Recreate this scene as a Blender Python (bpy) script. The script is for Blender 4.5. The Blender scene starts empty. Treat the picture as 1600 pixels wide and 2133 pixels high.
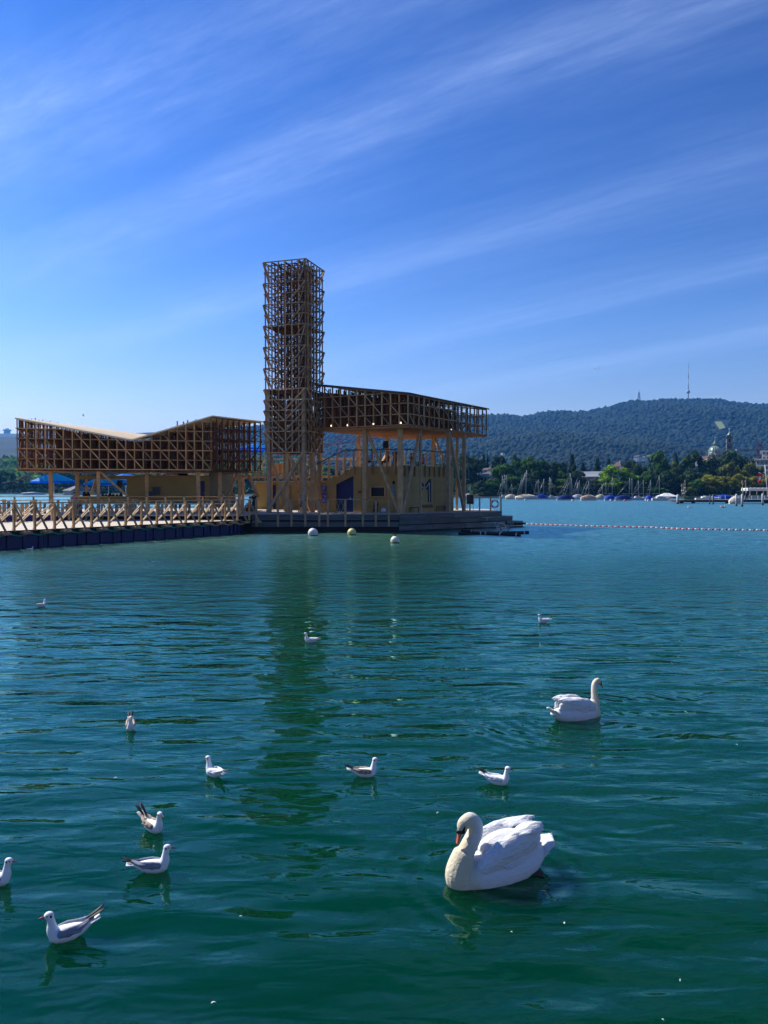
import bpy, bmesh, math, random
import numpy as np
from mathutils import Vector, Matrix, noise as mnoise
R = math.radians
SC = bpy.context.scene
COL = SC.collection
# ------------------------------------------------------------------ camera
FPX, HCAM, PITCH = 1650.0, 3.4, math.atan(46.5/1650.0)
cam = bpy.data.cameras.new('camera'); camo = bpy.data.objects.new('camera', cam); COL.objects.link(camo)
camo.location = (0, 0, HCAM); camo.rotation_euler = (R(90)-PITCH, 0, 0)
cam.sensor_fit = 'VERTICAL'; cam.sensor_height = 36.0; cam.lens = 36.0*FPX/2133.0
cam.clip_start = 0.1; cam.clip_end = 20000
SC.camera = camo
# ------------------------------------------------------------------ light
SUN_AZ, SUN_EL = 60.0, 44.0          # degrees left of the view axis, height
vs = SC.view_settings
vs.view_transform = 'Standard'; vs.look = 'None'; vs.exposure = 0.47; vs.gamma = 1.0
w = bpy.data.worlds.new('World'); SC.world = w; w.use_nodes = True
def N(nt, t, **kw):
    n = nt.nodes.new(t)
    for k, v in kw.items():
        if k.startswith('i_'):
            n.inputs[k[2:].replace('_', ' ')].default_value = v
        elif k.startswith('n_'):
            n.inputs[int(k[2:])].default_value = v
        else:
            setattr(n, k, v)
    return n
def math_(nt, op, a, b=None, c=None, clamp=False):
    n = nt.nodes.new('ShaderNodeMath'); n.operation = op; n.use_clamp = clamp
    for i, v in enumerate((a, b, c)):
        if v is None: continue
        if isinstance(v, (int, float)): n.inputs[i].default_value = v
        else: nt.links.new(v, n.inputs[i])
    return n.outputs[0]
def ramp(nt, fac, stops, interp='LINEAR'):
    n = nt.nodes.new('ShaderNodeValToRGB'); n.color_ramp.interpolation = interp
    el = n.color_ramp.elements
    while len(el) > 1: el.remove(el[-1])
    el[0].position = stops[0][0]; el[0].color = stops[0][1]
    for p, c in stops[1:]:
        e = el.new(p); e.color = c
    nt.links.new(fac, n.inputs[0]); return n.outputs[0]
def g4(v): return (v, v, v, 1)
def build_world():
    nt = w.node_tree; nt.nodes.clear(); L = nt.links.new
    out = nt.nodes.new('ShaderNodeOutputWorld'); bg = nt.nodes.new('ShaderNodeBackground')
    sky = N(nt, 'ShaderNodeTexSky', sky_type='NISHITA', sun_disc=False)
    sky.sun_elevation = R(SUN_EL); sky.sun_rotation = R(-SUN_AZ); sky.altitude = 400
    sky.air_density = 1.0; sky.dust_density = 0.6; sky.ozone_density = 3.0
    gm = N(nt, 'ShaderNodeGamma'); gm.inputs[1].default_value = 1.7
    m0 = N(nt, 'ShaderNodeVectorMath', operation='SCALE'); L(sky.outputs[0], m0.inputs[0]); m0.inputs['Scale'].default_value = .1; L(m0.outputs[0], gm.inputs[0])
    tc0 = N(nt, 'ShaderNodeTexCoord'); sp0 = N(nt, 'ShaderNodeSeparateXYZ'); L(tc0.outputs['Generated'], sp0.inputs[0])
    tint = ramp(nt, sp0.outputs[2], [(0, (15.5, 10.5, 11, 1)), (.09, (17.5, 12.9, 12.4, 1)), (.2, (13, 13.6, 15.6, 1)), (.45, (5.6, 11.6, 17.4, 1)), (1, (5.0, 11, 17, 1))])
    tintm = N(nt, 'ShaderNodeVectorMath', operation='SCALE'); L(tint, tintm.inputs[0]); tintm.inputs['Scale'].default_value = 1.0
    hs = N(nt, 'ShaderNodeVectorMath', operation='MULTIPLY'); L(gm.outputs[0], hs.inputs[0]); L(tintm.outputs[0], hs.inputs[1])
    # cirrus streaks on a high flat layer: u = x/z, v = y/z
    tc = N(nt, 'ShaderNodeTexCoord'); sp = N(nt, 'ShaderNodeSeparateXYZ'); L(tc.outputs['Generated'], sp.inputs[0])
    z = math_(nt, 'MAXIMUM', sp.outputs[2], 0.03)
    u = math_(nt, 'DIVIDE', sp.outputs[0], z); v = math_(nt, 'DIVIDE', sp.outputs[1], z)
    # the streaks fan out from a far point (7.5, -3.5) of the layer; wv tells them apart
    uu = math_(nt, 'MINIMUM', u, 6.0)
    wv = math_(nt, 'SUBTRACT', math_(nt, 'DIVIDE', math_(nt, 'MULTIPLY', math_(nt, 'ADD', v, 3.5), 7.5), math_(nt, 'SUBTRACT', 7.5, uu)), 3.5)
    lw = math_(nt, 'LOGARITHM', math_(nt, 'MAXIMUM', wv, 0.3), 2.718)
    al = math_(nt, 'DIVIDE', math_(nt, 'MULTIPLY_ADD', v, -0.60, u), math_(nt, 'MAXIMUM', wv, 0.3))
    cmb = N(nt, 'ShaderNodeCombineXYZ'); L(al, cmb.inputs[0]); L(lw, cmb.inputs[1])
    def noise(scx, scy, detail, rough, off):
        mp = N(nt, 'ShaderNodeMapping'); mp.inputs['Scale'].default_value = (scx, scy, 1); mp.inputs['Location'].default_value = (off, off*1.7, 0)
        L(cmb.outputs[0], mp.inputs[0])
        n = N(nt, 'ShaderNodeTexNoise'); n.inputs['Scale'].default_value = 1; n.inputs['Detail'].default_value = detail
        n.inputs['Roughness'].default_value = rough; L(mp.outputs[0], n.inputs['Vector']); return n.outputs[0]
    warp = noise(1.3, 1.2, 3, .5, 3.1)
    lw2 = math_(nt, 'ADD', lw, math_(nt, 'MULTIPLY_ADD', warp, 0.30, -0.15))
    # bands in log distance: (centre, half width, strength)
    t = math_(nt, 'MULTIPLY_ADD', lw2, 1/2.6, 0.0)
    def P(x): return max(0.001, min(.999, math.log(x)/2.6))
    band = ramp(nt, t, [(0, g4(0)), (P(1.25), g4(0.05)), (P(1.52), g4(1.0)), (P(1.75), g4(.35)), (P(1.95), g4(.10)), (P(2.22), g4(.95)), (P(2.5), g4(.18)),
                        (P(3.0), g4(.06)), (P(3.5), g4(.75)), (P(4.0), g4(.10)), (P(5.0), g4(.2)), (P(5.8), g4(.7)), (P(6.4), g4(.15)),
                        (P(7.6), g4(.25)), (P(8.8), g4(.65)), (P(10.5), g4(.25)), (1.0, g4(.2))], 'B_SPLINE')
    n1 = noise(.8, 5, 6, .6, 9.0); n2 = noise(7, 26, 7, .72, 2.0); n3 = noise(.8, .9, 2, .5, 17.3)
    tex = math_(nt, 'MULTIPLY_ADD', n1, 2.1, -0.5, clamp=True)
    tex = math_(nt, 'MULTIPLY', tex, math_(nt, 'MULTIPLY_ADD', n2, 2.0, 0.0))
    cl = math_(nt, 'MULTIPLY', band, math_(nt, 'MULTIPLY_ADD', tex, 0.9, 0.1))
    cl = math_(nt, 'MULTIPLY', cl, math_(nt, 'MULTIPLY_ADD', n3, 1.4, 0.3, clamp=True))
    cl = math_(nt, 'MULTIPLY', cl, 0.46, clamp=True)
    mx = N(nt, 'ShaderNodeMixRGB'); mx.blend_type = 'MIX'; L(cl, mx.inputs[0]); L(hs.outputs[0], mx.inputs[1]); mx.inputs[2].default_value = (5.0, 6.6, 10.2, 1)
    L(mx.outputs[0], bg.inputs[0]); bg.inputs[1].default_value = 0.10
    L(bg.outputs[0], out.inputs[0])
build_world()
sl = bpy.data.lights.new('sun', 'SUN'); so = bpy.data.objects.new('sun', sl); COL.objects.link(so)
sl.energy = 5.0; sl.angle = R(0.53); sl.color = (1.0, 0.95, 0.86)
_a, _e = R(SUN_AZ), R(SUN_EL)
SUNV = Vector((-math.sin(_a)*math.cos(_e), math.cos(_a)*math.cos(_e), math.sin(_e)))
so.rotation_euler = SUNV.to_track_quat('Z', 'Y').to_euler()
SC.cycles.max_bounces = 8; SC.cycles.volume_bounces = 1; SC.cycles.caustics_reflective = False; SC.cycles.caustics_refractive = False
SC.cycles.sample_clamp_indirect = 4.0
try: SC.cycles.use_denoising = True
except Exception: pass
# ------------------------------------------------------------------ measuring helpers (photo pixel -> place)
def ray(px, py):
    x, y = (px-800)/FPX, (1066.5-py)/FPX; c, s = math.cos(PITCH), math.sin(PITCH)
    return Vector((x, c+y*s, -s+y*c))
def at(px, py, Y):
    d = ray(px, py); return Vector((0, 0, HCAM))+d*(Y/d.y)
def lvl(px, py, z=0.0):
    d = ray(px, py); return Vector((0, 0, HCAM))+d*((z-HCAM)/d.z)
# ------------------------------------------------------------------ materials
MATS = {}
def mat(name, col, rough=0.7, metal=0.0, spec=0.3, var=0.0, vscale=3.0, bump=0.0, bscale=20.0, stretch=(1, 1, 1), col2=None, ior=None, coat=0.0):
    if name in MATS: return MATS[name]
    m = bpy.data.materials.new(name); m.use_nodes = True; nt = m.node_tree; b = nt.nodes['Principled BSDF']; L = nt.links.new
    b.inputs['Base Color'].default_value = (*col, 1); b.inputs['Roughness'].default_value = rough; b.inputs['Metallic'].default_value = metal
    b.inputs['Specular IOR Level'].default_value = spec
    if coat: b.inputs['Coat Weight'].default_value = coat
    if var or bump or col2:
        tc = N(nt, 'ShaderNodeTexCoord'); mp = N(nt, 'ShaderNodeMapping'); mp.inputs['Scale'].default_value = stretch
        L(tc.outputs['Object'], mp.inputs[0])
        n = N(nt, 'ShaderNodeTexNoise'); n.inputs['Scale'].default_value = vscale; n.inputs['Detail'].default_value = 6; n.inputs['Roughness'].default_value = .6
        L(mp.outputs[0], n.inputs['Vector'])
        oi = N(nt, 'ShaderNodeObjectInfo')
        if var or col2:
            c2 = col2 or tuple(max(0, c*(1-var)) for c in col); c1 = col if col2 else tuple(min(1, c*(1+var)) for c in col)
            f = math_(nt, 'MULTIPLY_ADD', n.outputs[0], 2.2, -0.6, clamp=True)
            mx = N(nt, 'ShaderNodeMixRGB'); L(f, mx.inputs[0]); mx.inputs[1].default_value = (*c1, 1); mx.inputs[2].default_value = (*c2, 1)
            br = math_(nt, 'MULTIPLY_ADD', oi.outputs['Random'], 0.3*min(1, var*2), 1-0.15*min(1, var*2))
            m2 = N(nt, 'ShaderNodeMixRGB'); m2.blend_type = 'MULTIPLY'; m2.inputs[0].default_value = 1; L(mx.outputs[0], m2.inputs[1]); L(br, m2.inputs[2])
            L(m2.outputs[0], b.inputs['Base Color'])
        if bump:
            n2 = N(nt, 'ShaderNodeTexNoise'); n2.inputs['Scale'].default_value = bscale; n2.inputs['Detail'].default_value = 4; L(mp.outputs[0], n2.inputs['Vector'])
            bp = N(nt, 'ShaderNodeBump'); bp.inputs['Strength'].default_value = 1; bp.inputs['Distance'].default_value = bump; L(n2.outputs[0], bp.inputs['Height'])
            L(bp.outputs[0], b.inputs['Normal'])
    MATS[name] = m; return m
def islands(m, lo, hi, warm=0.0):
    """every loose piece of a mesh (a bar, a plank, a crown) gets its own shade of the material"""
    nt = m.node_tree; b = nt.nodes['Principled BSDF']; L = nt.links.new; ge = N(nt, 'ShaderNodeNewGeometry'); r = ge.outputs['Random Per Island']
    k = math_(nt, 'MULTIPLY_ADD', r, hi-lo, lo); r2 = math_(nt, 'FRACT', math_(nt, 'MULTIPLY', r, 7.31)); c = N(nt, 'ShaderNodeCombineXYZ')
    L(math_(nt, 'MULTIPLY', k, math_(nt, 'MULTIPLY_ADD', r2, warm, 1-warm/2)), c.inputs[0]); L(k, c.inputs[1]); L(math_(nt, 'MULTIPLY', k, math_(nt, 'MULTIPLY_ADD', r2, -warm, 1+warm/2)), c.inputs[2])
    mx = N(nt, 'ShaderNodeMixRGB'); mx.blend_type = 'MULTIPLY'; mx.inputs[0].default_value = 1; L(c.outputs[0], mx.inputs[2]); src = b.inputs['Base Color']
    if src.is_linked: L(src.links[0].from_socket, mx.inputs[1])
    else: mx.inputs[1].default_value = src.default_value
    L(mx.outputs[0], b.inputs['Base Color'])
# ------------------------------------------------------------------ mesh collecting
class MB:
    """collects boxes, bars, tubes and polygons into ONE mesh"""
    def __init__(s): s.v = []; s.f = []; s.mi = []; s.sm = []; s.m = 0
    def add(s, vs, fs, smooth=False):
        o = len(s.v); s.v.extend([tuple(p) for p in vs]); s.f.extend([tuple(i+o for i in f) for f in fs])
        s.mi.extend([s.m]*len(fs)); s.sm.extend([smooth]*len(fs)); return s
    def box(s, c, d, rz=0.0, M=None):
        x, y, z = d[0]/2, d[1]/2, d[2]/2; ca, sa = math.cos(rz), math.sin(rz); vs = []
        for k in range(8):
            a, b, e = (x if k & 1 else -x), (y if k & 2 else -y), (z if k & 4 else -z)
            p = Vector((c[0]+a*ca-b*sa, c[1]+a*sa+b*ca, c[2]+e)); vs.append(M @ p if M else p)
        return s.add(vs, [(0, 2, 3, 1), (4, 5, 7, 6), (0, 1, 5, 4), (2, 6, 7, 3), (0, 4, 6, 2), (1, 3, 7, 5)])
    def bar(s, a, b, w_, h_=None, up=Vector((0, 0, 1)), ext=0.0):
        a, b = Vector(a), Vector(b); h_ = h_ or w_; d = (b-a)
        if d.length < 1e-6: return s
        d.normalize(); a = a-d*ext; b = b+d*ext
        up = Vector(up)
        if abs(d.dot(up)) > 0.98: up = Vector((0, 1, 0)) if abs(d.y) < .9 else Vector((1, 0, 0))
        x = d.cross(up).normalized()*(w_/2); y = x.cross(d).normalized()*(h_/2)
        vs = [a-x-y, a+x-y, a+x+y, a-x+y, b-x-y, b+x-y, b+x+y, b-x+y]
        return s.add(vs, [(0, 1, 2, 3), (7, 6, 5, 4), (0, 4, 5, 1), (1, 5, 6, 2), (2, 6, 7, 3), (3, 7, 4, 0)])
    def tube(s, pts, r, n=8, caps=True, smooth=True):
        pts = [Vector(p) for p in pts]; rs = r if isinstance(r, (list, tuple)) else [r]*len(pts); vs = []; fs = []
        prev = None
        for i, p in enumerate(pts):
            t = (pts[min(i+1, len(pts)-1)]-pts[max(i-1, 0)]).normalized()
            if prev is None:
                a = Vector((0, 0, 1)) if abs(t.z) < .9 else Vector((1, 0, 0)); x = t.cross(a).normalized()
            else:
                x = (prev-t*prev.dot(t))
                x = x.normalized() if x.length > 1e-6 else t.orthogonal().normalized()
            prev = x; y = t.cross(x)
            for k in range(n):
                an = 2*math.pi*k/n; vs.append(p+(x*math.cos(an)+y*math.sin(an))*rs[i])
        for i in range(len(pts)-1):
            for k in range(n):
                k2 = (k+1) % n; fs.append((i*n+k, i*n+k2, (i+1)*n+k2, (i+1)*n+k))
        s.add(vs, fs, smooth)
        if caps:
            o = len(s.v)-len(vs)
            s.f.append(tuple(o+k for k in reversed(range(n)))); s.f.append(tuple(o+(len(pts)-1)*n+k for k in range(n)))
            s.mi += [s.m]*2; s.sm += [False]*2
        return s
    def lathe(s, prof, c=(0, 0, 0), n=16, M=None, smooth=True, a0=0):
        vs = []; fs = []
        for r, z in prof:
            for k in range(n):
                an = a0+2*math.pi*k/n; p = Vector((c[0]+r*math.cos(an), c[1]+r*math.sin(an), c[2]+z)); vs.append(M @ p if M else p)
        for i in range(len(prof)-1):
            for k in range(n):
                k2 = (k+1) % n; fs.append((i*n+k, i*n+k2, (i+1)*n+k2, (i+1)*n+k))
        s.add(vs, fs, smooth); o = len(s.v)-len(vs)
        s.f.append(tuple(o+k for k in reversed(range(n)))); s.f.append(tuple(o+(len(prof)-1)*n+k for k in range(n)))
        s.mi += [s.m]*2; s.sm += [False]*2
        return s
    def ball(s, c, r, n=12, m=8, M=None):
        rr = r if isinstance(r, (tuple, list)) else (r, r, r); vs = []; fs = []
        for i in range(m+1):
            th = math.pi*i/m
            for k in range(n):
                an = 2*math.pi*k/n; p = Vector((math.sin(th)*math.cos(an)*rr[0], math.sin(th)*math.sin(an)*rr[1], math.cos(th)*rr[2]))
                if M: p = M @ p
                vs.append(Vector(c)+p)
        for i in range(m):
            for k in range(n):
                k2 = (k+1) % n; fs.append((i*n+k, (i+1)*n+k, (i+1)*n+k2, i*n+k2))
        return s.add(vs, fs, True)
    def prism(s, poly, z0, z1):
        n = len(poly); vs = [(p[0], p[1], z0) for p in poly]+[(p[0], p[1], z1) for p in poly]
        fs = [tuple(reversed(range(n))), tuple(range(n, 2*n))]+[(i, (i+1) % n, n+(i+1) % n, n+i) for i in range(n)]
        return s.add(vs, fs)
    def slab(s, pts, th, nrm=None):
        """polygon given in 3D, extruded by vector th"""
        n = len(pts); th = Vector(th); vs = [Vector(p) for p in pts]+[Vector(p)+th for p in pts]
        fs = [tuple(reversed(range(n))), tuple(range(n, 2*n))]+[(i, (i+1) % n, n+(i+1) % n, n+i) for i in range(n)]
        return s.add(vs, fs)
    def build(s, name, m, parent=None, loc=None):
        me = bpy.data.meshes.new(name); me.from_pydata(s.v, [], s.f)
        ms = m if isinstance(m, (list, tuple)) else [m]
        for x in ms: me.materials.append(x)
        if len(ms) > 1: me.polygons.foreach_set('material_index', s.mi)
        me.polygons.foreach_set('use_smooth', s.sm); me.update()
        bm = bmesh.new(); bm.from_mesh(me); bmesh.ops.recalc_face_normals(bm, faces=bm.faces); bm.to_mesh(me); bm.free()
        o = bpy.data.objects.new(name, me); COL.objects.link(o)
        if parent: o.parent = parent
        if loc is not None: o.location = loc
        return o
def tag(o, label=None, cat=None, group=None, kind=None):
    if label: o['label'] = label
    if cat: o['category'] = cat
    if group: o['group'] = group
    if kind: o['kind'] = kind
    return o
def empty(name, loc=(0, 0, 0), label=None, cat=None, group=None, rz=0.0):
    o = bpy.data.objects.new(name, None); o.location = loc; o.rotation_euler = (0, 0, rz); o.empty_display_size = .2
    COL.objects.link(o); return tag(o, label, cat, group)
def copy_tree(o, parent=None, top=True):
    c = o.copy(); COL.objects.link(c)
    if parent: c.parent = parent
    for ch in list(o.children): copy_tree(ch, c, False)
    return c
# ------------------------------------------------------------------ water
SWANS = [lvl(1040, 1832), lvl(1195, 1492)]
RIPK, BIAS = 0.32, 0.06
def water_mat():
    m = bpy.data.materials.new('lake_water'); m.use_nodes = True; nt = m.node_tree; L = nt.links.new; b = nt.nodes['Principled BSDF']
    b.inputs['Base Color'].default_value = (0.0, 0.025, 0.009, 1); b.inputs['Roughness'].default_value = 0.02; b.inputs['IOR'].default_value = 1.36; b.inputs['Specular Tint'].default_value = (.50, 1.0, .93, 1)
    b.inputs['Specular IOR Level'].default_value = 0.0
    b.inputs['Subsurface Weight'].default_value = 1.0; b.inputs['Subsurface Radius'].default_value = (0.3, 1.0, 0.9); b.inputs['Subsurface Scale'].default_value = 5.0
    ge = N(nt, 'ShaderNodeNewGeometry'); pos = ge.outputs['Position']
    sp = N(nt, 'ShaderNodeSeparateXYZ'); L(pos, sp.inputs[0])
    def wav(sx, sy, rot, detail, rough, off, dist=0.0):
        mp = N(nt, 'ShaderNodeMapping'); mp.vector_type = 'POINT'; mp.inputs['Rotation'].default_value = (0, 0, R(rot)); mp.inputs['Scale'].default_value = (sx, sy, 1)
        mp.inputs['Location'].default_value = (off, off*.7, off*1.3); L(pos, mp.inputs[0])
        n = N(nt, 'ShaderNodeTexNoise'); n.inputs['Scale'].default_value = 1; n.inputs['Detail'].default_value = detail; n.inputs['Roughness'].default_value = rough
        n.inputs['Distortion'].default_value = dist; L(mp.outputs[0], n.inputs['Vector']); return n.outputs[0]
    a = wav(.58, 1.45, 9, 1, .4, 0, .3); c = wav(1.5, 3.8, -8, 2, .45, 7.7, .5); d = wav(3.0, 7.0, 5, 2, .5, 3.3, .3); e = wav(9, 20, -4, 2, .6, 1.2)
    a2 = wav(.75, 1.9, -20, 1, .4, 21, .3)
    # ruffled patches: calm near the quay, wind on the open water
    patch = wav(.05, .10, 20, 2, .5, 5.5)
    dist = N(nt, 'ShaderNodeMapRange'); dist.inputs['From Min'].default_value = 17; dist.inputs['From Max'].default_value = 34; L(sp.outputs[1], dist.inputs['Value'])
    pr = math_(nt, 'ADD', dist.outputs[0], math_(nt, 'MULTIPLY_ADD', patch, 1.6, -0.85), clamp=True)
    fade = N(nt, 'ShaderNodeMapRange', interpolation_type='SMOOTHSTEP'); fade.inputs['From Min'].default_value = 18; fade.inputs['From Max'].default_value = 50; fade.inputs['To Min'].default_value = 1; fade.inputs['To Max'].default_value = .35; L(sp.outputs[1], fade.inputs['Value'])
    h = math_(nt, 'MULTIPLY', a, 0.088)
    h = math_(nt, 'ADD', h, math_(nt, 'MULTIPLY', a2, 0.050))
    h = math_(nt, 'ADD', h, math_(nt, 'MULTIPLY', c, 0.027))
    h = math_(nt, 'ADD', h, math_(nt, 'MULTIPLY', math_(nt, 'MULTIPLY', d, math_(nt, 'MULTIPLY_ADD', pr, 0.030, 0.0035)), 1.0))
    h = math_(nt, 'ADD', h, math_(nt, 'MULTIPLY', e, math_(nt, 'MULTIPLY_ADD', pr, 0.010, 0.0003)))
    h = math_(nt, 'MULTIPLY', h, fade.outputs[0])
    # rings spreading from the two swans
    for (sx, sy, amp, wl, rad) in [(SWANS[0].x+.15, SWANS[0].y+.05, .012, .23, 1.7), (SWANS[1].x+.1, SWANS[1].y, .014, .26, 2.8)]:
        vs_ = N(nt, 'ShaderNodeVectorMath', operation='DISTANCE'); L(pos, vs_.inputs[0]); vs_.inputs[1].default_value = (sx, sy, 0)
        dd = vs_.outputs['Value']
        sn = math_(nt, 'SINE', math_(nt, 'MULTIPLY', dd, 2*math.pi/wl))
        fall = N(nt, 'ShaderNodeMapRange', interpolation_type='SMOOTHSTEP'); fall.inputs['From Min'].default_value = rad*.35; fall.inputs['From Max'].default_value = rad
        fall.inputs['To Min'].default_value = 1; fall.inputs['To Max'].default_value = 0; L(dd, fall.inputs['Value'])
        brk = math_(nt, 'MULTIPLY_ADD', wav(1.1, 1.1, 0, 1, .5, sx), 3.0, -1.0, clamp=True)
        h = math_(nt, 'ADD', h, math_(nt, 'MULTIPLY', math_(nt, 'MULTIPLY', sn, amp*.6), math_(nt, 'MULTIPLY', fall.outputs[0], brk)))
    bp = N(nt, 'ShaderNodeBump'); bp.inputs['Strength'].default_value = 1; bp.inputs['Distance'].default_value = 1; L(h, bp.inputs['Height'])
    # small wind ripples as slopes (scale free: they do not fade with distance)
    def slope(sx, sy, rot, off, ax, ay, detail=2):
        mp = N(nt, 'ShaderNodeMapping'); mp.inputs['Rotation'].default_value = (0, 0, R(rot)); mp.inputs['Scale'].default_value = (sx, sy, 1); mp.inputs['Location'].default_value = (off, off, off)
        L(pos, mp.inputs[0]); n = N(nt, 'ShaderNodeTexNoise'); n.inputs['Scale'].default_value = 1; n.inputs['Detail'].default_value = detail; n.inputs['Roughness'].default_value = .55
        L(mp.outputs[0], n.inputs['Vector'])
        v1 = N(nt, 'ShaderNodeVectorMath', operation='SUBTRACT'); L(n.outputs['Color'], v1.inputs[0]); v1.inputs[1].default_value = (.5, .5, .5)
        v2 = N(nt, 'ShaderNodeVectorMath', operation='MULTIPLY'); L(v1.outputs[0], v2.inputs[0]); v2.inputs[1].default_value = (ax, ay, 0); return v2.outputs[0]
    s1 = slope(1.1, 3.2, 6, 3.7, 1.7, 1.0); s2 = slope(4, 11, -8, 8.1, 1.7, .9)
    far = N(nt, 'ShaderNodeMapRange', interpolation_type='SMOOTHSTEP'); far.inputs['From Min'].default_value = 12; far.inputs['From Max'].default_value = 60; far.inputs['To Min'].default_value = 0.0; L(sp.outputs[1], far.inputs['Value'])
    sm = N(nt, 'ShaderNodeVectorMath', operation='ADD'); L(s1, sm.inputs[0]); L(s2, sm.inputs[1])
    k = math_(nt, 'MULTIPLY_ADD', pr, RIPK, 0.02)
    sc_ = N(nt, 'ShaderNodeVectorMath', operation='SCALE'); L(sm.outputs[0], sc_.inputs[0]); L(k, sc_.inputs['Scale'])
    bias = N(nt, 'ShaderNodeCombineXYZ'); L(math_(nt, 'MULTIPLY', math_(nt, 'MAXIMUM', far.outputs[0], math_(nt, 'MULTIPLY', pr, .5)), -BIAS), bias.inputs[1])
    ad = N(nt, 'ShaderNodeVectorMath', operation='ADD'); L(bp.outputs[0], ad.inputs[0]); L(sc_.outputs[0], ad.inputs[1])
    ad2 = N(nt, 'ShaderNodeVectorMath', operation='ADD'); L(ad.outputs[0], ad2.inputs[0]); L(bias.outputs[0], ad2.inputs[1])
    nm = N(nt, 'ShaderNodeVectorMath', operation='NORMALIZE'); L(ad2.outputs[0], nm.inputs[0])
    L(nm.outputs[0], b.inputs['Normal'])
    fr = N(nt, 'ShaderNodeFresnel'); fr.inputs['IOR'].default_value = 1.37; L(nm.outputs[0], fr.inputs['Normal'])
    gl = N(nt, 'ShaderNodeBsdfGlossy'); gl.inputs['Color'].default_value = (.58, 1.0, .95, 1); L(math_(nt, 'MULTIPLY_ADD', math_(nt, 'MAXIMUM', far.outputs[0], math_(nt, 'MULTIPLY', pr, .6)), .27, .015), gl.inputs['Roughness']); L(nm.outputs[0], gl.inputs['Normal'])
    ms = N(nt, 'ShaderNodeMixShader'); L(fr.outputs[0], ms.inputs[0]); L(b.outputs[0], ms.inputs[1]); L(gl.outputs[0], ms.inputs[2]); L(ms.outputs[0], nt.nodes['Material Output'].inputs[0])
    return m
wm = MB(); wm.add([(-9000, -60, 0), (9000, -60, 0), (9000, 9000, 0), (-9000, 9000, 0)], [(0, 1, 2, 3)])
tag(wm.build('water', water_mat()), kind='structure')
# ------------------------------------------------------------------ timber materials
WOOD = mat('timber', (.52, .31, .135), .8, var=.28, vscale=2.2, bump=.004, bscale=30, stretch=(1, 1, 1))
WOODG = mat('weathered_timber', (.42, .29, .165), .85, var=.3, vscale=2.5, bump=.004, bscale=26)
WOODSHADE = mat('shaded_red_timber', (.15, .062, .022), .8, var=.3, vscale=2.0)  # red-brown timber, inner lattice shade put into its colour; benches share it
DECKM = mat('deck_planks', (.60, .50, .38), .75, var=.15, vscale=1.2)
SKIRT = mat('grey_boards', (.105, .115, .11), .85, var=.35, vscale=1.6, bump=.005, bscale=12, stretch=(.4, .4, 3))
PLY = mat('plywood', (.46, .27, .08), .7, var=.16, vscale=.7)
PLYD = mat('plywood_olive', (.34, .25, .09), .7, var=.16, vscale=.8)
NAVY = mat('navy_paint', (.008, .012, .09), .45, var=.3, vscale=1.2)
BLACK = mat('black_plastic', (.012, .012, .014), .5)
DARK = mat('dark_hollow', (.02, .02, .022), .8)
ROOFM = mat('roof_sheet', (.88, .72, .48), .6, var=.1, vscale=.8)
ROOFD = mat('roof_edge_dark', (.10, .085, .07), .8)
WHITE = mat('white_paint', (.75, .75, .73), .45)
METAL = mat('steel', (.5, .5, .5), .4, metal=.8)
ROPET = mat('teal_rope', (.03, .30, .22), .6)
ROPEY = mat('yellow_rope', (.5, .38, .12), .7)
for _m, _lo, _hi in ((WOOD, .62, 1.35), (WOODG, .6, 1.3), (WOODSHADE, .5, 1.5), (SKIRT, .7, 1.35), (DECKM, .85, 1.12)): islands(_m, _lo, _hi, .22)
V3 = Vector
def pl(px, py, A, B, off=0.0):
    """pixel -> point on the vertical plane through A, B (moved off metres towards the camera)"""
    A, B = V3((A[0], A[1], 0)), V3((B[0], B[1], 0)); d = (B-A).normalized(); n = V3((d.y, -d.x, 0))
    if n.dot(-A) < 0: n = -n
    A2 = A+n*off; r = ray(px, py); o = V3((0, 0, HCAM)); t = (A2-o).dot(n)/r.dot(n); return o+r*t
def lerp(a, b, t): return V3(a)*(1-t)+V3(b)*t
ZD = 1.46                      # deck level
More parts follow.
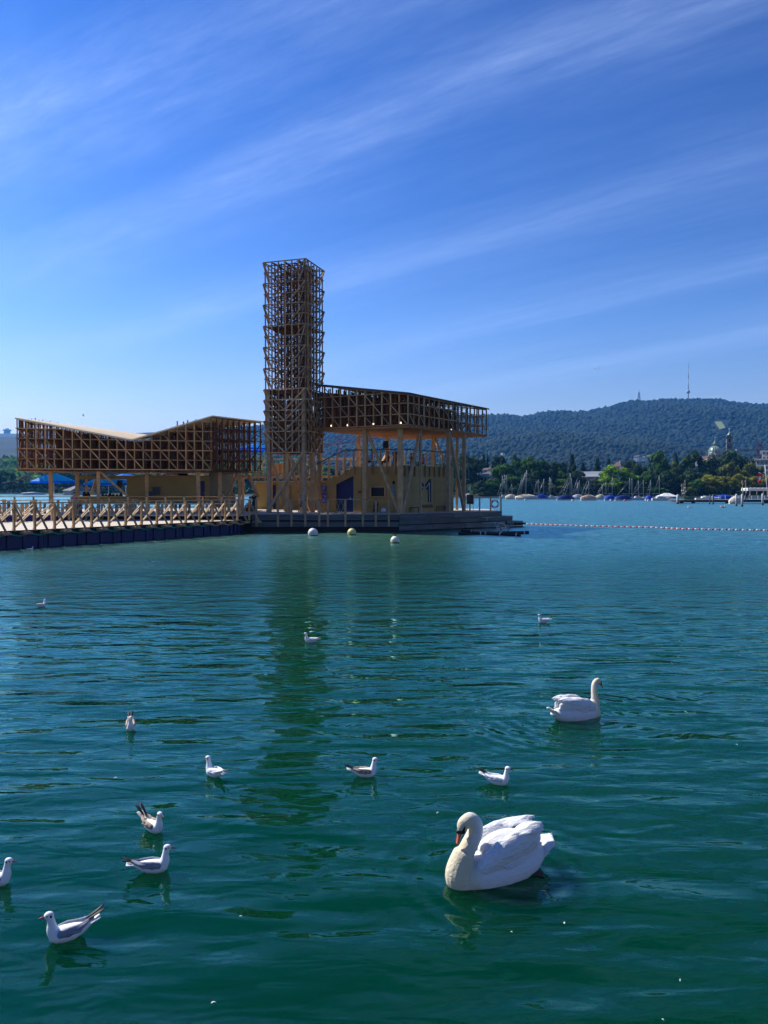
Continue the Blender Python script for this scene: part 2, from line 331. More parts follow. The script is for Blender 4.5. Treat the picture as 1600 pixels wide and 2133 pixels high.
# ------------------------------------------------------------------ lattice plane: verticals, rails, diagonals between A and B
def lattice(mb, A, B, z0, ztop, nb, dz, wv=.085, wh=.07, diag=None, dstep=2, drise=4, ext=.12, topbar=True, nrm_off=.0):
    A, B = V3((A[0], A[1], 0)), V3((B[0], B[1], 0)); d = (B-A); Ln = d.length; d.normalize(); n = V3((d.y, -d.x, 0))
    if n.dot(-A) < 0: n = -n
    for i in range(nb+1):
        s = Ln*i/nb; p = A+d*s; mb.bar(p+V3((0, 0, z0)), p+V3((0, 0, ztop(s/Ln))), wv, wv, up=d)
    k = 0
    while True:
        z = z0+k*dz; k += 1
        # span where the roof is above z
        ss = [j/60 for j in range(61) if ztop(j/60) > z+.12]
        if not ss or k > 40: break
        run = []
        for j in ss:
            if run and j-run[-1][1] < .02: run[-1][1] = j
            else: run.append([j, j])
        for a, b in run:
            if b-a < .02: continue
            pa, pb = A+d*(a*Ln)+n*.075, A+d*(b*Ln)+n*.075
            mb.bar(pa+V3((0, 0, z)), pb+V3((0, 0, z)), wh, wh, ext=ext)
    if topbar:
        m = 24
        for j in range(m):
            a, b = j/m, (j+1)/m
            if abs((ztop(a)+ztop(b))/2-ztop((a+b)/2)) > .05 : pass
            mb.bar(A+d*(a*Ln)+V3((0, 0, ztop(a)))+n*.02, A+d*(b*Ln)+V3((0, 0, ztop(b)))+n*.02, wh, .10)
    if diag:
        sgn = 1 if diag == '\\' else -1; bay = Ln/nb; run_ = bay*drise
        i0 = -drise if sgn > 0 else 0
        for i in range(-drise, nb+drise+1, dstep):
            # foot at bay i (bottom), rising away
            pts = []
            for q in range(41):
                t = q/40; s = (i*bay) - sgn*t*run_; z = z0+t*drise*dz
                if 0 <= s <= Ln and z <= ztop(s/Ln)-.02: pts.append(A+d*s+V3((0, 0, z))+n*.16)
            if len(pts) > 3: mb.bar(pts[0], pts[-1], .065, .065)
# ------------------------------------------------------------------ left pavilion
def left_pavilion():
    L0, L1, L2 = at(37, 976, 62.0), at(440, 979, 65.6), at(543, 981, 70.1)
    Bk = V3((-30.6, 69.8, 0)); Vf = lerp(L0, L1, .578); Vb = V3((-20.0, 72.4, 0)); Bk2 = V3((-18.0, 78.0, 0))
    z0 = 5.03; zL, zV, zR, zE = 8.92, 7.36, 9.40, 9.30
    r = empty('timber_pavilion', (L0.x, L0.y, ZD), 'low timber pavilion with open lattice walls and a butterfly roof over the left platform', 'pavilion')
    M_ = Matrix.Translation(-r.location)
    def B_(mb, name, m): 
        mb.v = [tuple(M_ @ V3(p)) for p in mb.v]; return mb.build(name, m, r)
    def zf(t):
        tv = .578
        return zL+(zV-zL)*t/tv if t < tv else zV+(zR-zV)*(t-tv)/(1-tv)
    nrm = V3((-.243, .97, 0))
    mb = MB(); lattice(mb, L0, L1, z0, zf, 22, .79, diag='\\', dstep=2, drise=4); B_(mb, 'lattice_wall', WOOD)
    for k, off in enumerate((1.0, 2.0, 3.2, 4.6, 6.0, 7.8)):
        mb = MB(); a = V3(L0)+nrm*off; b = V3(L1)+nrm*off+V3((.6*off*.25, 0, 0))
        lattice(mb, a, b, z0, lambda t, o=off: zf(t)-.1+.11*o*(1-.3*t) if t < .6 else zf(t)-.12, 22 if k < 3 else 26, .79, wv=.07 if k else .1, diag='/' if k % 2 else '\\', dstep=2, drise=2, topbar=False)
        B_(mb, 'inner_truss', WOODSHADE)
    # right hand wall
    mb = MB(); lattice(mb, L1, L2, z0, lambda t: zR+(zE-zR)*t, 9, .87, diag='/', dstep=2, drise=4); B_(mb, 'lattice_wall', WOODSHADE)
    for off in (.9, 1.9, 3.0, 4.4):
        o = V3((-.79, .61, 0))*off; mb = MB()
        lattice(mb, V3(L1)+o, V3(L2)+o*.9, z0, lambda t: zR-.1, 9, .87, diag='/', dstep=3, drise=2, topbar=False); B_(mb, 'inner_truss', WOODSHADE)
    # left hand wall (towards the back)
    mb = MB(); lattice(mb, L0, Bk, z0, lambda t: zL+(9.44-zL)*t, 10, .79, diag='/', dstep=2, drise=4); B_(mb, 'lattice_wall', WOODSHADE)
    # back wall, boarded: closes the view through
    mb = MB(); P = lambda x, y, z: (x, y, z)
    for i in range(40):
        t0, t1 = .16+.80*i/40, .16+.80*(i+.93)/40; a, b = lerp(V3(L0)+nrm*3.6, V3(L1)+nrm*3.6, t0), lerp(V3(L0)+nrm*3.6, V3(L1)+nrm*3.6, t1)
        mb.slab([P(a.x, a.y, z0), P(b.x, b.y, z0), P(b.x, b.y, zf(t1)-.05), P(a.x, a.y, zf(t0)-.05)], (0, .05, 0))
    B_(mb, 'back_boarding', WOODSHADE)
    # floor of the lattice
    mb = MB(); fl = [(L0.x, L0.y), (L1.x, L1.y), (L2.x, L2.y), (Bk2.x, Bk2.y), (Bk.x, Bk.y)]
    n = 34
    for i in range(n):                       # boards with gaps
        a0, a1 = lerp(L0, L1, i/n), lerp(L0, L1, (i+.82)/n); b0, b1 = lerp(Bk, Bk2, i/n), lerp(Bk, Bk2, (i+.82)/n)
        mb.slab([(a0.x, a0.y, z0-.1), (a1.x, a1.y, z0-.1), (b1.x, b1.y, z0-.1), (b0.x, b0.y, z0-.1)], (0, 0, -.06))
    mb.slab([(L1.x-.1, L1.y, z0-.1), (L2.x, L2.y, z0-.1), (Bk2.x, Bk2.y, z0-.1)], (0, 0, -.06))
    B_(mb, 'lattice_floor', WOODSHADE)
    # roofs (ribbed sheets)
    def sheet(a, b, c, d, nr, name, m):
        mb = MB()
        for i in range(nr*2):
            t0, t1 = i/(nr*2), (i+1)/(nr*2); h0 = .025*(i % 2); h1 = .025*((i+1) % 2)
            mb.add([lerp(a, b, t0)+V3((0, 0, h0)), lerp(a, b, t1)+V3((0, 0, h1)), lerp(d, c, t1)+V3((0, 0, h1)), lerp(d, c, t0)+V3((0, 0, h0))], [(0, 1, 2, 3)])
            mb.add([lerp(a, b, t0)+V3((0, 0, h0-.03)), lerp(a, b, t1)+V3((0, 0, h1-.03)), lerp(d, c, t1)+V3((0, 0, h1-.03)), lerp(d, c, t0)+V3((0, 0, h0-.03))], [(0, 1, 2, 3)])
        mb.bar(V3(a)+V3((0, 0, -.05)), V3(b)+V3((0, 0, -.05)), .05, .10)
        return B_(mb, name, m)
    f = .12; dv = V3((-.97*f, -.243*f, 0)); back = V3((.05, -.2, 0))
    A = V3((L0.x, L0.y, zL+.08))+dv+back; Vv = V3((Vf.x, Vf.y, zV+.08))+back; Rr = V3((L1.x, L1.y, zR+.10))+back+V3((.1, 0, 0))
    sheet(A, Vv, V3((Vb.x, Vb.y, 8.2)), V3((Bk.x, Bk.y, 9.52))+dv, 60, 'roof', ROOFM)
    sheet(Vv+V3((0, 0, .002)), Rr, V3((L2.x+.2, L2.y+.2, zE+.12)), V3((Vb.x, Vb.y, 8.2)), 44, 'roof', ROOFM)
    sheet(Rr+V3((.02, .02, .0)), V3((L2.x+.25, L2.y, zE+.12)), V3((L2.x-1.5, L2.y+1.2, zE+.05)), V3((L1.x-1.0, L1.y+1.2, zR-.3)), 26, 'roof', ROOFM)
    # posts and braces under it
    for px, Y, wd in ((106, 64.0, .3), (161, 65.5, .3), (205, 64.2, .26), (306, 66.0, .26), (413, 66.0, .32), (458, 67.4, .3), (499, 69.0, .28), (180, 70.5, .22), (330, 72, .22)):
        p = at(px, 1000, Y); mb = MB(); mb.bar((p.x, p.y, ZD), (p.x, p.y, z0-.12), wd, wd, up=(1, .25, 0)); B_(mb, 'post', WOOD)
    for (pa, ya, Y1), (pb, yb, Y2) in (((208, 982, 64.2), (270, 1037, 64.8)), ((201, 1000, 64.2), (190, 1030, 70)), ((497, 984, 69), (474, 1038, 68.5)), ((518, 990, 70), (538, 1035, 69))):
        mb = MB(); mb.bar(at(pa, ya, Y1), at(pb, yb, Y2), .24, .16); B_(mb, 'brace', WOOD)
    # the bar under the roof
    b = empty('bar_building', (-24, 68, ZD), 'olive plywood bar room with a long serving hatch under the left pavilion', 'bar')
    Mb = Matrix.Translation(-b.location)
    def Q(mb, name, m, par=None):
        mb.v = [tuple(Mb @ V3(p)) for p in mb.v]; return mb.build(name, m, par or b)
    W0, W1, W2 = at(165, 1000, 67.0), at(437, 1000, 69.4), at(486, 1000, 75)
    def wq(mb, x0, y0, x1, y1, th=.08, A=W0, B=W1, off=0):
        q = [pl(x0, y0, A, B, off), pl(x1, y0, A, B, off), pl(x1, y1, A, B, off), pl(x0, y1, A, B, off)]
        d = (V3(B)-V3(A)); nn = V3((d.y, -d.x, 0)).normalized(); nn = -nn if nn.dot(V3((0, -1, 0))) > 0 else nn
        mb.slab(q, nn*th)
    mb = MB(); wq(mb, 165, 991, 264, 998); wq(mb, 165, 1035, 264, 1050); wq(mb, 264, 991, 437, 1051); Q(mb, 'wall', PLYD)
    mb = MB(); wq(mb, 437.3, 985, 486, 1056, A=W1, B=W2); Q(mb, 'end_wall', mat('grey_panel', (.16, .17, .13), .8, var=.2))
    mb = MB(); wq(mb, 417, 1002, 426.5, 1050, th=.03, off=.04); d_ = Q(mb, 'door', NAVY)
    mb = MB(); wq(mb, 424.6, 1026, 425.4, 1027.5, th=.03, off=.08); mb.v = [tuple(p) for p in mb.v]; h = Q(mb, 'handle', METAL, d_)
    mb = MB(); wq(mb, 300, 1036.5, 345, 1038, th=.5, off=.42); Q(mb, 'shelf', WOOD)
    mb = MB(); wq(mb, 160, 1033.5, 300, 1035.2, th=.4, off=.35); Q(mb, 'counter', WOOD)
    k = MB(); wq(k, 318, 1014, 333.5, 1030, th=.4, off=.42); wq(k, 307, 1024, 318, 1036, th=.35, off=.42); o = k.build('coffee_machine', mat('teal_dark', (.01, .03, .04), .4))
    tag(o, 'dark square coffee machine on the shelf before the olive plywood wall', 'machine')
    # roof units
    k = MB(); c = at(378, 987, 71.5); k.box(c, (1.0, .6, .28)); k.tube([c+V3((-.55, 0, -.05)), c+V3((.55, 0, -.05))], .17, 10); o = k.build('vent_unit', BLACK)
    tag(o, 'black rounded fan unit lying on the bar room roof', 'vent unit')
    k = MB(); c = at(357, 987, 70.5); k.box(c, (1.0, .5, .34)); k.box(c+V3((0, -.26, 0)), (.9, .02, .26)); tag(k.build('roof_box', WHITE), 'white box standing on the bar room roof', 'box')
    # loudspeaker and things in the hatch
    c = at(250, 1008, 69.0); k = MB(); k.box(c, (.42, .35, .62)); sp_ = empty('loudspeaker', c-V3((0, 0, .31)), 'black loudspeaker hanging in the serving hatch before a blue parasol', 'speaker')
    k.v = [tuple(V3(p)-sp_.location) for p in k.v]; k.build('cabinet', BLACK, sp_)
    k = MB(); k.lathe([(.13, -.16), (.12, -.19)], (0, 0, 0), 12, Matrix.Translation((0, 0, .3)) @ Matrix.Rotation(R(90), 4, 'X')); k.build('cone', DARK, sp_)
    rnd = random.Random(4)
    for i, px in enumerate((214, 221, 229, 236, 244, 252, 176, 184)):
        c = at(px, 1031, 68.8); k = MB(); hgt = rnd.uniform(.25, .55)
        k.lathe([(.0, 0), (.16, 0), (.17, hgt*.6), (.10, hgt*.8), (.10, hgt), (.0, hgt)], (c.x, c.y, 2.72), 10)
        tag(k.build('drinks_dispenser', DARK), ('%s dark drinks dispenser in the row on the bar counter, counted from the left' % ('third','fourth','fifth','sixth','seventh','eighth','first','second')[i]), 'dispenser', 'dark dispensers along the bar counter')
left_pavilion()
# ------------------------------------------------------------------ right pavilion (raised lattice box on posts)
C0 = at(850, 884, 64.0); CL = at(675, 892, 67.8); CR = at(1013, 906, 76.2)
CL = V3(C0)+(V3(CL)-V3(C0))*1.09; CB = V3(CL)+V3(CR)-V3(C0)
def right_pavilion():
    z0 = 8.64; zc, zl = 11.05, 12.3
    r = empty('timber_pavilion', (C0.x, C0.y, ZD), 'raised timber lattice pavilion on tall posts right of the tower', 'pavilion')
    M_ = Matrix.Translation(-r.location)
    def B_(mb, name, m, par=None):
        mb.v = [tuple(M_ @ V3(p)) for p in mb.v]; return mb.build(name, m, par or r)
    n1 = (V3((CR.x-C0.x, CR.y-C0.y, 0))).normalized(); n2 = V3((CL.x-C0.x, CL.y-C0.y, 0)).normalized()
    zf = lambda t: zc+(zl-zc)*t
    mb = MB(); lattice(mb, C0, CL, z0, zf, 11, .87, wv=.10, diag='/', dstep=99); lattice_short(mb, C0, CL, z0, zf, 11, .87, 1); B_(mb, 'lattice_wall', WOOD)
    for k, off in enumerate((.8, 1.7, 2.8, 4.2, 6.0, 8.2, 10.5)):
        mb = MB(); lattice(mb, V3(C0)+n1*off, V3(CL)+n1*off, z0, lambda t: zf(t)-.1, 11 if k < 4 else 14, .87, wv=.08, diag='/' if k % 2 else '\\', dstep=2, drise=1, topbar=False); B_(mb, 'inner_truss', WOODSHADE)
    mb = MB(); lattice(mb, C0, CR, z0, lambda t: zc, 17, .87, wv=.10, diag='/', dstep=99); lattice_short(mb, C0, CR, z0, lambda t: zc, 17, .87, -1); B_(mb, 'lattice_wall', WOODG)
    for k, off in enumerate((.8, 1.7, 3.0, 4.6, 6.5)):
        mb = MB(); lattice(mb, V3(C0)+n2*off, V3(CR)+n2*off-n1*(.8 if k > 2 else 0), z0, lambda t, o=off: zc+(zl-zc)*o/8.3-.1, 17, .87, wv=.07, diag='\\', dstep=2, drise=1, topbar=False); B_(mb, 'inner_truss', WOODSHADE)
    mb = MB(); lattice(mb, CR, CB, z0, zf, 9, .87, wv=.09, diag='/', dstep=99); B_(mb, 'lattice_wall', WOODSHADE)
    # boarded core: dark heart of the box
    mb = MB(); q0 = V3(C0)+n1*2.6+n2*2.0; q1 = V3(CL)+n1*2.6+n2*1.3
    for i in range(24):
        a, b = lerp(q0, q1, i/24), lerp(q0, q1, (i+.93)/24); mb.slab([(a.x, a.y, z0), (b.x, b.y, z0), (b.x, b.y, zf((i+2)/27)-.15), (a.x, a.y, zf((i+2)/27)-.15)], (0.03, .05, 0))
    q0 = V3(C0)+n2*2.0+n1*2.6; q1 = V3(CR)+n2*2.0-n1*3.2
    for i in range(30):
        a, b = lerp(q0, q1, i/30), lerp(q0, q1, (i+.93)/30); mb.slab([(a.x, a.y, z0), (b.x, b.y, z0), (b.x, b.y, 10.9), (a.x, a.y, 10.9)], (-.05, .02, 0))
    B_(mb, 'inner_boarding', WOODSHADE)
    # floor of close-set boards
    mb = MB(); n = 46
    for i in range(n):
        a0, a1 = lerp(C0, CR, i/n), lerp(C0, CR, (i+.72)/n); b0, b1 = lerp(CL, CB, i/n), lerp(CL, CB, (i+.72)/n)
        mb.slab([(a0.x, a0.y, z0-.06), (a1.x, a1.y, z0-.06), (b1.x, b1.y, z0-.06), (b0.x, b0.y, z0-.06)], (0, 0, -.12 if i % 2 else -.16))
    for t in (0, .2, .4, .6, .8, 1): mb.bar(lerp(C0, CL, t)+V3((0, 0, z0-C0.z*0-8.64+0)) if False else V3((lerp(C0, CL, t).x, lerp(C0, CL, t).y, z0-.03)), V3((lerp(CR, CB, t).x, lerp(CR, CB, t).y, z0-.03)), .08, .06)
    B_(mb, 'lattice_floor', mat('orange_boards', (.42, .20, .075), .7, var=.25, vscale=1.5))
    # roof: thin dark sheet with ribs
    mb = MB(); a, b, c, d = [V3((p.x, p.y, z)) for p, z in ((C0, zc+.1), (CR, zc+.1), (CB, zl+.1), (CL, zl+.1))]
    e = .2; a += (-n1-n2)*e; b += (n1-n2)*e; c += (n1+n2)*e*.2; d += (-n1)*e
    nr = 52
    for i in range(nr*2):
        t0, t1 = i/(nr*2), (i+1)/(nr*2); h0 = .06*(i % 2); h1 = .06*((i+1) % 2)
        for dz in (0, -.03): mb.add([lerp(a, b, t0)+V3((0, 0, h0+dz)), lerp(a, b, t1)+V3((0, 0, h1+dz)), lerp(d, c, t1)+V3((0, 0, h1+dz)), lerp(d, c, t0)+V3((0, 0, h0+dz))], [(0, 1, 2, 3)])
    mb.bar(a+V3((0, 0, -.06)), d+V3((0, 0, -.06)), .05, .13); mb.bar(a+V3((0, 0, -.05)), b+V3((0, 0, -.05)), .04, .06)
    B_(mb, 'roof', ROOFD)
    # posts
    posts = [(761, 66.6, .34), (834, 65.2, .34), (875.8, 66.6, .20), (934, 70.0, .30), (966.5, 72.4, .28), (747, 75.0, .30), (806, 74.5, .28), (902, 77.5, .28), (952, 76.0, .2)]
    for px, Y, wd in posts:
        p = at(px, 1000, Y); mb = MB(); mb.bar((p.x, p.y, ZD), (p.x, p.y, z0-.17), wd, wd, up=(.87, -.47, 0)); B_(mb, 'post', WOOD if px < 860 else WOODG)
    for (xa, ya, Ya), (xb, yb, Yb) in (((766, 902, 66.6), (831, 1067, 65.4)), ((874, 903, 66.6), (838, 1067, 65.6)), ((937, 905, 70), (966, 1062, 72.3)), ((905, 912, 77), (921, 952, 76.0)), ((812, 935, 75), (790, 975, 74))):
        mb = MB(); mb.bar(at(xa, ya, Ya), at(xb, yb, Yb), .24, .2); B_(mb, 'brace', WOOD if xa < 860 else WOODG)
    # hanging lamps: small bulbs
    for px, py, Y in ((690, 887, 67.6), (724, 886, 66.8), (778, 883, 65.6), (835, 881, 64.4), (885, 888, 66.8), (940, 896, 71.0)):
        mb = MB(); p = at(px, py, Y-.12); mb.ball(p, .07, 10, 6); mb.bar(p, p+V3((0, 0, .12)), .02)
        m = MATS.get('bulb')
        if not m:
            m = mat('bulb', (.9, .8, .5), .3); bs = m.node_tree.nodes['Principled BSDF']; bs.inputs['Emission Color'].default_value = (1, .8, .4, 1); bs.inputs['Emission Strength'].default_value = 1.5
        B_(mb, 'lamp', m)
def lattice_short(mb, A, B, z0, zf, nb, dz, sg):
    """one-bay diagonals in alternate cells"""
    A, B = V3((A[0], A[1], 0)), V3((B[0], B[1], 0)); d = (B-A); Ln = d.length; d.normalize(); n = V3((d.y, -d.x, 0))
    if n.dot(-A) < 0: n = -n
    bay = Ln/nb
    for i in range(nb):
        for k in range(5):
            if (i+k) % 2: continue
            za, zb = z0+k*dz, z0+(k+1)*dz; s0, s1 = i*bay, (i+1)*bay
            if sg < 0: s0, s1 = s1, s0
            if zb > zf(s1/Ln)+.05: continue
            mb.bar(A+d*s0+V3((0, 0, za))+n*.11, A+d*s1+V3((0, 0, zb))+n*.11, .06)
right_pavilion()
# ------------------------------------------------------------------ tower
def tower():
    th = R(18); S = 3.66; N0 = at(637, 945, 66.0); u = V3((-math.cos(th), math.sin(th), 0)); v = V3((math.sin(th), math.cos(th), 0)); o = V3((N0.x, N0.y, 0))
    r = empty('lattice_tower', (N0.x, N0.y, ZD), 'tall square timber lattice tower rising between the two pavilions', 'tower')
    M_ = Matrix.Translation(-r.location)
    def B_(mb, name, m):
        mb.v = [tuple(M_ @ V3(p)) for p in mb.v]; return mb.build(name, m, r)
    zt = 22.45; dz = .885; nl = 18; zb = zt-nl*dz; NB = 6; c = S/NB; lc = 12           # lc levels open, rest boarded
    def P(a, b, z): return o+u*(a*c)+v*(b*c)+V3((0, 0, z))
    Z = lambda k: zt-k*dz
    sides = [((0, 0), (1, 0)), ((0, 0), (0, 1)), ((NB, 0), (0, 1)), ((0, NB), (1, 0))]
    outs = [(0, -1), (-1, 0), (1, 0), (0, 1)]
    for (s, dr), ou in zip(sides, outs):
        mb = MB(); od = (u*ou[0]+v*ou[1])*.09
        for i in range(NB+1):
            a, b = s[0]+dr[0]*i, s[1]+dr[1]*i
            mb.bar(P(a, b, Z(0)), P(a, b, Z(nl)), .085, .085, up=u)
        for k in range(nl+1):
            e = .42 if k % 2 == 0 or k >= lc else .18
            p, q = P(s[0]-dr[0]*e*.35, s[1]-dr[1]*e*.35, Z(k))+od, P(s[0]+dr[0]*(NB+e*.35), s[1]+dr[1]*(NB+e*.35), Z(k))+od
            mb.bar(p, q, .08, .08)
        H = NB/2
        step = 2
        for k in range(0, lc, 2):
            # chevrons: both corners down to the middle over two levels (offset pieces for the open part)
            mb.bar(P(s[0]-dr[0]*.15, s[1]-dr[1]*.15, Z(k))+od*2, P(s[0]+dr[0]*2.6, s[1]+dr[1]*2.6, Z(k+2))+od*1.2, .07)
            mb.bar(P(s[0]+dr[0]*(NB+.15), s[1]+dr[1]*(NB+.15), Z(k))+od*2, P(s[0]+dr[0]*(NB-2.6), s[1]+dr[1]*(NB-2.6), Z(k+2))+od*1.2, .07)
            mb.bar(P(s[0]-dr[0]*.15, s[1]-dr[1]*.15, Z(k))+od*2, P(s[0]+dr[0]*1.0, s[1]+dr[1]*1.0, Z(k+2))-od, .07)
            mb.bar(P(s[0]+dr[0]*(NB+.15), s[1]+dr[1]*(NB+.15), Z(k))+od*2, P(s[0]+dr[0]*(NB-1), s[1]+dr[1]*(NB-1), Z(k+2))-od, .07)
        for k in range(lc, nl, 1):
            if k+2 > nl+.5: 
                continue
            mb.bar(P(s[0]-dr[0]*.1, s[1]-dr[1]*.1, Z(k))+od*1.9, P(s[0]+dr[0]*H, s[1]+dr[1]*H, Z(k+2))+od*1.9, .105)
            mb.bar(P(s[0]+dr[0]*(NB+.1), s[1]+dr[1]*(NB+.1), Z(k))+od*1.9, P(s[0]+dr[0]*H, s[1]+dr[1]*H, Z(k+2))+od*1.9, .105)
        B_(mb, 'lattice_face', WOODG)
    # inner ring of the lattice
    for ring in (1, 2):
        mb = MB(); lo, hi = ring, NB-ring
        for i in range(lo, hi+1):
            for (a, b) in ((i, lo), (i, hi), (lo, i), (hi, i)):
                mb.bar(P(a, b, Z(0)-.02), P(a, b, Z(lc)), .075 if ring == 1 else .09, up=u)
        for k in range(lc+1):
            for j in (lo, hi):
                mb.bar(P(lo-1, j, Z(k)-.09), P(hi+1, j, Z(k)-.09), .065); mb.bar(P(j, lo-1, Z(k)-.02), P(j, hi+1, Z(k)-.02), .065)
        for k in range(0, lc, 1):
            for (a, b, a2, b2) in ((lo, lo, lo+1, lo), (hi, lo, hi-1, lo), (lo, hi, lo, hi-1), (hi, hi, hi, hi-1), (lo, lo, lo, lo+1), (hi, lo, hi, lo+1), (lo+1, hi, lo+2, hi)):
                if (k+a+b) % 2: mb.bar(P(a, b, Z(k)), P(a2, b2, Z(k+1)), .06)
                else: mb.bar(P(a2, b2, Z(k)), P(a, b, Z(k+1)), .06)
        B_(mb, 'inner_lattice', WOODSHADE)
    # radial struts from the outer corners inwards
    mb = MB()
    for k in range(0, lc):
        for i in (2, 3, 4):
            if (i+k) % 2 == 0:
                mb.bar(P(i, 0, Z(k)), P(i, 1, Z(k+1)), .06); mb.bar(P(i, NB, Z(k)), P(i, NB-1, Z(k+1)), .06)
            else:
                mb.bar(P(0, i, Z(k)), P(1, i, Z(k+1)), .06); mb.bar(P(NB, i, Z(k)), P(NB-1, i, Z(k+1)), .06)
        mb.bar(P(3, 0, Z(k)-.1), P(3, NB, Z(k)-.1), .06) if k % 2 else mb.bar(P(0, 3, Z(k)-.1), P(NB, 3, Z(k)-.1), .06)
    B_(mb, 'radial_strut', WOODSHADE)
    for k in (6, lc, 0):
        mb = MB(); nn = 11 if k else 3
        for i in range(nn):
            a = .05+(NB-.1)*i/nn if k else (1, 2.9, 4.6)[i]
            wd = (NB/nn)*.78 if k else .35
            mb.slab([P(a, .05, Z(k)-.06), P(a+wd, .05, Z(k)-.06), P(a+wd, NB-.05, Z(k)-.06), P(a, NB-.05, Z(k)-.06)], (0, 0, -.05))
        B_(mb, 'platform', WOODSHADE)
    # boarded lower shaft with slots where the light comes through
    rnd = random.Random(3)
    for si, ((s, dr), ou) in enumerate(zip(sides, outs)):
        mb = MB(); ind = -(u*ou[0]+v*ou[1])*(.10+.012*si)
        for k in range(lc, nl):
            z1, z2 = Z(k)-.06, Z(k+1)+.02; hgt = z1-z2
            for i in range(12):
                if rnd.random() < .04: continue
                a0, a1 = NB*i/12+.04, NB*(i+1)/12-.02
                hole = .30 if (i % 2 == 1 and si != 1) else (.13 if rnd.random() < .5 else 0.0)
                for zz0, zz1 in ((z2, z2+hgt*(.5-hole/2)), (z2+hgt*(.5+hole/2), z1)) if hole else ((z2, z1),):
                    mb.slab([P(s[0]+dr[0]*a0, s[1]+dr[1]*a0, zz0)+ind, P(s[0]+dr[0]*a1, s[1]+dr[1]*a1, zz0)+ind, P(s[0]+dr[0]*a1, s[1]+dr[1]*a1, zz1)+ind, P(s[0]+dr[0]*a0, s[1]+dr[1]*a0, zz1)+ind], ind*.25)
        B_(mb, 'shaft_boarding', WOODSHADE)
    # legs: broad posts that carry on up as corner boards
    for (a, b) in ((.35, .25), (NB-.35, .25), (.35, NB-.3), (NB-.35, NB-.3), (3.0, .6), (3.0, NB-.6), (.3, 3.0)):
        mb = MB(); mb.bar(P(a, b, .5 if b < .3 else ZD), P(a, b, Z(lc) if b < 1 and a != 3.0 else Z(nl)), .34, .30, up=u); B_(mb, 'leg', WOODG if b < .3 else WOOD)
    for (a0, b0, za, a1, b1, zb_) in ((.35, 0.0, Z(nl)-.05, NB-.2, .0, ZD+.1), (3.0, .5, Z(nl)-.05, -1.9, 1.5, ZD), (NB-.4, .5, Z(nl), 3.4, 1.2, ZD), (.3, 3, Z(nl), .3, 5.7, ZD), (NB-.3, 5.6, Z(nl), 2.0, 5.6, ZD)):
        mb = MB(); mb.bar(P(a0, b0, za), P(a1, b1, zb_), .26, .22); B_(mb, 'brace', WOODG if b0 == 0 else WOOD)
    # stair flight inside the legs
    s0, s1 = P(2.3, 3.0, ZD), P(.6, 3.4, Z(nl)+.2); mb = MB()
    d = s1-s0; sidev = V3((d.y, -d.x, 0)).normalized()*.4
    for sgn in (-1, 1): mb.bar(s0+sidev*sgn, s1+sidev*sgn, .05, .28)
    for i in range(22):
        p = s0+d*((i+.5)/22); dd = V3((d.x, d.y, 0)).normalized()*.11
        mb.slab([p-sidev-dd, p+sidev-dd, p+sidev+dd, p-sidev+dd], (0, 0, -.04))
    B_(mb, 'stair', WOODG)
    # posters on a leg board
tower()
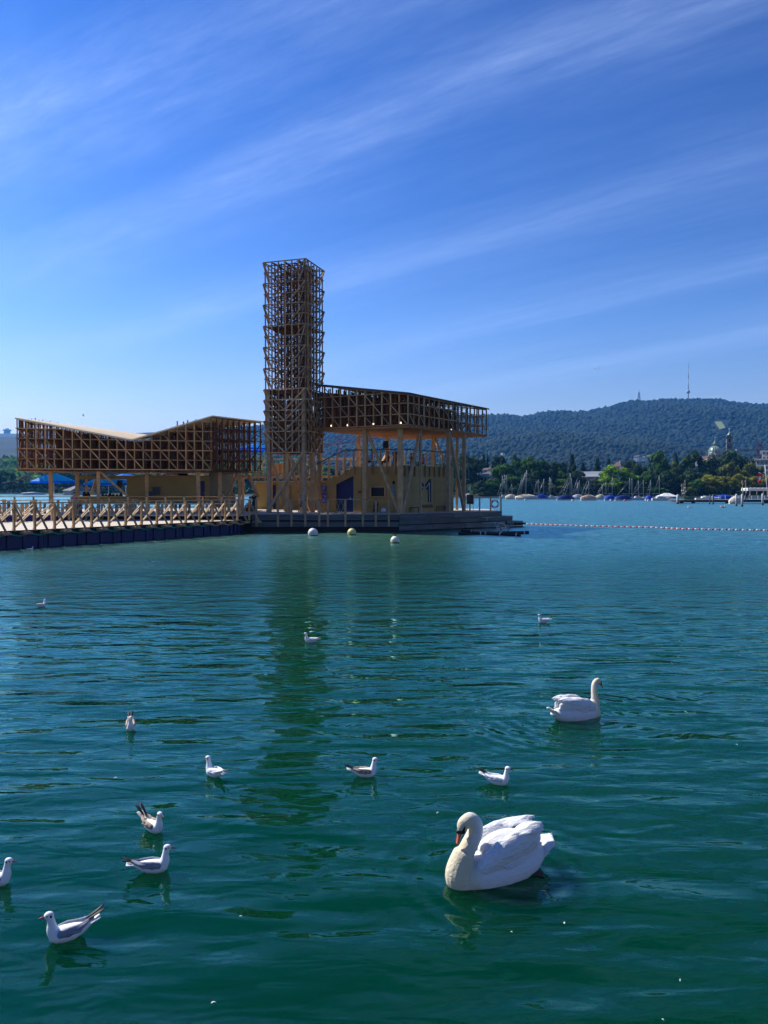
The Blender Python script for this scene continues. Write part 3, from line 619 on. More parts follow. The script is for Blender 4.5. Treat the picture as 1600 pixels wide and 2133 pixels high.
# ------------------------------------------------------------------ floating platform and walkway
FA, FB, FD = V3((-10.6, 63.4, 0)), V3((1.2, 63.4, 0)), V3((10.75, 72.2, 0))
def platform():
    r = empty('floating_platform', (0, 66, 0), 'timber floating platform with grey boarded skirts and steps down to the water', 'platform')
    M_ = Matrix.Translation(-r.location)
    def B_(mb, name, m, par=None):
        mb.v = [tuple(M_ @ V3(p)) for p in mb.v]; return mb.build(name, m, par or r)
    mb = MB(); mb.prism([(-10.6, 63.5), (1.2, 63.5), (10.7, 72.25), (10.4, 79), (5, 84), (-13, 84), (-36, 80), (-36, 60.8), (-11.0, 62.0)], ZD-.12, ZD); B_(mb, 'deck', DECKM)
    mb = MB(); mb.prism([(-10.0, 64.2), (1.0, 64.2), (9.0, 72.5), (8, 78), (-12, 82), (-34, 79), (-34, 62.2)], -.4, ZD-.13); B_(mb, 'float_tank', DARK)
    # front skirt: two broad boards
    for z0, z1 in ((.96, 1.42), (.42, .83)):
        for i in range(3):
            a = lerp(FA, FB, i/3); b = lerp(FA, FB, (i+1)/3-.002); mb = MB(); mb.box(((a.x+b.x)/2, 63.38, (z0+z1)/2), (b.x-a.x, .05, z1-z0)); B_(mb, 'skirt_board', SKIRT)
    # right skirt and the three steps
    d = (FD-FB).normalized(); n = V3((d.y, -d.x, 0))
    for k, (z1, ext, out) in enumerate(((ZD-.01, 0.0, .02), (1.02, .95, .5), (.54, 1.9, .95))):
        z0 = z1-.42; mb = MB(); a = FB+n*.02; b = FD+n*out+d*(ext-.3); e = FD+n*out+d*ext
        # wedge-shaped tread growing to the right
        poly = [(a.x, a.y), (e.x, e.y), (FD.x+d.x*ext-n.x*1.0, FD.y+d.y*ext-n.y*1.0), (FD.x-n.x*1.2, FD.y-n.y*1.2)]
        if k: mb.prism(poly, z1-.06, z1); B_(mb, 'step', SKIRT)
        mb = MB(); m0 = a; seg = 4
        for i in range(seg):
            p, q = lerp(a, e, i/seg), lerp(a, e, (i+1)/seg-.004); mb.slab([(p.x, p.y, z0), (q.x, q.y, z0), (q.x, q.y, z1-.07 if k else z1), (p.x, p.y, z1-.07 if k else z1)], n*.03)
        B_(mb, 'skirt_board', SKIRT)
        if k == 2: mb = MB(); mb.slab([(a.x, a.y, -.1), (e.x, e.y, -.1), (e.x, e.y, z0-.03), (a.x, a.y, z0-.03)], -n*.05); B_(mb, 'hull_side', DARK)
    mb = MB(); q = FD+d*.9+n*.5; mb.box((q.x+.5, q.y+.2, .30), (1.5, .8, .16), math.atan2(d.y, d.x)); B_(mb, 'hull_fender', DARK)
    # floating underside in front
    mb = MB(); mb.box((-4.7, 63.7, .12), (12.0, .2, .5)); B_(mb, 'hull_side', DARK)
platform()
def railing(name, pts, zb, zt, wd, label, cat='railing', capw=.09, m=WOOD, inset=None, rail_th=.06, bases=None, rails=()):
    r = empty(name, pts[0], label, cat)
    for i, p in enumerate(pts):
        mb = MB(); b = (bases[i] if bases else zb); mb.bar(V3((p.x, p.y, b))-r.location, V3((p.x, p.y, zt))-r.location, wd, wd*.7); mb.build('post', m, r)
    mb = MB()
    for a, b in zip(pts, pts[1:]):
        mb.bar(V3((a.x, a.y, zt+rail_th/2))-r.location, V3((b.x, b.y, zt+rail_th/2))-r.location, capw, rail_th, ext=.08)
    mb.build('top_rail', m, r)
    for z in rails:
        mb = MB()
        for a, b in zip(pts, pts[1:]): mb.bar(V3((a.x, a.y, z))-r.location, V3((b.x, b.y, z))-r.location, .03, .03)
        mb.build('wire', METAL, r)
    return r
# front railing of the platform
pp = [pl(px, 1060, FA, FB, .10) for px in (534, 579, 607, 636, 665, 683, 719.5, 756, 783, 810)]
railing('timber_railing', pp, .45, 2.60, .17, 'timber railing of narrow posts along the front edge of the platform by the tower', m=WOODG)
# railing at the right end beside the lifebuoy
q = [at(x, 1064, Y) for x, Y in ((968, 70.6), (979, 71.2), (999, 71.6), (1022, 72.0), (1043.5, 72.4))]
railing('timber_railing', q, ZD-.0, 2.62, .13, 'short timber railing with a thin top rail at the right tip of the platform', m=WOOD)
# railing of the left platform
q = [V3((-33.0+i*1.45, 61.3+.045*i, 0)) for i in range(16)]
railing('timber_railing', q, ZD, 2.82, .12, 'long timber railing in front of the left pavilion and its bar', m=WOOD, rails=(2.3, 1.9))
# ------------------------------------------------------------------ walkway
def walkway():
    F0 = V3((-21.8, 44.9, 0)); F1 = V3((-11.1, 61.0, 0)); d = (F1-F0).normalized(); n = V3((d.y, -d.x, 0)); zw = 1.05
    S = F0-d*7.8; E = F0+d*19.6; K0 = V3((-38, 46.5, 0)); K1 = V3((-19.8, 65.0, 0)); kd = (K1-K0).normalized()
    r = empty('floating_walkway', F0, 'floating timber walkway on navy pontoons leading in from the left', 'walkway')
    M_ = Matrix.Translation(-r.location)
    def B_(mb, name, m, par=None):
        mb.v = [tuple(M_ @ V3(p)) for p in mb.v]; return mb.build(name, m, par or r)
    mb = MB(); mb.prism([(S.x, S.y), (E.x, E.y), (-12.5, 64.6), (K1.x, K1.y), (K0.x, K0.y), (K0.x-1, K0.y-8)], zw-.10, zw); B_(mb, 'deck', DECKM)
    # pontoons: navy tanks with ribs
    L_ = (E-S).length; k = 0; s = 0.0
    while s < L_-.5:
        e = min(L_, s+2.62); a, b = S+d*s-n*.05, S+d*e-n*.05; mb = MB()
        mb.slab([(a.x, a.y, -.3), (b.x, b.y, -.3), (b.x, b.y, .80), (a.x, a.y, .80)], -n*1.4)
        for t in (.12, .5, .88):
            p = lerp(a, b, t)+n*.03; mb.bar((p.x, p.y, -.1), (p.x, p.y, .78), .10, .06, up=d)
        mb.slab([(a.x, a.y, .80), (b.x, b.y, .80), (b.x, b.y, .86), (a.x, a.y, .86)], -n*1.3+n*0)
        B_(mb, 'pontoon', NAVY); s += 2.64
    # far pontoon seen across the deck
    mb = MB(); a, b = K0+V3((-3, 2.4, 0)), V3((-19, 66.8, 0)); mb.slab([(a.x, a.y, .1), (b.x, b.y, .1), (b.x, b.y, 1.42), (a.x, a.y, 1.42)], (0.05, .1, 0)); B_(mb, 'rear_pontoon', mat('navy_bright', (.015, .035, .22), .5, var=.3))
    # edge beam
    mb = MB(); mb.bar(S+V3((0, 0, zw-.09))+n*.02, E+V3((0, 0, zw-.09))+n*.02, .06, .16); B_(mb, 'edge_beam', DARK)
    # side frames: posts, struts, laths
    step = 1.30; nb = int(L_/step)
    for side, (o, dd, nn, cnt) in enumerate(((S+d*.43-d*0, d, n, nb), (K0, kd, V3((kd.y, -kd.x, 0)), 19))):
        for i in range(cnt+1):
            p = o+dd*(i*step+.43 if side == 0 else i*1.32); z0 = zw; zt = 2.58
            mb = MB(); mb.bar(p+V3((0, 0, z0-.05 if side == 0 else z0)), p+V3((0, 0, zt)), .14, .11, up=dd); B_(mb, 'post', WOOD)
            mb = MB(); mb.bar(p+V3((0, 0, zt-.1))+nn*.04, p+dd*.55+nn*(.50 if side == 0 else .3)+V3((0, 0, z0-.12 if side == 0 else z0)), .10, .09, up=dd); B_(mb, 'strut', WOODG)
            if side == 0: mb = MB(); mb.box(p+dd*.55+nn*.3+V3((0, 0, z0-.16)), (.5, .55, .14), math.atan2(dd.y, dd.x)); B_(mb, 'bracket', WOODG)
            if i < cnt:
                mb = MB(); mb.bar(p+V3((0, 0, z0+.12))-nn*.10, p+dd*step+V3((0, 0, zt-.22))-nn*.10, .15, .04)
                if True: mb.bar(p+V3((0, 0, z0+.02))-nn*.2, p+dd*(step-.1)+V3((0, 0, zt-.55))-nn*.2, .12, .04)
                B_(mb, 'lath', WOODG)
        mb = MB(); a = o-dd*1.0; b = o+dd*(cnt*step+.8); mb.bar(a+V3((0, 0, 2.62)), b+V3((0, 0, 2.62)), .14, .07); B_(mb, 'top_rail', WOOD)
    # ropes in swags under the deck edge
    for i in range(nb):
        if i < 3: continue
        p = S+d*(i*step+.43)+n*.16; pts = [p+d*(step*t)+V3((0, 0, zw-.17-.16*math.sin(math.pi*t))) for t in [j/8 for j in range(9)]]
        mb = MB(); mb.tube(pts, .035, 6)
        mb.tube([q+V3((0, 0, .05)) for q in pts], .02, 5); B_(mb, 'rope', ROPEY if i > nb-4 else ROPET)
walkway()
def plank_screen(x0, x1, y0, y1, label, seed):
    r = empty('plank_screen', (x0, y0, ZD), label, 'screen'); rnd = random.Random(seed); n = int((x1-x0)/.34)
    for i in range(n):
        if rnd.random() < .22: continue
        x = (x1-x0)*(i+.5)/n; y = (y1-y0)*(i+.5)/n; h = rnd.choice((1.0, 1.0, 1.15, .9, .75)); mb = MB(); mb.box((x, y, h/2+.02), (rnd.uniform(.16, .30), .05, h)); mb.build('plank', rnd.choice((WOOD, WOODG, SKIRT, MATS['cream_panel'])), r)
    mb = MB(); mb.bar((0, .04, .5), (x1-x0, y1-y0+.04, .5), .05, .08); mb.build('cross_rail', WOOD, r)
mat('cream_panel', (.6, .58, .52), .7)
plank_screen(-35.5, -24.2, 62.4, 63.6, 'uneven plank screen on the left platform behind the walkway rails', 3)
plank_screen(-22.0, -11.8, 64.6, 66.8, 'low plank screen below the bar counter, behind the walkway rails', 5)
# ------------------------------------------------------------------ terrace building under the right pavilion
WA0, WA1 = at(668, 1070, 69.2), at(838, 1070, 66.2); WB1 = at(945, 1065, 73.2)
def terrace():
    r = empty('terrace_building', (WA1.x, WA1.y, ZD), 'ochre plywood building with a roof terrace and stair under the right pavilion', 'building')
    M_ = Matrix.Translation(-r.location)
    def B_(mb, name, m, par=None):
        mb.v = [tuple(M_ @ V3(p)) for p in mb.v]; return mb.build(name, m, par or r)
    zf = 5.32; A, B = WA0, WA1
    def poly(mb, pts, A, B, off=0, th=.07):
        q = [pl(x, y, A, B, off) for x, y in pts]; d = V3(B)-V3(A); n = V3((d.y, -d.x, 0)).normalized(); n = -n if n.dot(V3((0, -1, 0))) > 0 else n
        mb.slab(q, n*th)
    yb = 1072
    mb = MB()
    poly(mb, [(668, 1003), (700, 1003), (700, yb), (668, yb)], A, B)
    poly(mb, [(700, 995), (736.5, 973), (736.5, 991), (700, 1009)], A, B, off=.002)
    poly(mb, [(736.5, 972), (838, 971), (838, yb), (736.5, yb)], A, B, off=.004)
    for k, (x, y) in enumerate(((676, 1000), (684, 996), (692, 992))): poly(mb, [(x, y), (700, y), (700, 1003), (x, 1003)], A, B, off=.006+.003*k)
    B_(mb, 'wall', PLY)
    mb = MB(); poly(mb, [(838.2, 969), (945, 974), (945, 1068), (838.2, yb)], WA1, WB1, off=.01); B_(mb, 'side_wall', PLYD)
    # floor of the terrace
    q = [V3((WA0.x+2.2, WA0.y-.9, 0)), V3((WA1.x, WA1.y, 0)), V3((WB1.x, WB1.y, 0)), V3((WB1.x-7, WB1.y+5, 0)), V3((WA0.x+3, WA0.y+9, 0))]
    mb = MB(); mb.prism([(p.x, p.y) for p in q], zf-.12, zf-.02); B_(mb, 'terrace_floor', WOOD)
    mb = MB(); poly(mb, [(700, 1009), (735.9, 991.2), (735.9, yb-1), (700, yb-1)], A, B, off=-.35, th=.05); dd = B_(mb, 'door', NAVY)
    mb = MB(); poly(mb, [(729, 1036), (730.5, 1036), (730.5, 1041), (729, 1041)], A, B, off=-.28, th=.03); B_(mb, 'handle', METAL, dd)
    mb = MB(); poly(mb, [(746.5, 1022), (752, 1022), (752, 1027), (746.5, 1027)], A, B, off=.05, th=.04); B_(mb, 'switch_box', WOODSHADE)
    mb = MB(); poly(mb, [(770, 1012.5), (803.5, 1012.5), (803.5, 1015.5), (770, 1015.5)], A, B, off=.09); poly(mb, [(770, 1033.5), (803.5, 1033.5), (803.5, 1036), (770, 1036)], A, B, off=.09)
    poly(mb, [(770, 1015.5), (773, 1015.5), (773, 1033.5), (770, 1033.5)], A, B, off=.09); poly(mb, [(800.5, 1015.5), (803.5, 1015.5), (803.5, 1033.5), (800.5, 1033.5)], A, B, off=.09)
    fr = B_(mb, 'window_frame', WOOD)
    mb = MB(); poly(mb, [(773, 1015.5), (800.5, 1015.5), (800.5, 1033.5), (773, 1033.5)], A, B, off=.04, th=.03); B_(mb, 'window', mat('dark_glass', (.006, .010, .014), .35, spec=.2), fr)
    # board seams
    mb = MB()
    for x in (752.5, 786, 820): poly(mb, [(x, 973 if x != 786 else 1036), (x+.35, 973 if x != 786 else 1036), (x+.35, yb), (x, yb)], A, B, off=.012, th=.01)
    for x in (858, 905, 926): poly(mb, [(x, 1000), (x+.3, 1000), (x+.3, 1066), (x, 1066)], WA1, WB1, off=.018, th=.01)
    poly(mb, [(840, 1024.5), (944, 1023), (944, 1023.3), (840, 1024.8)], WA1, WB1, off=.018, th=.01)
    B_(mb, 'seam', WOODSHADE)
    # stair rail and terrace rail: posts are broad planks hung on the edge
    pts = [(640, 976, 69.6), (655, 969, 69.4), (670, 961, 69.2), (686, 952.5, 68.8), (703, 945, 68.4), (718.5, 937.5, 68.2)]
    for (x, y, Y) in pts[1:]:
        mb = MB(); p = at(x, y, Y); b = at(x, y+50 if x < 700 else 988, Y); mb.bar(b, p, .26, .07, up=(1, -.3, 0)); B_(mb, 'rail_post', WOOD)
    mb = MB(); mb.bar(at(*pts[0]), at(*pts[-1]), .08, .08)
    xs = [(718.5, 937.5), (838, 935.5)]
    a, b = pl(718, 938, A, B, .2), pl(838, 935.6, A, B, .2); zr = 6.78
    a.z = b.z = zr; mb.bar(a, b, .07, .09); c = pl(945, 945, WA1, WB1, .2); c.z = zr; mb.bar(b, c, .07, .09); B_(mb, 'top_rail', mat('rail_dark', (.05, .05, .055), .6))
    for x in (719, 737, 760, 775, 793, 806, 822, 836):
        p = pl(x, 950, A, B, .12); mb = MB(); mb.bar((p.x, p.y, 4.7), (p.x, p.y, zr-.04), .26, .06, up=(b-a)); B_(mb, 'rail_post', WOOD)
    for x in (846, 855, 866, 877, 887.5, 897, 907, 917, 927, 937):
        p = pl(x, 950, WA1, WB1, .12); mb = MB(); mb.bar((p.x, p.y, 4.55), (p.x, p.y, zr-.04), .05, .24, up=(0, 0, 1)); B_(mb, 'rail_post', WOODG)
    for i in range(9):
        t = i/8; p = V3((WB1.x-.3-5.5*t, WB1.y+.5+4.5*t, 0)); mb = MB(); mb.bar((p.x, p.y, zf), (p.x, p.y, zr), .16, .06, up=(1, -.7, 0)); B_(mb, 'rail_post', WOODG)
    # painted mark on the side wall: an M made of a half and a tall one, with pale inlines
    A2, B2 = WA1, WB1; mb = MB()
    def f(x): return 840+x/10.0
    def g(y): return 920+y/10.0
    for q in ([(378, 810), (438, 905), (414, 960), (378, 905)], [(378, 900), (414, 965), (404, 1010), (378, 1020)],
              [(455, 900), (545, 775), (582, 775), (582, 850), (545, 850), (470, 960)], [(470, 965), (516, 900), (516, 1005), (485, 1000)],
              [(516, 850), (541, 850), (541, 1258), (516, 1258)], [(552, 850), (582, 850), (582, 1262), (552, 1262)]):
        poly(mb, [(f(x), g(y)) for x, y in q], A2, B2, off=.03, th=.012)
    B_(mb, 'painted_mark', mat('mark_navy', (.004, .006, .03), .6))
    mb = MB()
    for q in ([(541, 850), (552, 850), (552, 1262), (541, 1262)], [(470, 960), (543, 850), (552, 858), (478, 968)], [(378, 905), (414, 960), (408, 968), (378, 920)]):
        poly(mb, [(f(x), g(y)) for x, y in q], A2, B2, off=.036, th=.012)
    B_(mb, 'mark_inline', mat('mark_pale', (.45, .5, .5), .6))
    cu = bpy.data.curves.new('lettering', 'FONT'); cu.body = 'MANIFESTA'; cu.size = .42; cu.extrude = .004; cu.align_x = 'CENTER'
    to = bpy.data.objects.new('lettering', cu); COL.objects.link(to); dg = bpy.context.evaluated_depsgraph_get(); me = bpy.data.meshes.new_from_object(to.evaluated_get(dg)); bpy.data.objects.remove(to)
    p = pl(888, 1058, A2, B2, .045); dv = (V3((B2.x-A2.x, B2.y-A2.y, 0))).normalized()
    me.transform(Matrix.Translation(p-r.location) @ Matrix.Rotation(math.atan2(dv.y, dv.x), 4, 'Z') @ Matrix.Rotation(R(90), 4, 'X')); me.materials.clear(); me.materials.append(MATS['mark_navy'])
    o = bpy.data.objects.new('lettering', me); COL.objects.link(o); o.parent = r
    # door leaf light strip and sign on wall
    mb = MB(); poly(mb, [(817, 1012), (822, 1012), (822, 1040), (817, 1040)], A, B, off=.05, th=.02); B_(mb, 'notice', mat('pale_blue_sheet', (.12, .25, .38), .6))
    mb = MB(); poly(mb, [(819.5, 1001), (822.5, 1003), (822.5, 1007), (819.5, 1009), (817.5, 1007), (817.5, 1003)], A, B, off=.06, th=.02); B_(mb, 'round_sign', DARK)
terrace()
# posters beside the stair
def poster(px0, px1, ys, A, B, off, label, seed):
    r = empty('poster_board', pl((px0+px1)/2, ys[0][1], A, B, off), label, 'poster board'); rnd = random.Random(seed)
    for (y0, y1) in ys:
        q = [pl(px0, y0, A, B, off)-r.location, pl(px1, y0, A, B, off)-r.location, pl(px1, y1, A, B, off)-r.location, pl(px0, y1, A, B, off)-r.location]
        mb = MB(); mb.slab(q, (0, .02, 0)); s = mb.build('poster', mat('poster_blue', (.10, .09, .32), .5, var=.3, vscale=4), r)
        mb = MB()
        for i in range(7):
            u0, v0 = rnd.uniform(.05, .6), rnd.uniform(.05, .8); u1, v1 = min(.95, u0+rnd.uniform(.15, .35)), min(.95, v0+rnd.uniform(.04, .14))
            def b(u, v): return lerp(lerp(q[0], q[1], u), lerp(q[3], q[2], u), v)+V3((0, -.012, 0))
            mb.slab([b(u0, v0), b(u1, v0), b(u1, v1), b(u0, v1)], (0, .006, 0))
        mb.build('poster_print', mat('poster_pale', (.5, .45, .6), .5), s)
poster(671, 680.5, [(1011, 1023), (1026, 1039), (1040, 1048)], WA0, WA1, .12, 'column of blue and violet posters on the plywood wall right of the tower legs', 1)
poster(624, 631, [(1030, 1041), (1042, 1056)], (-7.6, 68.0), (-6.3, 67.8), 0, 'small blue poster behind the right front tower leg', 2)
# back building and upper gallery between the pavilions
def rear_block():
    r = empty('rear_building', (-9, 80, ZD), 'ochre rear room with a navy door seen between the tower legs', 'building')
    A, B = (-14.5, 79.0), (-5.0, 79.0)
    def part(px0, y0, px1, y1, name, m, off=0, th=.08, par=None):
        mb = MB(); q = [pl(px0, y0, A, B, off), pl(px1, y0, A, B, off), pl(px1, y1, A, B, off), pl(px0, y1, A, B, off)]
        mb.slab([p-r.location for p in q], (0, th, 0)); return mb.build(name, m, par or r)
    part(531, 1004, 640, 1063, 'wall', PLYD); part(640.5, 1004, 672, 1063, 'wall', PLY, off=.003)
    d = part(566, 1010, 574.5, 1062, 'door', NAVY, off=.1); part(573, 1035, 574, 1038, 'handle', METAL, .14, .03, d)
    part(600, 1011, 605, 1040, 'slot_window', DARK, .1); part(621, 1008, 631, 1027, 'window', DARK, .1)
    part(528, 1002, 675, 1004, 'roof', WOOD, .3, 3.0)
rear_block()
def gallery():
    A, B = V3((-16.5, 76.5, 0)), V3((-2.5, 75.0, 0)); r = empty('upper_gallery', (A.x, A.y, 4.9), 'raised timber gallery with a rail coloured as sunlit linking the two pavilions behind the tower', 'gallery')
    loc = r.location; n = 20; d = (B-A).normalized(); bk = V3((.1, 1.6, 0))
    mb = MB(); mb.slab([(A.x-loc.x, A.y-loc.y, -.15), (B.x-loc.x, B.y-loc.y, -.15), (B.x-loc.x, B.y-loc.y+1.6, -.15), (A.x-loc.x, A.y-loc.y+1.6, -.15)], (0, 0, -.2)); mb.build('gallery_floor', WOOD, r)
    for off, nm in ((0, 0), (1.6, 1)):
        for i in range(n+1):
            p = lerp(A, B, i/n)+V3((0, off, 0)); mb = MB(); mb.bar((p.x-loc.x, p.y-loc.y-.05, -.5), (p.x-loc.x, p.y-loc.y-.05, 1.42), .15, .07, up=(1, 0, 0)); mb.build('rail_post', WOOD, r)
        mb = MB(); mb.bar(A+V3((0, off, 1.46+4.9))-loc, B+V3((0, off, 1.46+4.9))-loc, .16, .08); mb.build('top_rail', mat('sunlit_rail', (.6, .57, .52), .6), r)  # top rail paler than the posts: sunlight put into its colour
    for i in range(0, n+1, 4):
        p = lerp(A, B, i/n)+V3((0, .8, 0)); mb = MB(); mb.bar((p.x-loc.x, p.y-loc.y, ZD-loc.z), (p.x-loc.x, p.y-loc.y, -.36), .22); mb.build('support_post', WOOD, r)
    mb = MB()
    for i in range(7): 
        p = lerp(A, B, .38+.02*i)+V3((0, 1.2, 0)); mb.box((p.x-loc.x, p.y-loc.y, .5), (.24, .05, 1.1))
    mb.build('screen_boards', WOOD, r)
gallery()
# ------------------------------------------------------------------ small things on and around the platform
def mooring_buoy(px, ywl, rad, col, label):
    p = lvl(px, ywl); r = empty('mooring_buoy', (p.x, p.y, 0), label, 'buoy', 'mooring buoys in front of the platform')
    mb = MB(); mb.ball((0, 0, rad*.55), rad, 20, 14); mb.build('float', mat('buoy_'+label.split()[0], col, .4, var=.08, vscale=3), r)
    mb = MB(); mb.lathe([(rad*.985, 0), (rad*.99, .03), (rad*.995, .10)], (0, 0, -.02), 20); mb.build('waterline_band', mat('algae', (.10, .13, .05), .8), r)
    mb = MB(); mb.tube([(0, 0, rad*1.45), (0, 0, rad*1.85)], .025, 6); mb.lathe([(.05, 0), (.07, .03), (.07, .06), (.03, .08)], (0, 0, rad*1.52), 8)
    pts = [(.09*math.cos(a), 0, rad*1.95+.09*math.sin(a)) for a in [i*math.pi/6 for i in range(13)]]; mb.tube(pts, .018, 5, caps=False)
    mb.build('eyelet', DARK, r)
mooring_buoy(652, 1116, .37, (.72, .72, .70), 'white round mooring buoy below the tower legs')
mooring_buoy(733, 1114.5, .33, (.70, .68, .28), 'yellowish round mooring buoy in the middle of three')
mooring_buoy(823, 1131, .29, (.72, .72, .58), 'cream round mooring buoy nearest the camera, right of the yellowish one')
def lifebuoy():
    c = at(1031, 1049.6, 71.9); r = empty('lifebuoy', c, 'white lifebuoy ring with red bands hanging on the rail at the platform tip', 'lifebuoy')
    def ring(a0, a1, rr, mm, name, n=10):
        mb = MB(); pts = [(.30*math.cos(a), 0, .30*math.sin(a)) for a in [a0+(a1-a0)*i/n for i in range(n+1)]]; mb.tube(pts, rr, 10); mb.build(name, mm, r)
    for k in range(4):
        a = math.pi/4+k*math.pi/2; ring(a+.16, a+math.pi/2-.16, .075, WHITE, 'ring_segment'); ring(a-.16, a+.16, .079, mat('red_band', (.6, .05, .03), .5), 'band', 4)
    mb = MB()
    for k in range(4):
        a = math.pi/4+k*math.pi/2; pts = [((.42-.03*abs(t-.5))*math.cos(a+t*math.pi/2), -.05, (.42-.03*abs(t-.5))*math.sin(a+t*math.pi/2)) for t in [i/6 for i in range(7)]]; mb.tube(pts, .012, 5)
    mb.build('grab_line', WHITE, r)
lifebuoy()
def chalkboard():
    c = at(979.5, 1040, 70.6); r = empty('chalkboard', (c.x, c.y, ZD), 'black menu chalkboard in a pale wooden frame on an easel at the platform tip', 'chalkboard')
    h = c.z-ZD; w_, hh = .62, .84
    mb = MB(); mb.box((0, 0, h), (w_-.06, .02, hh-.06)); bd = mb.build('board', mat('chalk_black', (.012, .01, .01), .7), r)
    mb = MB()
    for x in (-1, 1): mb.box((x*w_/2, 0, h), (.06, .04, hh+.06))
    for z in (-1, 1): mb.box((0, 0, h+z*hh/2), (w_-.06, .04, .06))
    mb.build('frame', mat('pale_pine', (.62, .42, .2), .6), r)
    mb = MB(); rnd = random.Random(2)
    for i in range(6):
        z = h+.28-.1*i; x = -.2
        while x < .2:
            l = rnd.uniform(.03, .1); mb.box((x+l/2, -.014, z), (l, .004, .018)); x += l+.03
        if i == 1: continue
    mb.build('chalk_writing', mat('chalk', (.4, .35, .3), .9), bd)
    for x in (-.25, .25):
        mb = MB(); mb.bar((x, 0, h-hh/2), (x*1.15, -.08, 0), .035); mb.build('leg', MATS['pale_pine'], r)
    mb = MB(); mb.bar((0, .02, h), (0, .4, 0), .03); mb.build('leg', MATS['pale_pine'], r)
chalkboard()
def pipe_raft():
    a0, a1 = lvl(984, 1112.5), lvl(1084, 1117); b0, b1 = lvl(956, 1114.5), lvl(1107, 1113.5)
    r = empty('pipe_raft', ((a0.x+b1.x)/2, 61, 0), 'low raft of black plastic pipes with white clips moored at the platform tip', 'raft'); o = r.location
    b1 = V3((b1.x, b1.y+1.2, 0)); b0 = V3((b0.x, b0.y+.2, 0))
    for a, b in ((a0, a1), (b0, b1), (a0+V3((-.6, 2.4, 0)), a1+V3((-1.2, 2.9, 0)))):
        mb = MB(); mb.tube([a-o+V3((0, 0, .10)), b-o+V3((0, 0, .10))], .12, 12); mb.build('pipe', BLACK, r)
        for t in (.3, .6, .93):
            mb = MB(); p = lerp(a, b, t)-o; q = (b-a).normalized()*.04; mb.tube([p-q+V3((0, 0, .10)), p+q+V3((0, 0, .10))], .135, 12); mb.build('clip', WHITE, r)
    mb = MB()
    for i in range(14):
        t = .1+.5*i/14; p = lerp(a0, a1, t)-o+V3((-.1, .35, .23)); mb.box((p.x, p.y+.8, p.z), (.16, 2.0, .03))
    mb.build('slatted_deck', WOODG, r)
pipe_raft()
def wheelchair():
    c = at(1044.5, 1099.5, 62.0); r = empty('wheelchair', (c.x, c.y, .25), 'bathing wheelchair with two large spoked wheels standing on the pipe raft', 'wheelchair'); rad = .37; zc = c.z-.25
    mW = mat('wheel_rim', (.6, .6, .55), .4)
    for off in (0, 1):
        ox, oy = off*.36, off*.62
        mb = MB(); pts = [(ox+rad*math.cos(t), oy, zc+rad*math.sin(t)) for t in [i*math.pi/14 for i in range(29)]]; mb.tube(pts, .028, 6, caps=False); w1 = mb.build('wheel', BLACK if off else mW, r)
        mb = MB(); pts = [(ox+(rad-.06)*math.cos(t), oy-.04, zc+(rad-.06)*math.sin(t)) for t in [i*math.pi/14 for i in range(29)]]; mb.tube(pts, .013, 5, caps=False)
        for i in range(9):
            t = i*2*math.pi/9; mb.bar((ox, oy, zc), (ox+rad*math.cos(t), oy, zc+rad*math.sin(t)), .012)
        mb.build('spokes', METAL, w1)
    mb = MB(); mb.box((.12, .3, zc+.12), (.42, .42, .05)); mb.build('seat', DARK, r)
    mb = MB(); mb.bar((.34, .1, zc+.1), (.46, .1, zc+.55), .03); mb.bar((.34, .52, zc+.1), (.46, .52, zc+.55), .03); mb.box((.41, .31, zc+.4), (.04, .4, .3)); mb.build('backrest', DARK, r)
    mb = MB(); mb.bar((-.1, .1, zc), (-.42, .12, zc-.25), .03); mb.bar((-.1, .5, zc), (-.42, .5, zc-.25), .03); mb.bar((-.05, .06, zc), (.3, .56, zc), .03); mb.box((-.45, .3, zc-.27), (.14, .4, .02)); mb.build('footrest', METAL, r)
wheelchair()
def float_line():
    pts = [lvl(1078, 1091.5), lvl(1160, 1094.5), lvl(1240, 1097), lvl(1352, 1099.2), lvl(1420, 1102.4), lvl(1465, 1103.6), lvl(1540, 1104.6), lvl(1600, 1105.6), lvl(1680, 1107.5)]
    r = empty('float_line', pts[0], 'line of red and white floats marking the bathing area on the right', 'float line', None); o = r.location
    mb = MB(); mb.tube([p-o+V3((0, 0, .03)) for p in pts], .018, 5); mb.build('rope', WHITE, r)
    mR, mWh = mat('float_red', (.50, .02, .03), .45), mat('float_white', (.75, .72, .72), .45)
    ln = [0]
    for a, b in zip(pts, pts[1:]): ln.append(ln[-1]+(b-a).length)
    sp_ = ln[-1]/98; n = 0; s = .1; me = {}
    while s < ln[-1]-.1 and n < 98:
        k = max(i for i in range(len(ln)-1) if ln[i] <= s); t = (s-ln[k])/(ln[k+1]-ln[k]); p = lerp(pts[k], pts[k+1], t)-o; d = (pts[k+1]-pts[k]).normalized()
        key = n % 2
        if key not in me:
            mb = MB(); mb.tube([(-.085, 0, 0), (-.07, 0, 0), (.07, 0, 0), (.085, 0, 0)], [.045, .075, .075, .045], 10); q = mb.build('float', mR if key else mWh, r); me[key] = q.data; f = q
        else:
            f = bpy.data.objects.new('float', me[key]); COL.objects.link(f); f.parent = r
        f.location = p+V3((0, 0, .035)); f.rotation_euler = (0, 0, math.atan2(d.y, d.x)); s += sp_; n += 1
float_line()
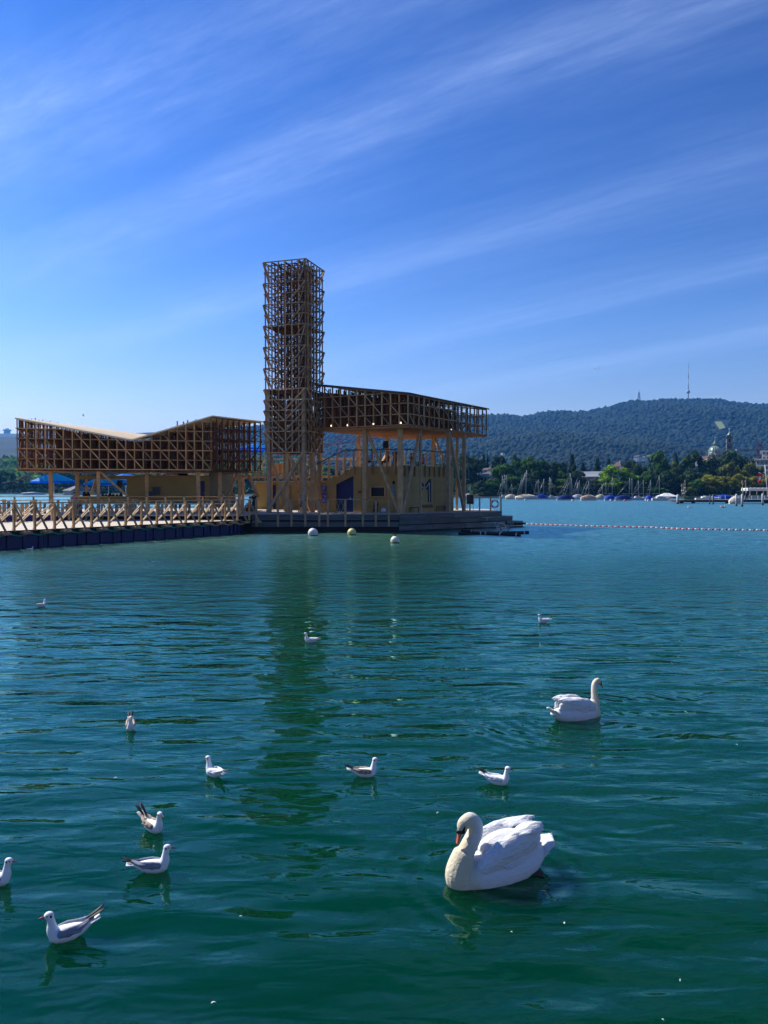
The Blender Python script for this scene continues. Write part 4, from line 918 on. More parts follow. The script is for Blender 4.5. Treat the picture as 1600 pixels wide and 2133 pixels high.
# parasols
def parasol(px, pyt, Y, hw, dr, label, rot=0):
    top = at(px, pyt, Y); r = empty('parasol', (top.x, top.y, ZD if top.z < 6 else 5.2), label, 'parasol', 'blue parasols'); zt = top.z-r.location.z
    mb = MB(); pole_b = 0
    n = 8; mb2 = MB()
    vs = [(0, 0, zt)]+[(hw*math.cos(rot+2*math.pi*(i+.5)/n), hw*math.sin(rot+2*math.pi*(i+.5)/n), zt-dr) for i in range(n)]
    mid = [(.5*v[0], .5*v[1], zt-dr*.42) for v in vs[1:]]
    V = vs+mid; F = []
    for i in range(n):
        j = (i+1) % n; F += [(0, 1+n+i, 1+n+j), (1+n+i, 1+i, 1+j, 1+n+j)]
    mb2.add(V, F); V2 = None
    pm = mat('parasol_blue', (.005, .22, .80), .6)
    if 'tr' not in pm:
        pm['tr'] = 1; nt = pm.node_tree; t_ = nt.nodes.new('ShaderNodeBsdfTranslucent'); t_.inputs[0].default_value = (.005, .30, 1, 1); x_ = nt.nodes.new('ShaderNodeMixShader'); x_.inputs[0].default_value = .55
        nt.links.new(nt.nodes['Principled BSDF'].outputs[0], x_.inputs[1]); nt.links.new(t_.outputs[0], x_.inputs[2]); nt.links.new(x_.outputs[0], nt.nodes['Material Output'].inputs[0])
    mb2.build('canopy', pm, r)
    mb3 = MB()
    for i in range(n):
        a = vs[1+i]; b = vs[1+(i+1) % n]; mb3.slab([a, b, (b[0], b[1], b[2]-.14), (a[0], a[1], a[2]-.14)], (a[0]*-.004, a[1]*-.004, 0))
    mb3.build('valance', MATS['parasol_blue'], r)
    mb = MB(); mb.tube([(0, 0, 0), (0, 0, zt-.03)], .03, 8); mb.lathe([(.25, 0), (.25, .06), (.05, .1)], (0, 0, 0), 12); mb.build('pole', WHITE, r)
    for i in range(n):
        a = vs[1+i]; mb = MB(); mb.bar((0, 0, zt-.06), (a[0], a[1], a[2]+.0-.03), .018); mb.build('rib', WHITE, r)
parasol(112, 985, 70.0, 1.95, .75, 'wide blue parasol at the left end behind the left pavilion posts', .2)
parasol(226, 989, 71.5, 2.2, .80, 'blue parasol seen through the serving hatch of the bar', .1)
parasol(262, 984, 84.0, 2.0, .8, 'far blue parasol peeping above the bar room roof', .3)
parasol(530, 923, 80.0, 1.9, .55, 'high blue parasol behind the right end of the left pavilion roof', .3)
# hanging loudspeaker under the right pavilion
def hanging_speaker():
    c = at(803.5, 926.5, 68.5); r = empty('loudspeaker', c, 'black loudspeaker hanging under the right pavilion above the terrace', 'speaker')
    mb = MB(); hx, hy, hz_ = .25, .22, .32
    mb.add([(-hx*.85, -hy, hz_), (hx*.85, -hy, hz_), (hx, -hy, -hz_*.6), (hx*.8, -hy, -hz_), (-hx*.8, -hy, -hz_), (-hx, -hy, -hz_*.6)]+[(-hx*.7, hy, hz_), (hx*.7, hy, hz_), (hx*.8, hy, -hz_*.6), (hx*.7, hy, -hz_), (-hx*.7, hy, -hz_), (-hx*.8, hy, -hz_*.6)],
           [(0, 1, 2, 3, 4, 5), (11, 10, 9, 8, 7, 6), (0, 6, 7, 1), (1, 7, 8, 2), (2, 8, 9, 3), (3, 9, 10, 4), (4, 10, 11, 5), (5, 11, 6, 0)]); mb.build('cabinet', BLACK, r)
    mb = MB(); mb.bar((-.05, 0, .3), (-.05, 0, .55), .03); mb.bar((.1, 0, .3), (-.05, 0, .5), .03); mb.build('bracket', METAL, r)
    mb = MB(); mb.lathe([(.16, 0), (.14, -.02), (.05, .03)], (0, 0, 0), 16, Matrix.Translation((0, -hy-.005, -.02)) @ Matrix.Rotation(R(90), 4, 'X')); mb.build('cone', DARK, r)
hanging_speaker()
# gas bottle, folding chair, trestle gate on the platform
def gas_bottle():
    p = at(799, 1068.5, 65.2); r = empty('gas_bottle', (p.x, p.y, ZD), 'white and blue-grey gas bottle with an orange valve by the plywood wall', 'gas bottle')
    mb = MB(); mb.lathe([(.17, 0), (.21, .04), (.22, .28), (.19, .36), (.07, .42), (.05, .46)], (0, 0, 0), 18); mb.build('bottle', mat('bottle_white', (.55, .58, .62), .4), r)
    mb = MB(); mb.lathe([(.222, .02), (.223, .16)], (0, 0, 0), 18); mb.build('lower_band', mat('bottle_blue', (.2, .25, .35), .5), r)
    mb = MB(); mb.lathe([(.05, .46), (.06, .5), (.03, .56), (.02, .62)], (0, 0, 0), 10); mb.build('valve', mat('orange_paint', (.6, .12, .02), .5), r)
gas_bottle()
def folding_chair():
    p = at(777, 1069, 65.4); r = empty('folding_chair', (p.x, p.y, ZD), 'dark folding chair leaning closed beside the gas bottle', 'chair')
    mb = MB(); mb.bar((0, 0, 0), (.12, .3, .85), .03); mb.bar((.35, -.05, 0), (.47, .25, .85), .03); mb.build('frame', DARK, r)
    mb = MB(); mb.slab([(.02, 0, .5), (.37, -.05, .5), (.42, .12, .85), (.08, .2, .85)], (0, .02, .01)); mb.build('backrest', DARK, r)
    mb = MB(); mb.slab([(.02, -.03, .12), (.36, -.08, .12), (.38, .02, .45), (.04, .07, .45)], (0, .02, .01)); mb.build('seat', DARK, r)
folding_chair()
def trestles():
    for k, (px, Y) in enumerate(((705, 65.6), (715, 65.5))):
        p = at(px, 1069, Y); r = empty('trestle', (p.x, p.y, ZD), ('left' if not k else 'right')+' one of two crossed olive trestles standing before the navy stair door', 'trestle', 'trestles before the stair door')
        for a, b in (((-.18, 0, 0), (.18, .1, 1.05)), ((.18, 0, 0), (-.18, .1, 1.05))):
            mb = MB(); mb.bar(a, b, .045); mb.build('leg', mat('olive_wood', (.22, .21, .08), .8), r)
        mb = MB(); mb.bar((-.2, .05, 1.0), (.2, .05, 1.0), .04); mb.build('crossbar', MATS['olive_wood'], r)
trestles()
def planter(px, Y, label, w_=.9):
    p = at(px, 1066, Y); r = empty('bench', (p.x, p.y, ZD), label, 'bench')
    mb = MB(); mb.box((0, 0, .43), (w_, .4, .05)); mb.build('seat', WOODSHADE, r)
    for s in (-1, 1): mb = MB(); mb.box((s*w_*.42, 0, .2), (.06, .36, .4)); mb.build('leg', WOODSHADE, r)
planter(862, 67.2, 'low brown bench against the olive side wall left of the painted mark'); planter(918, 70.8, 'low brown bench against the olive side wall right of the painted mark')
def deck_chair(px, Y, label):
    p = at(px, 1066, Y); r = empty('deck_chair', (p.x, p.y, ZD), label, 'deck chair')
    mb = MB(); mb.bar((0, 0, 0), (.75, .1, .85), .04); mb.bar((0, .5, 0), (.75, .6, .85), .04); mb.bar((.7, 0, 0), (.1, 0, .45), .04); mb.bar((.7, .5, 0), (.1, .5, .45), .04); mb.build('frame', mat('pale_wood', (.4, .36, .3), .7), r)
    mb = MB(); mb.slab([(.12, .04, .2), (.12, .5, .2), (.72, .6, .82), (.72, .14, .82)], (.02, 0, -.02)); mb.build('sling', DARK, r)
deck_chair(925, 71.3, 'dark deck chair with pale frame beside the rightmost wall post')
# ------------------------------------------------------------------ hills
def interp(x, pts):
    for (a, b), (c, d) in zip(pts, pts[1:]):
        if x <= c: return b+(d-b)*max(0, (x-a))/(c-a)
    return pts[-1][1]
RIDGE = [(-900, 930), (-200, 905), (0, 905), (300, 896), (545, 884), (575, 877), (700, 872), (860, 864), (1013, 862), (1060, 861), (1084, 867), (1130, 856), (1160, 853), (1200, 857), (1240, 850), (1280, 840), (1310, 834), (1370, 830), (1435, 829), (1490, 829), (1530, 836), (1560, 839), (1600, 838), (1800, 842), (2400, 880)]
HY0, HY1 = 900.0, 3000.0
def hill_z(X, Y):
    """ground height of the near wooded hill"""
    px = 800+X/HY1*FPX*1.0; yr = interp(px, RIDGE); zt = (1020-yr)/FPX*HY1+3.4-10
    t = (Y-HY0)/(HY1-HY0)
    if t <= 0: return 4+0*t
    if t > 1: return zt-(Y-HY1)*.12
    n = mnoise.noise(V3((X*.0022, Y*.0014, 1.7)))*.14+mnoise.noise(V3((X*.006, Y*.004, 5)))*.05
    s = t**1.25
    return 4+(zt-4)*max(0, min(1.0, s+n*math.sin(math.pi*min(1, t))))
def hills():
    nx, ny = 150, 44; vs = []; fs = []
    for j in range(ny+1):
        Y = HY0-40+(HY1+500-HY0)*j/ny
        for i in range(nx+1):
            X = (-1.05+2.6*i/nx)*Y*.62
            vs.append((X, Y, hill_z(X, Y)))
    for j in range(ny):
        for i in range(nx):
            a = j*(nx+1)+i; fs.append((a, a+1, a+nx+2, a+nx+1))
    mb = MB(); mb.add(vs, fs, True); o = mb.build('hill', mat('forest_floor', (.009, .021, .012), .95)); tag(o, kind='structure')
    # far blue hill on the left
    prof = [(-2600, 940), (-900, 925), (-200, 906), (0, 902), (38, 905), (120, 907), (260, 916), (400, 935), (545, 960), (700, 990), (900, 1015)]
    vs = []; fs = []; nx, ny = 120, 10; Yf = 5200
    for j in range(ny+1):
        t = j/ny
        for i in range(nx+1):
            px = -2600+3500*i/nx; z = (1020-interp(px, prof))/FPX*Yf*(math.sin(t*math.pi/2))+3*mnoise.noise(V3((px*.02, j, 0)))*6; vs.append(((px-800)/FPX*Yf, Yf-1800*(1-t), max(z, 1)))
    for j in range(ny):
        for i in range(nx):
            a = j*(nx+1)+i; fs.append((a, a+1, a+nx+2, a+nx+1))
    mb = MB(); mb.add(vs, fs, True); o = mb.build('far_hill', mat('far_wood', (.03, .05, .03), .95, var=.3, vscale=.01)); tag(o, kind='structure')
    # lookout tower on that hill
    p = at(15, 905, Yf); r = empty('lookout_tower', p, 'distant lookout tower on the blue hill at the far left', 'tower')
    mb = MB(); mb.lathe([(22, 0), (20, 20), (18, 34)], (0, 0, -5), 10); mb.build('shaft', mat('grey_concrete', (.35, .35, .36), .8), r); mb = MB(); mb.lathe([(27, 29), (27, 36), (16, 38), (10, 46)], (0, 0, -5), 10); mb.build('platform', MATS['grey_concrete'], r)
    # low land along the shore, gently rising behind it
    mb = MB(); vs = []; fs = []; xs = [(-1400+i*60) for i in range(60)]
    rows = [(0, -1.2), (0.2, .5), (6, 1.0), (60, 2.0), (300, 5.0), (700, 8)]
    for dy, z in rows:
        for X in xs: vs.append((X, shore_y(X)+dy, z))
    n = len(xs)
    for j in range(len(rows)-1):
        for i in range(n-1): a = j*n+i; fs.append((a, a+1, a+n+1, a+n))
    mb.add(vs, fs, True); tag(mb.build('far_shore', mat('shore_grass', (.02, .035, .012), .95, var=.3, vscale=.05)), kind='structure')
    mb = MB()
    for a, b in zip(xs, xs[1:]): mb.bar((a, shore_y(a)-.2, .2), (b, shore_y(b)-.2, .2), .5, .5)
    tag(mb.build('quay_wall', mat('pale_stone', (.42, .38, .32), .85, var=.2, vscale=.3)), 'long low pale stone quay wall along the far shore', 'quay wall')
def shore_y(X):
    return 345 if X > 0 else 345+min(230, -X*.9)
# leaf clump forest canopy
def canopy():
    rnd = random.Random(11); ico = bmesh.new(); bmesh.ops.create_icosphere(ico, subdivisions=1, radius=1); iv = [v.co.copy() for v in ico.verts]; jf = [[v.index for v in f.verts] for f in ico.faces]; ico.free()
    iv = np.array([tuple(v) for v in iv]); jf = np.array(jf); V = []; F = []; MI = []; o = 0
    n = 0
    for k in range(46000):
        Y = HY0+60+(HY1+60-HY0)*rnd.random()**.8; X = (rnd.uniform(-.60, .60))*Y
        px = 800+X/Y*FPX
        if px < 480: continue
        if px < 1000 and rnd.random() < .3: continue
        # clearing on the slope
        z = hill_z(X, Y); py = 1020-(z-3.4)/Y*FPX
        if 1485 < px < 1516 and 873 < py < 898: continue
        s = rnd.choice((3, 4, 4, 5, 6, 7))*rnd.uniform(.8, 1.15)*(.75+.4*Y/HY1)
        if Y > HY1-150: s *= 1.0
        q = iv*np.array([s, s, s*rnd.uniform(.8, 1.3)])*(1+.28*np.array([rnd.uniform(-1, 1) for _ in range(len(iv))])[:, None])+np.array([X, Y, z+s*.3])
        V.append(q); F.append(jf+o); tn = mnoise.noise(V3((X*.004, Y*.003, 0)))*1.6+mnoise.noise(V3((X*.02, Y*.012, 4)))*.8+rnd.uniform(-.5, .5); MI += [0 if abs(tn) < .33 else (1 if tn > 0 else 2)]*len(jf); o += len(iv); n += 1
    V = np.vstack(V); F = np.vstack(F); me = bpy.data.meshes.new('forest'); me.from_pydata(V.tolist(), [], F.tolist())
    for m in (mat('forest_a', (.009, .021, .012), .95), mat('forest_b', (.013, .029, .013), .95), mat('forest_c', (.006, .016, .010), .95)): me.materials.append(m)
    for m in me.materials: islands(m, .6, 1.5, .3)
    me.polygons.foreach_set('material_index', MI); me.polygons.foreach_set('use_smooth', [True]*len(MI)); me.update()
    ob = bpy.data.objects.new('forest', me); COL.objects.link(ob); tag(ob, 'dense wood covering the long hill behind the shore', 'forest', kind='stuff')
    # meadow in the clearing
    vs = [(1488, 878), (1503, 878), (1512, 891), (1499, 894)]; pts = []
    mb = MB()
    for (x, y) in vs:
        Y = 1200.0
        while Y < 3000 and at(x, y, Y).z > hill_z(at(x, y, Y).x, Y)+9: Y += 6
        pts.append(at(x, y, Y-8))
    zz = [p for p in pts]; mb.add(zz, [(0, 1, 2, 3)]); mb.add([p+V3((0, 30, -30)) for p in zz], [(3, 2, 1, 0)]); tag(mb.build('meadow', mat('meadow', (.16, .19, .08), .9)), kind='structure')
hills(); canopy()
# ------------------------------------------------------------------ trees
TM = {
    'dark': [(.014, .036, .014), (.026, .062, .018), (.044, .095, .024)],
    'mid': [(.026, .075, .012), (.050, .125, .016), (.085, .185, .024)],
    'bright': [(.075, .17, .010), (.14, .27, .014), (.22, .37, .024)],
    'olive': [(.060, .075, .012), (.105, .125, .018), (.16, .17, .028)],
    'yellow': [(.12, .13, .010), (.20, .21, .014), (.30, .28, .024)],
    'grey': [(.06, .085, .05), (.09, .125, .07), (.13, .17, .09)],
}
def leafmat(kind, k):
    nm = 'foliage_%s_%d' % (kind, k)
    if nm in MATS: return MATS[nm]
    m = mat(nm, TM[kind][k], .75, spec=.2)
    islands(m, .6, 1.5, .3)
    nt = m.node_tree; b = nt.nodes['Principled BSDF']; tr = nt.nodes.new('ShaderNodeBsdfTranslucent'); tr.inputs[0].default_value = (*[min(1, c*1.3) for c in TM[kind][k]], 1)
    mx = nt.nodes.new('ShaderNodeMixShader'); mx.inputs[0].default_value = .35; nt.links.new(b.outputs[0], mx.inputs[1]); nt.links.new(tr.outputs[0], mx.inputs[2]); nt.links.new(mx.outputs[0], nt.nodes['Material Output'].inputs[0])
    return m
BARK = mat('bark', (.07, .055, .04), .9, var=.3)
def crown_arrays(seed, shape, n=2800, leaf=.034):
    """unit crown: height 1 (z from .12 to 1), half width .5; returns verts, faces, material index"""
    rs = np.random.RandomState(seed); V = []; MI = []
    # lobes
    nl = {'round': 44, 'tall': 40, 'cone': 44, 'low': 26}[shape]; lobes = []
    for i in range(nl):
        h = rs.uniform(0, 1)
        if shape == 'cone': rr = .44*(1-h)**.9+.04; z = .10+.86*h
        elif shape == 'tall': rr = .40*math.sqrt(max(.05, 1-(2*h-.9)**2*.9)); z = .16+.76*h
        elif shape == 'low': rr = .46*math.sqrt(max(.05, 1-(h*1.2-.2)**2)); z = .05+.75*h
        else: rr = .44*math.sqrt(max(.04, 1-(1.7*h-.75)**2)); z = .20+.70*h
        a = rs.uniform(0, 2*math.pi); q = rr*rs.uniform(.55, 1)
        lobes.append((q*math.cos(a), q*math.sin(a), z, rs.uniform(.07, .16)*(1 if shape != 'cone' else .75), rs.uniform(.72, 1.28)))
    w = np.array([l[3]**2 for l in lobes]); w /= w.sum(); idx = rs.choice(len(lobes), n, p=w)
    for k in idx:
        x, y, z, r, br = lobes[k]; d = rs.normal(size=3); d /= np.linalg.norm(d); d[2] = d[2]*.8+.08; rad = r*rs.uniform(.6, 1.08)
        c = np.array([x, y, z])+d*rad; t = rs.normal(size=3); t = t-d*np.dot(t, d)*.6; t /= np.linalg.norm(t); b = np.cross(d, t)+rs.normal(size=3)*.3; b /= np.linalg.norm(b)
        s = leaf*rs.uniform(.6, 1.3)
        V += [c-t*s-b*s*.6, c+t*s-b*s*.5, c+t*s*.8+b*s*.7, c-t*s*.7+b*s*.6]
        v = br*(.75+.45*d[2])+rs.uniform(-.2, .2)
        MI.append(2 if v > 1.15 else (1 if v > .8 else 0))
    V = np.array(V); F = np.arange(len(V)).reshape(-1, 4); return V, F, MI
CROWNS = {}
def crown_mesh(shape, seed, kind):
    key = (shape, seed, kind)
    if key in CROWNS: return CROWNS[key]
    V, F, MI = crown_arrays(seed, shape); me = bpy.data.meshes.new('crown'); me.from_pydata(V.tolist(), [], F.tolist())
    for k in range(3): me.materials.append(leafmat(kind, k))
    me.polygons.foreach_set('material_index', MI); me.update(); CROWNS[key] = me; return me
def trunk_mesh(seed):
    key = ('trunk', seed)
    if key in CROWNS: return CROWNS[key]
    rnd = random.Random(seed); mb = MB(); mb.tube([(0, 0, -.02), (.01, 0, .2), (.0, .01, .45), (.01, 0, .8)], [.035, .026, .02, .006], 7)
    for i in range(7):
        a = rnd.uniform(0, 6.28); z = rnd.uniform(.22, .55); l = rnd.uniform(.18, .34); mb.tube([(0, 0, z), (l*.5*math.cos(a), l*.5*math.sin(a), z+.12), (l*math.cos(a), l*math.sin(a), z+.26)], [.014, .009, .003], 5)
    o = mb.build('trunk', BARK); me = o.data; bpy.data.objects.remove(o); CROWNS[key] = me; return me
NT = [0]
def tree(px, ytop, wpx, Y, kind, shape='round', label=None, group='trees on the far shore', zb=None, name=None):
    zb = (1.0 if Y < 380 else 3.0) if zb is None else zb; p = at(px, ytop, Y); h = p.z-zb; wd = wpx/FPX*Y
    NT[0] += 1; seed = NT[0] % 5 if shape == 'round' else NT[0] % 3
    r = empty(name or {'cone': 'conifer', 'low': 'shrub'}.get(shape, 'tree'), (p.x, Y, zb), label, 'tree' if shape != 'low' else 'shrub', group, rz=NT[0]*1.3)
    c = bpy.data.objects.new('crown', crown_mesh(shape, seed, kind)); COL.objects.link(c); c.parent = r; c.scale = (wd*1.22, wd*1.22, h*1.10)
    t = bpy.data.objects.new('trunk' if shape != 'low' else 'stem', trunk_mesh(seed)); COL.objects.link(t); t.parent = r; t.scale = (h*.8, h*.8, h)
    return r
KD = {'dark': 'dark green', 'mid': 'mid green', 'bright': 'bright yellow-green', 'olive': 'olive', 'yellow': 'yellowing', 'grey': 'grey-green'}
SH = {'round': 'broad', 'tall': 'tall', 'cone': 'pointed', 'low': 'low'}
T = [  # px, top y, width px, depth, kind, shape, what it stands by
    (930, 966, 50, 420, 'dark', 'round', 'behind the right post of the raised pavilion'), (957, 953, 46, 400, 'dark', 'round', 'just right of the raised pavilion posts'), (976, 958, 50, 385, 'dark', 'tall', 'above the chalkboard, nearly black'),
    (992, 955, 26, 450, 'dark', 'round', 'behind the nearly black tree above the chalkboard'), (1008, 951, 14, 460, 'dark', 'cone', 'left one of a pair behind the low grey house'), (1016, 955, 11, 460, 'dark', 'cone', 'right one of a pair behind the low grey house'), (1040, 952, 34, 440, 'dark', 'round', 'rising behind the big green row, by the grey house'), (1076, 953, 24, 450, 'dark', 'round', 'small dark dome rising behind the big green row'),
    (1005, 1000, 30, 350, 'dark', 'low', 'under the low grey house'), (1028, 1000, 34, 350, 'mid', 'round', 'at the left foot of the big green row'),
    (1048, 972, 46, 360, 'mid', 'round', 'leftmost in the big green row behind the masts'), (1082, 962, 52, 362, 'mid', 'round', 'second in the big green row'), (1112, 958, 46, 360, 'mid', 'round', 'third and highest in the big green row'), (1142, 962, 46, 362, 'dark', 'round', 'fourth in the big green row'), (1105, 990, 50, 352, 'dark', 'round', 'low in front of the big green row'), (1068, 995, 40, 352, 'mid', 'round', 'low in front of the big green row at its left'),
    (1168, 966, 30, 375, 'dark', 'round', 'between the green row and the tall dark cone'), (1192, 956, 24, 366, 'dark', 'cone', 'the tall dark cone left of the white-roofed building'), (1176, 985, 36, 355, 'mid', 'round', 'left of the tall dark cone, lower'), (1205, 984, 34, 356, 'dark', 'round', 'right foot of the tall dark cone'), (1145, 1006, 30, 350, 'olive', 'low', 'round bush behind the boats under the green row'), (1170, 1012, 34, 350, 'olive', 'low', 'bush behind the boats under the cone'),
    (1214, 968, 22, 440, 'dark', 'cone', 'left of the white roof, behind'), (1245, 962, 20, 460, 'dark', 'cone', 'rising behind the white roof'), (1238, 1000, 26, 352, 'grey', 'tall', 'blue-green cypress before the white-roofed building'), (1258, 1005, 30, 350, 'dark', 'round', 'before the white-roofed building on its right'), (1220, 1010, 30, 350, 'dark', 'round', 'before the white-roofed building on its left'),
    (1286, 975, 66, 356, 'bright', 'round', 'the brightest dome right of the white roof'), (1272, 996, 40, 351, 'bright', 'round', 'lower lobe of the brightest dome'), (1305, 1000, 44, 352, 'dark', 'round', 'right foot of the brightest dome'), (1268, 964, 18, 430, 'dark', 'cone', 'behind the brightest dome on its left'), (1316, 962, 32, 400, 'dark', 'round', 'behind the brightest dome on its right'),
    (1335, 972, 40, 370, 'dark', 'round', 'between the brightest dome and the tall green tree'), (1372, 949, 50, 372, 'mid', 'tall', 'tallest green tree in the middle of the right shore'), (1350, 985, 36, 355, 'mid', 'round', 'left foot of the tallest green tree'), (1392, 985, 44, 355, 'dark', 'round', 'right foot of the tallest green tree'), (1408, 953, 20, 430, 'dark', 'cone', 'dark cone behind the gap right of the tallest green tree'),
    (1408, 968, 30, 380, 'olive', 'round', 'browning top right of the tallest green tree'), (1420, 975, 50, 362, 'dark', 'round', 'large dark mass left of the pier'), (1444, 950, 50, 372, 'dark', 'tall', 'tall dark tree below the church dome, left'), (1440, 985, 52, 356, 'dark', 'round', 'dark mass behind the pier end'), (1340, 1014, 34, 349, 'olive', 'low', 'bush behind the covered boats'), (1372, 1014, 34, 349, 'mid', 'low', 'bush behind the boat with the tall mast'),
    (1488, 957, 54, 380, 'dark', 'round', 'under the church dome'), (1522, 945, 52, 386, 'dark', 'round', 'under the church tower'), (1550, 957, 46, 390, 'dark', 'round', 'right of the church tower, below the crane'), (1484, 980, 44, 366, 'dark', 'round', 'dark lobe above the yellowing row'), (1565, 972, 52, 372, 'olive', 'round', 'brownish tree above the yellowing row at right'), (1522, 968, 40, 370, 'olive', 'round', 'olive crown above the middle of the yellowing row'),
    (1452, 1001, 30, 345, 'mid', 'round', 'first in the yellowing row, still green'), (1478, 992, 40, 346, 'yellow', 'round', 'second in the yellowing row behind the pier'), (1508, 994, 42, 346, 'yellow', 'round', 'third in the yellowing row behind the pier'), (1538, 992, 42, 346, 'yellow', 'round', 'fourth in the yellowing row behind the pier'), (1568, 996, 40, 346, 'yellow', 'round', 'fifth in the yellowing row, by the flag'), (1596, 994, 42, 346, 'yellow', 'round', 'last in the yellowing row at the picture edge'), (1436, 1012, 26, 344, 'olive', 'low', 'bush at the left end of the yellowing row'),
    # left shore, hazier
    (-12, 985, 40, 500, 'dark', 'round', 'at the left edge of the picture'), (12, 982, 44, 520, 'mid', 'round', 'second from the left edge'), (30, 1003, 40, 480, 'dark', 'round', 'dark one on the left shore below the houses'), (52, 992, 34, 480, 'grey', 'tall', 'greyish tree left of the blue parasol'), (70, 1000, 30, 470, 'mid', 'round', 'fresh green one just left of the first pavilion post'), (92, 998, 34, 480, 'dark', 'round', 'under the left parasol'), (118, 990, 34, 490, 'dark', 'round', 'between the first two pavilion posts'), (140, 980, 40, 520, 'mid', 'round', 'above the slate-roofed villa'), (166, 982, 40, 520, 'dark', 'round', 'behind the second pavilion post'), (196, 978, 44, 520, 'dark', 'round', 'above the bar counter'), (232, 979, 44, 530, 'mid', 'round', 'behind the serving hatch'), (268, 981, 44, 520, 'dark', 'round', 'above the bar room wall at left'), (305, 984, 40, 520, 'mid', 'round', 'above the bar room wall in the middle'), (340, 985, 40, 520, 'dark', 'round', 'above the bar room wall at right'),
    (-40, 980, 50, 520, 'dark', 'round', 'just outside the left edge'), (500, 985, 50, 440, 'dark', 'round', 'seen through the gap right of the left pavilion'), (530, 990, 46, 440, 'mid', 'round', 'seen under the gallery beside the tower'), (560, 985, 50, 450, 'dark', 'round', 'behind the left tower legs'), (620, 985, 60, 450, 'dark', 'round', 'behind the right tower legs'), (680, 975, 60, 450, 'mid', 'round', 'behind the stair of the terrace'), (740, 975, 60, 450, 'dark', 'round', 'behind the terrace rail'), (810, 975, 60, 440, 'dark', 'round', 'behind the terrace below the loudspeaker'), (870, 972, 60, 430, 'dark', 'round', 'behind the right half of the terrace'), (908, 970, 40, 430, 'dark', 'round', 'behind the right end of the terrace'),
]
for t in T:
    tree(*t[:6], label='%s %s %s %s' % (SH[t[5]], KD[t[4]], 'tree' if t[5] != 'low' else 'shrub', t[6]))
# reddish shrubs along the shore
for k, (px, Y) in enumerate(((1004, 347), (1018, 347.5), (1032, 348))):
    r = tree(px, 1024, 16, Y, 'olive', 'low', label=('left', 'middle', 'right')[k]+' one of three small flowering shrubs at the waterline right of the chalkboard', group='flowering shrubs at the waterline')
# undergrowth so that the foot of the wood is closed
def undergrowth():
    rs = np.random.RandomState(5); V = []; MI = []
    for k in range(9000):
        X = rs.uniform(-330, 210); Y = shore_y(X)+rs.uniform(6, 60); z = 1.2+rs.uniform(0, 4.5) if X > 0 else 1.5+rs.uniform(0, 5)
        s = rs.uniform(.6, 1.5); t = rs.normal(size=3); t /= np.linalg.norm(t); b = np.cross(t, rs.normal(size=3)); b /= np.linalg.norm(b); c = np.array([X, Y, z]); V += [c-t*s-b*s, c+t*s-b*s, c+t*s+b*s, c-t*s+b*s]; MI.append(rs.choice([0, 0, 1, 2], p=[.3, .3, .3, .1]))
    me = bpy.data.meshes.new('undergrowth'); me.from_pydata(np.array(V).tolist(), [], np.arange(len(V)).reshape(-1, 4).tolist())
    for k in range(3): me.materials.append(leafmat('dark', k))
    me.polygons.foreach_set('material_index', MI); me.update(); o = bpy.data.objects.new('undergrowth', me); COL.objects.link(o); tag(o, 'dark undergrowth beneath the trees of the far shore', 'undergrowth', kind='stuff')
undergrowth()
# ------------------------------------------------------------------ buildings far off
CREAM = mat('cream_wall', (.52, .47, .38), .8, var=.08); SLATE = mat('slate_roof', (.10, .095, .10), .7, var=.2); TILE = mat('tile_roof', (.13, .075, .06), .8, var=.2); GLASS = mat('window_glass', (.03, .04, .05), .15, spec=.6)
WHW = mat('white_wall', (.62, .62, .60), .8, var=.06)
def house(px, yb, ytop, wpx, Y, label, wall=CREAM, roof='flat', roofm=SLATE, rows=2, cols=6, depth=12, name='house', roof_px=6, cat='house', cornice=None):
    a, b = at(px-wpx/2, yb, Y), at(px+wpx/2, yb, Y); zt = at(px, ytop, Y).z; zr = at(px, ytop-roof_px, Y).z; zb = a.z; W = b.x-a.x; H = zt-zb
    r = empty(name, ((a.x+b.x)/2, Y, zb), label, cat, rz=R(-42)); W *= 1.12
    mb = MB(); mb.box((0, depth/2, H/2), (W, depth, H)); wl = mb.build('wall', wall, r)
    hr = zr-zt
    if roof == 'flat':
        mb = MB(); mb.box((0, depth/2, H+hr/2), (W+1.2, depth+1.2, hr)); mb.build('roof', roofm, r)
    else:
        mb = MB(); i = .25 if roof == 'hip' else .0; e = .6
        mb.add([(-W/2-e, -e, H), (W/2+e, -e, H), (W/2+e, depth+e, H), (-W/2-e, depth+e, H), (-W/2+W*i, depth/2, H+hr), (W/2-W*i, depth/2, H+hr)], [(0, 1, 5, 4), (2, 3, 4, 5), (1, 2, 5), (3, 0, 4), (3, 2, 1, 0)]); rf = mb.build('roof', roofm, r)
        mb = MB(); mb.box((W*.2, depth/2, H+hr*.9), (W*.05+.4, .8, hr*.6)); mb.build('chimney', wall, rf)
    if cornice:
        mb = MB(); mb.box((0, -.5, H-.3), (W+.8, .8, .5)); mb.build('cornice', cornice, r)
    for j in range(rows):
        for i in range(cols):
            x = -W/2+W*(i+.5)/cols; z = H*(j+.55)/rows; ww, hh = W/cols*.45, H/rows*.5
            mb = MB(); mb.box((x, -.04, z), (ww+.3, .1, hh+.3)); f = mb.build('window', wall if roof == 'flat' else WHW, r); mb = MB(); mb.box((x, -.1, z), (ww, .06, hh)); mb.build('pane', GLASS, f)
    return r
house(1238, 1012, 991, 50, 392, 'villa with white flat roof between the dark cone and the brightest tree', wall=mat('stone_wall', (.36, .36, .34), .8, var=.15), roofm=WHITE, rows=2, cols=6, name='villa', roof_px=9, cat='villa', cornice=WHW)
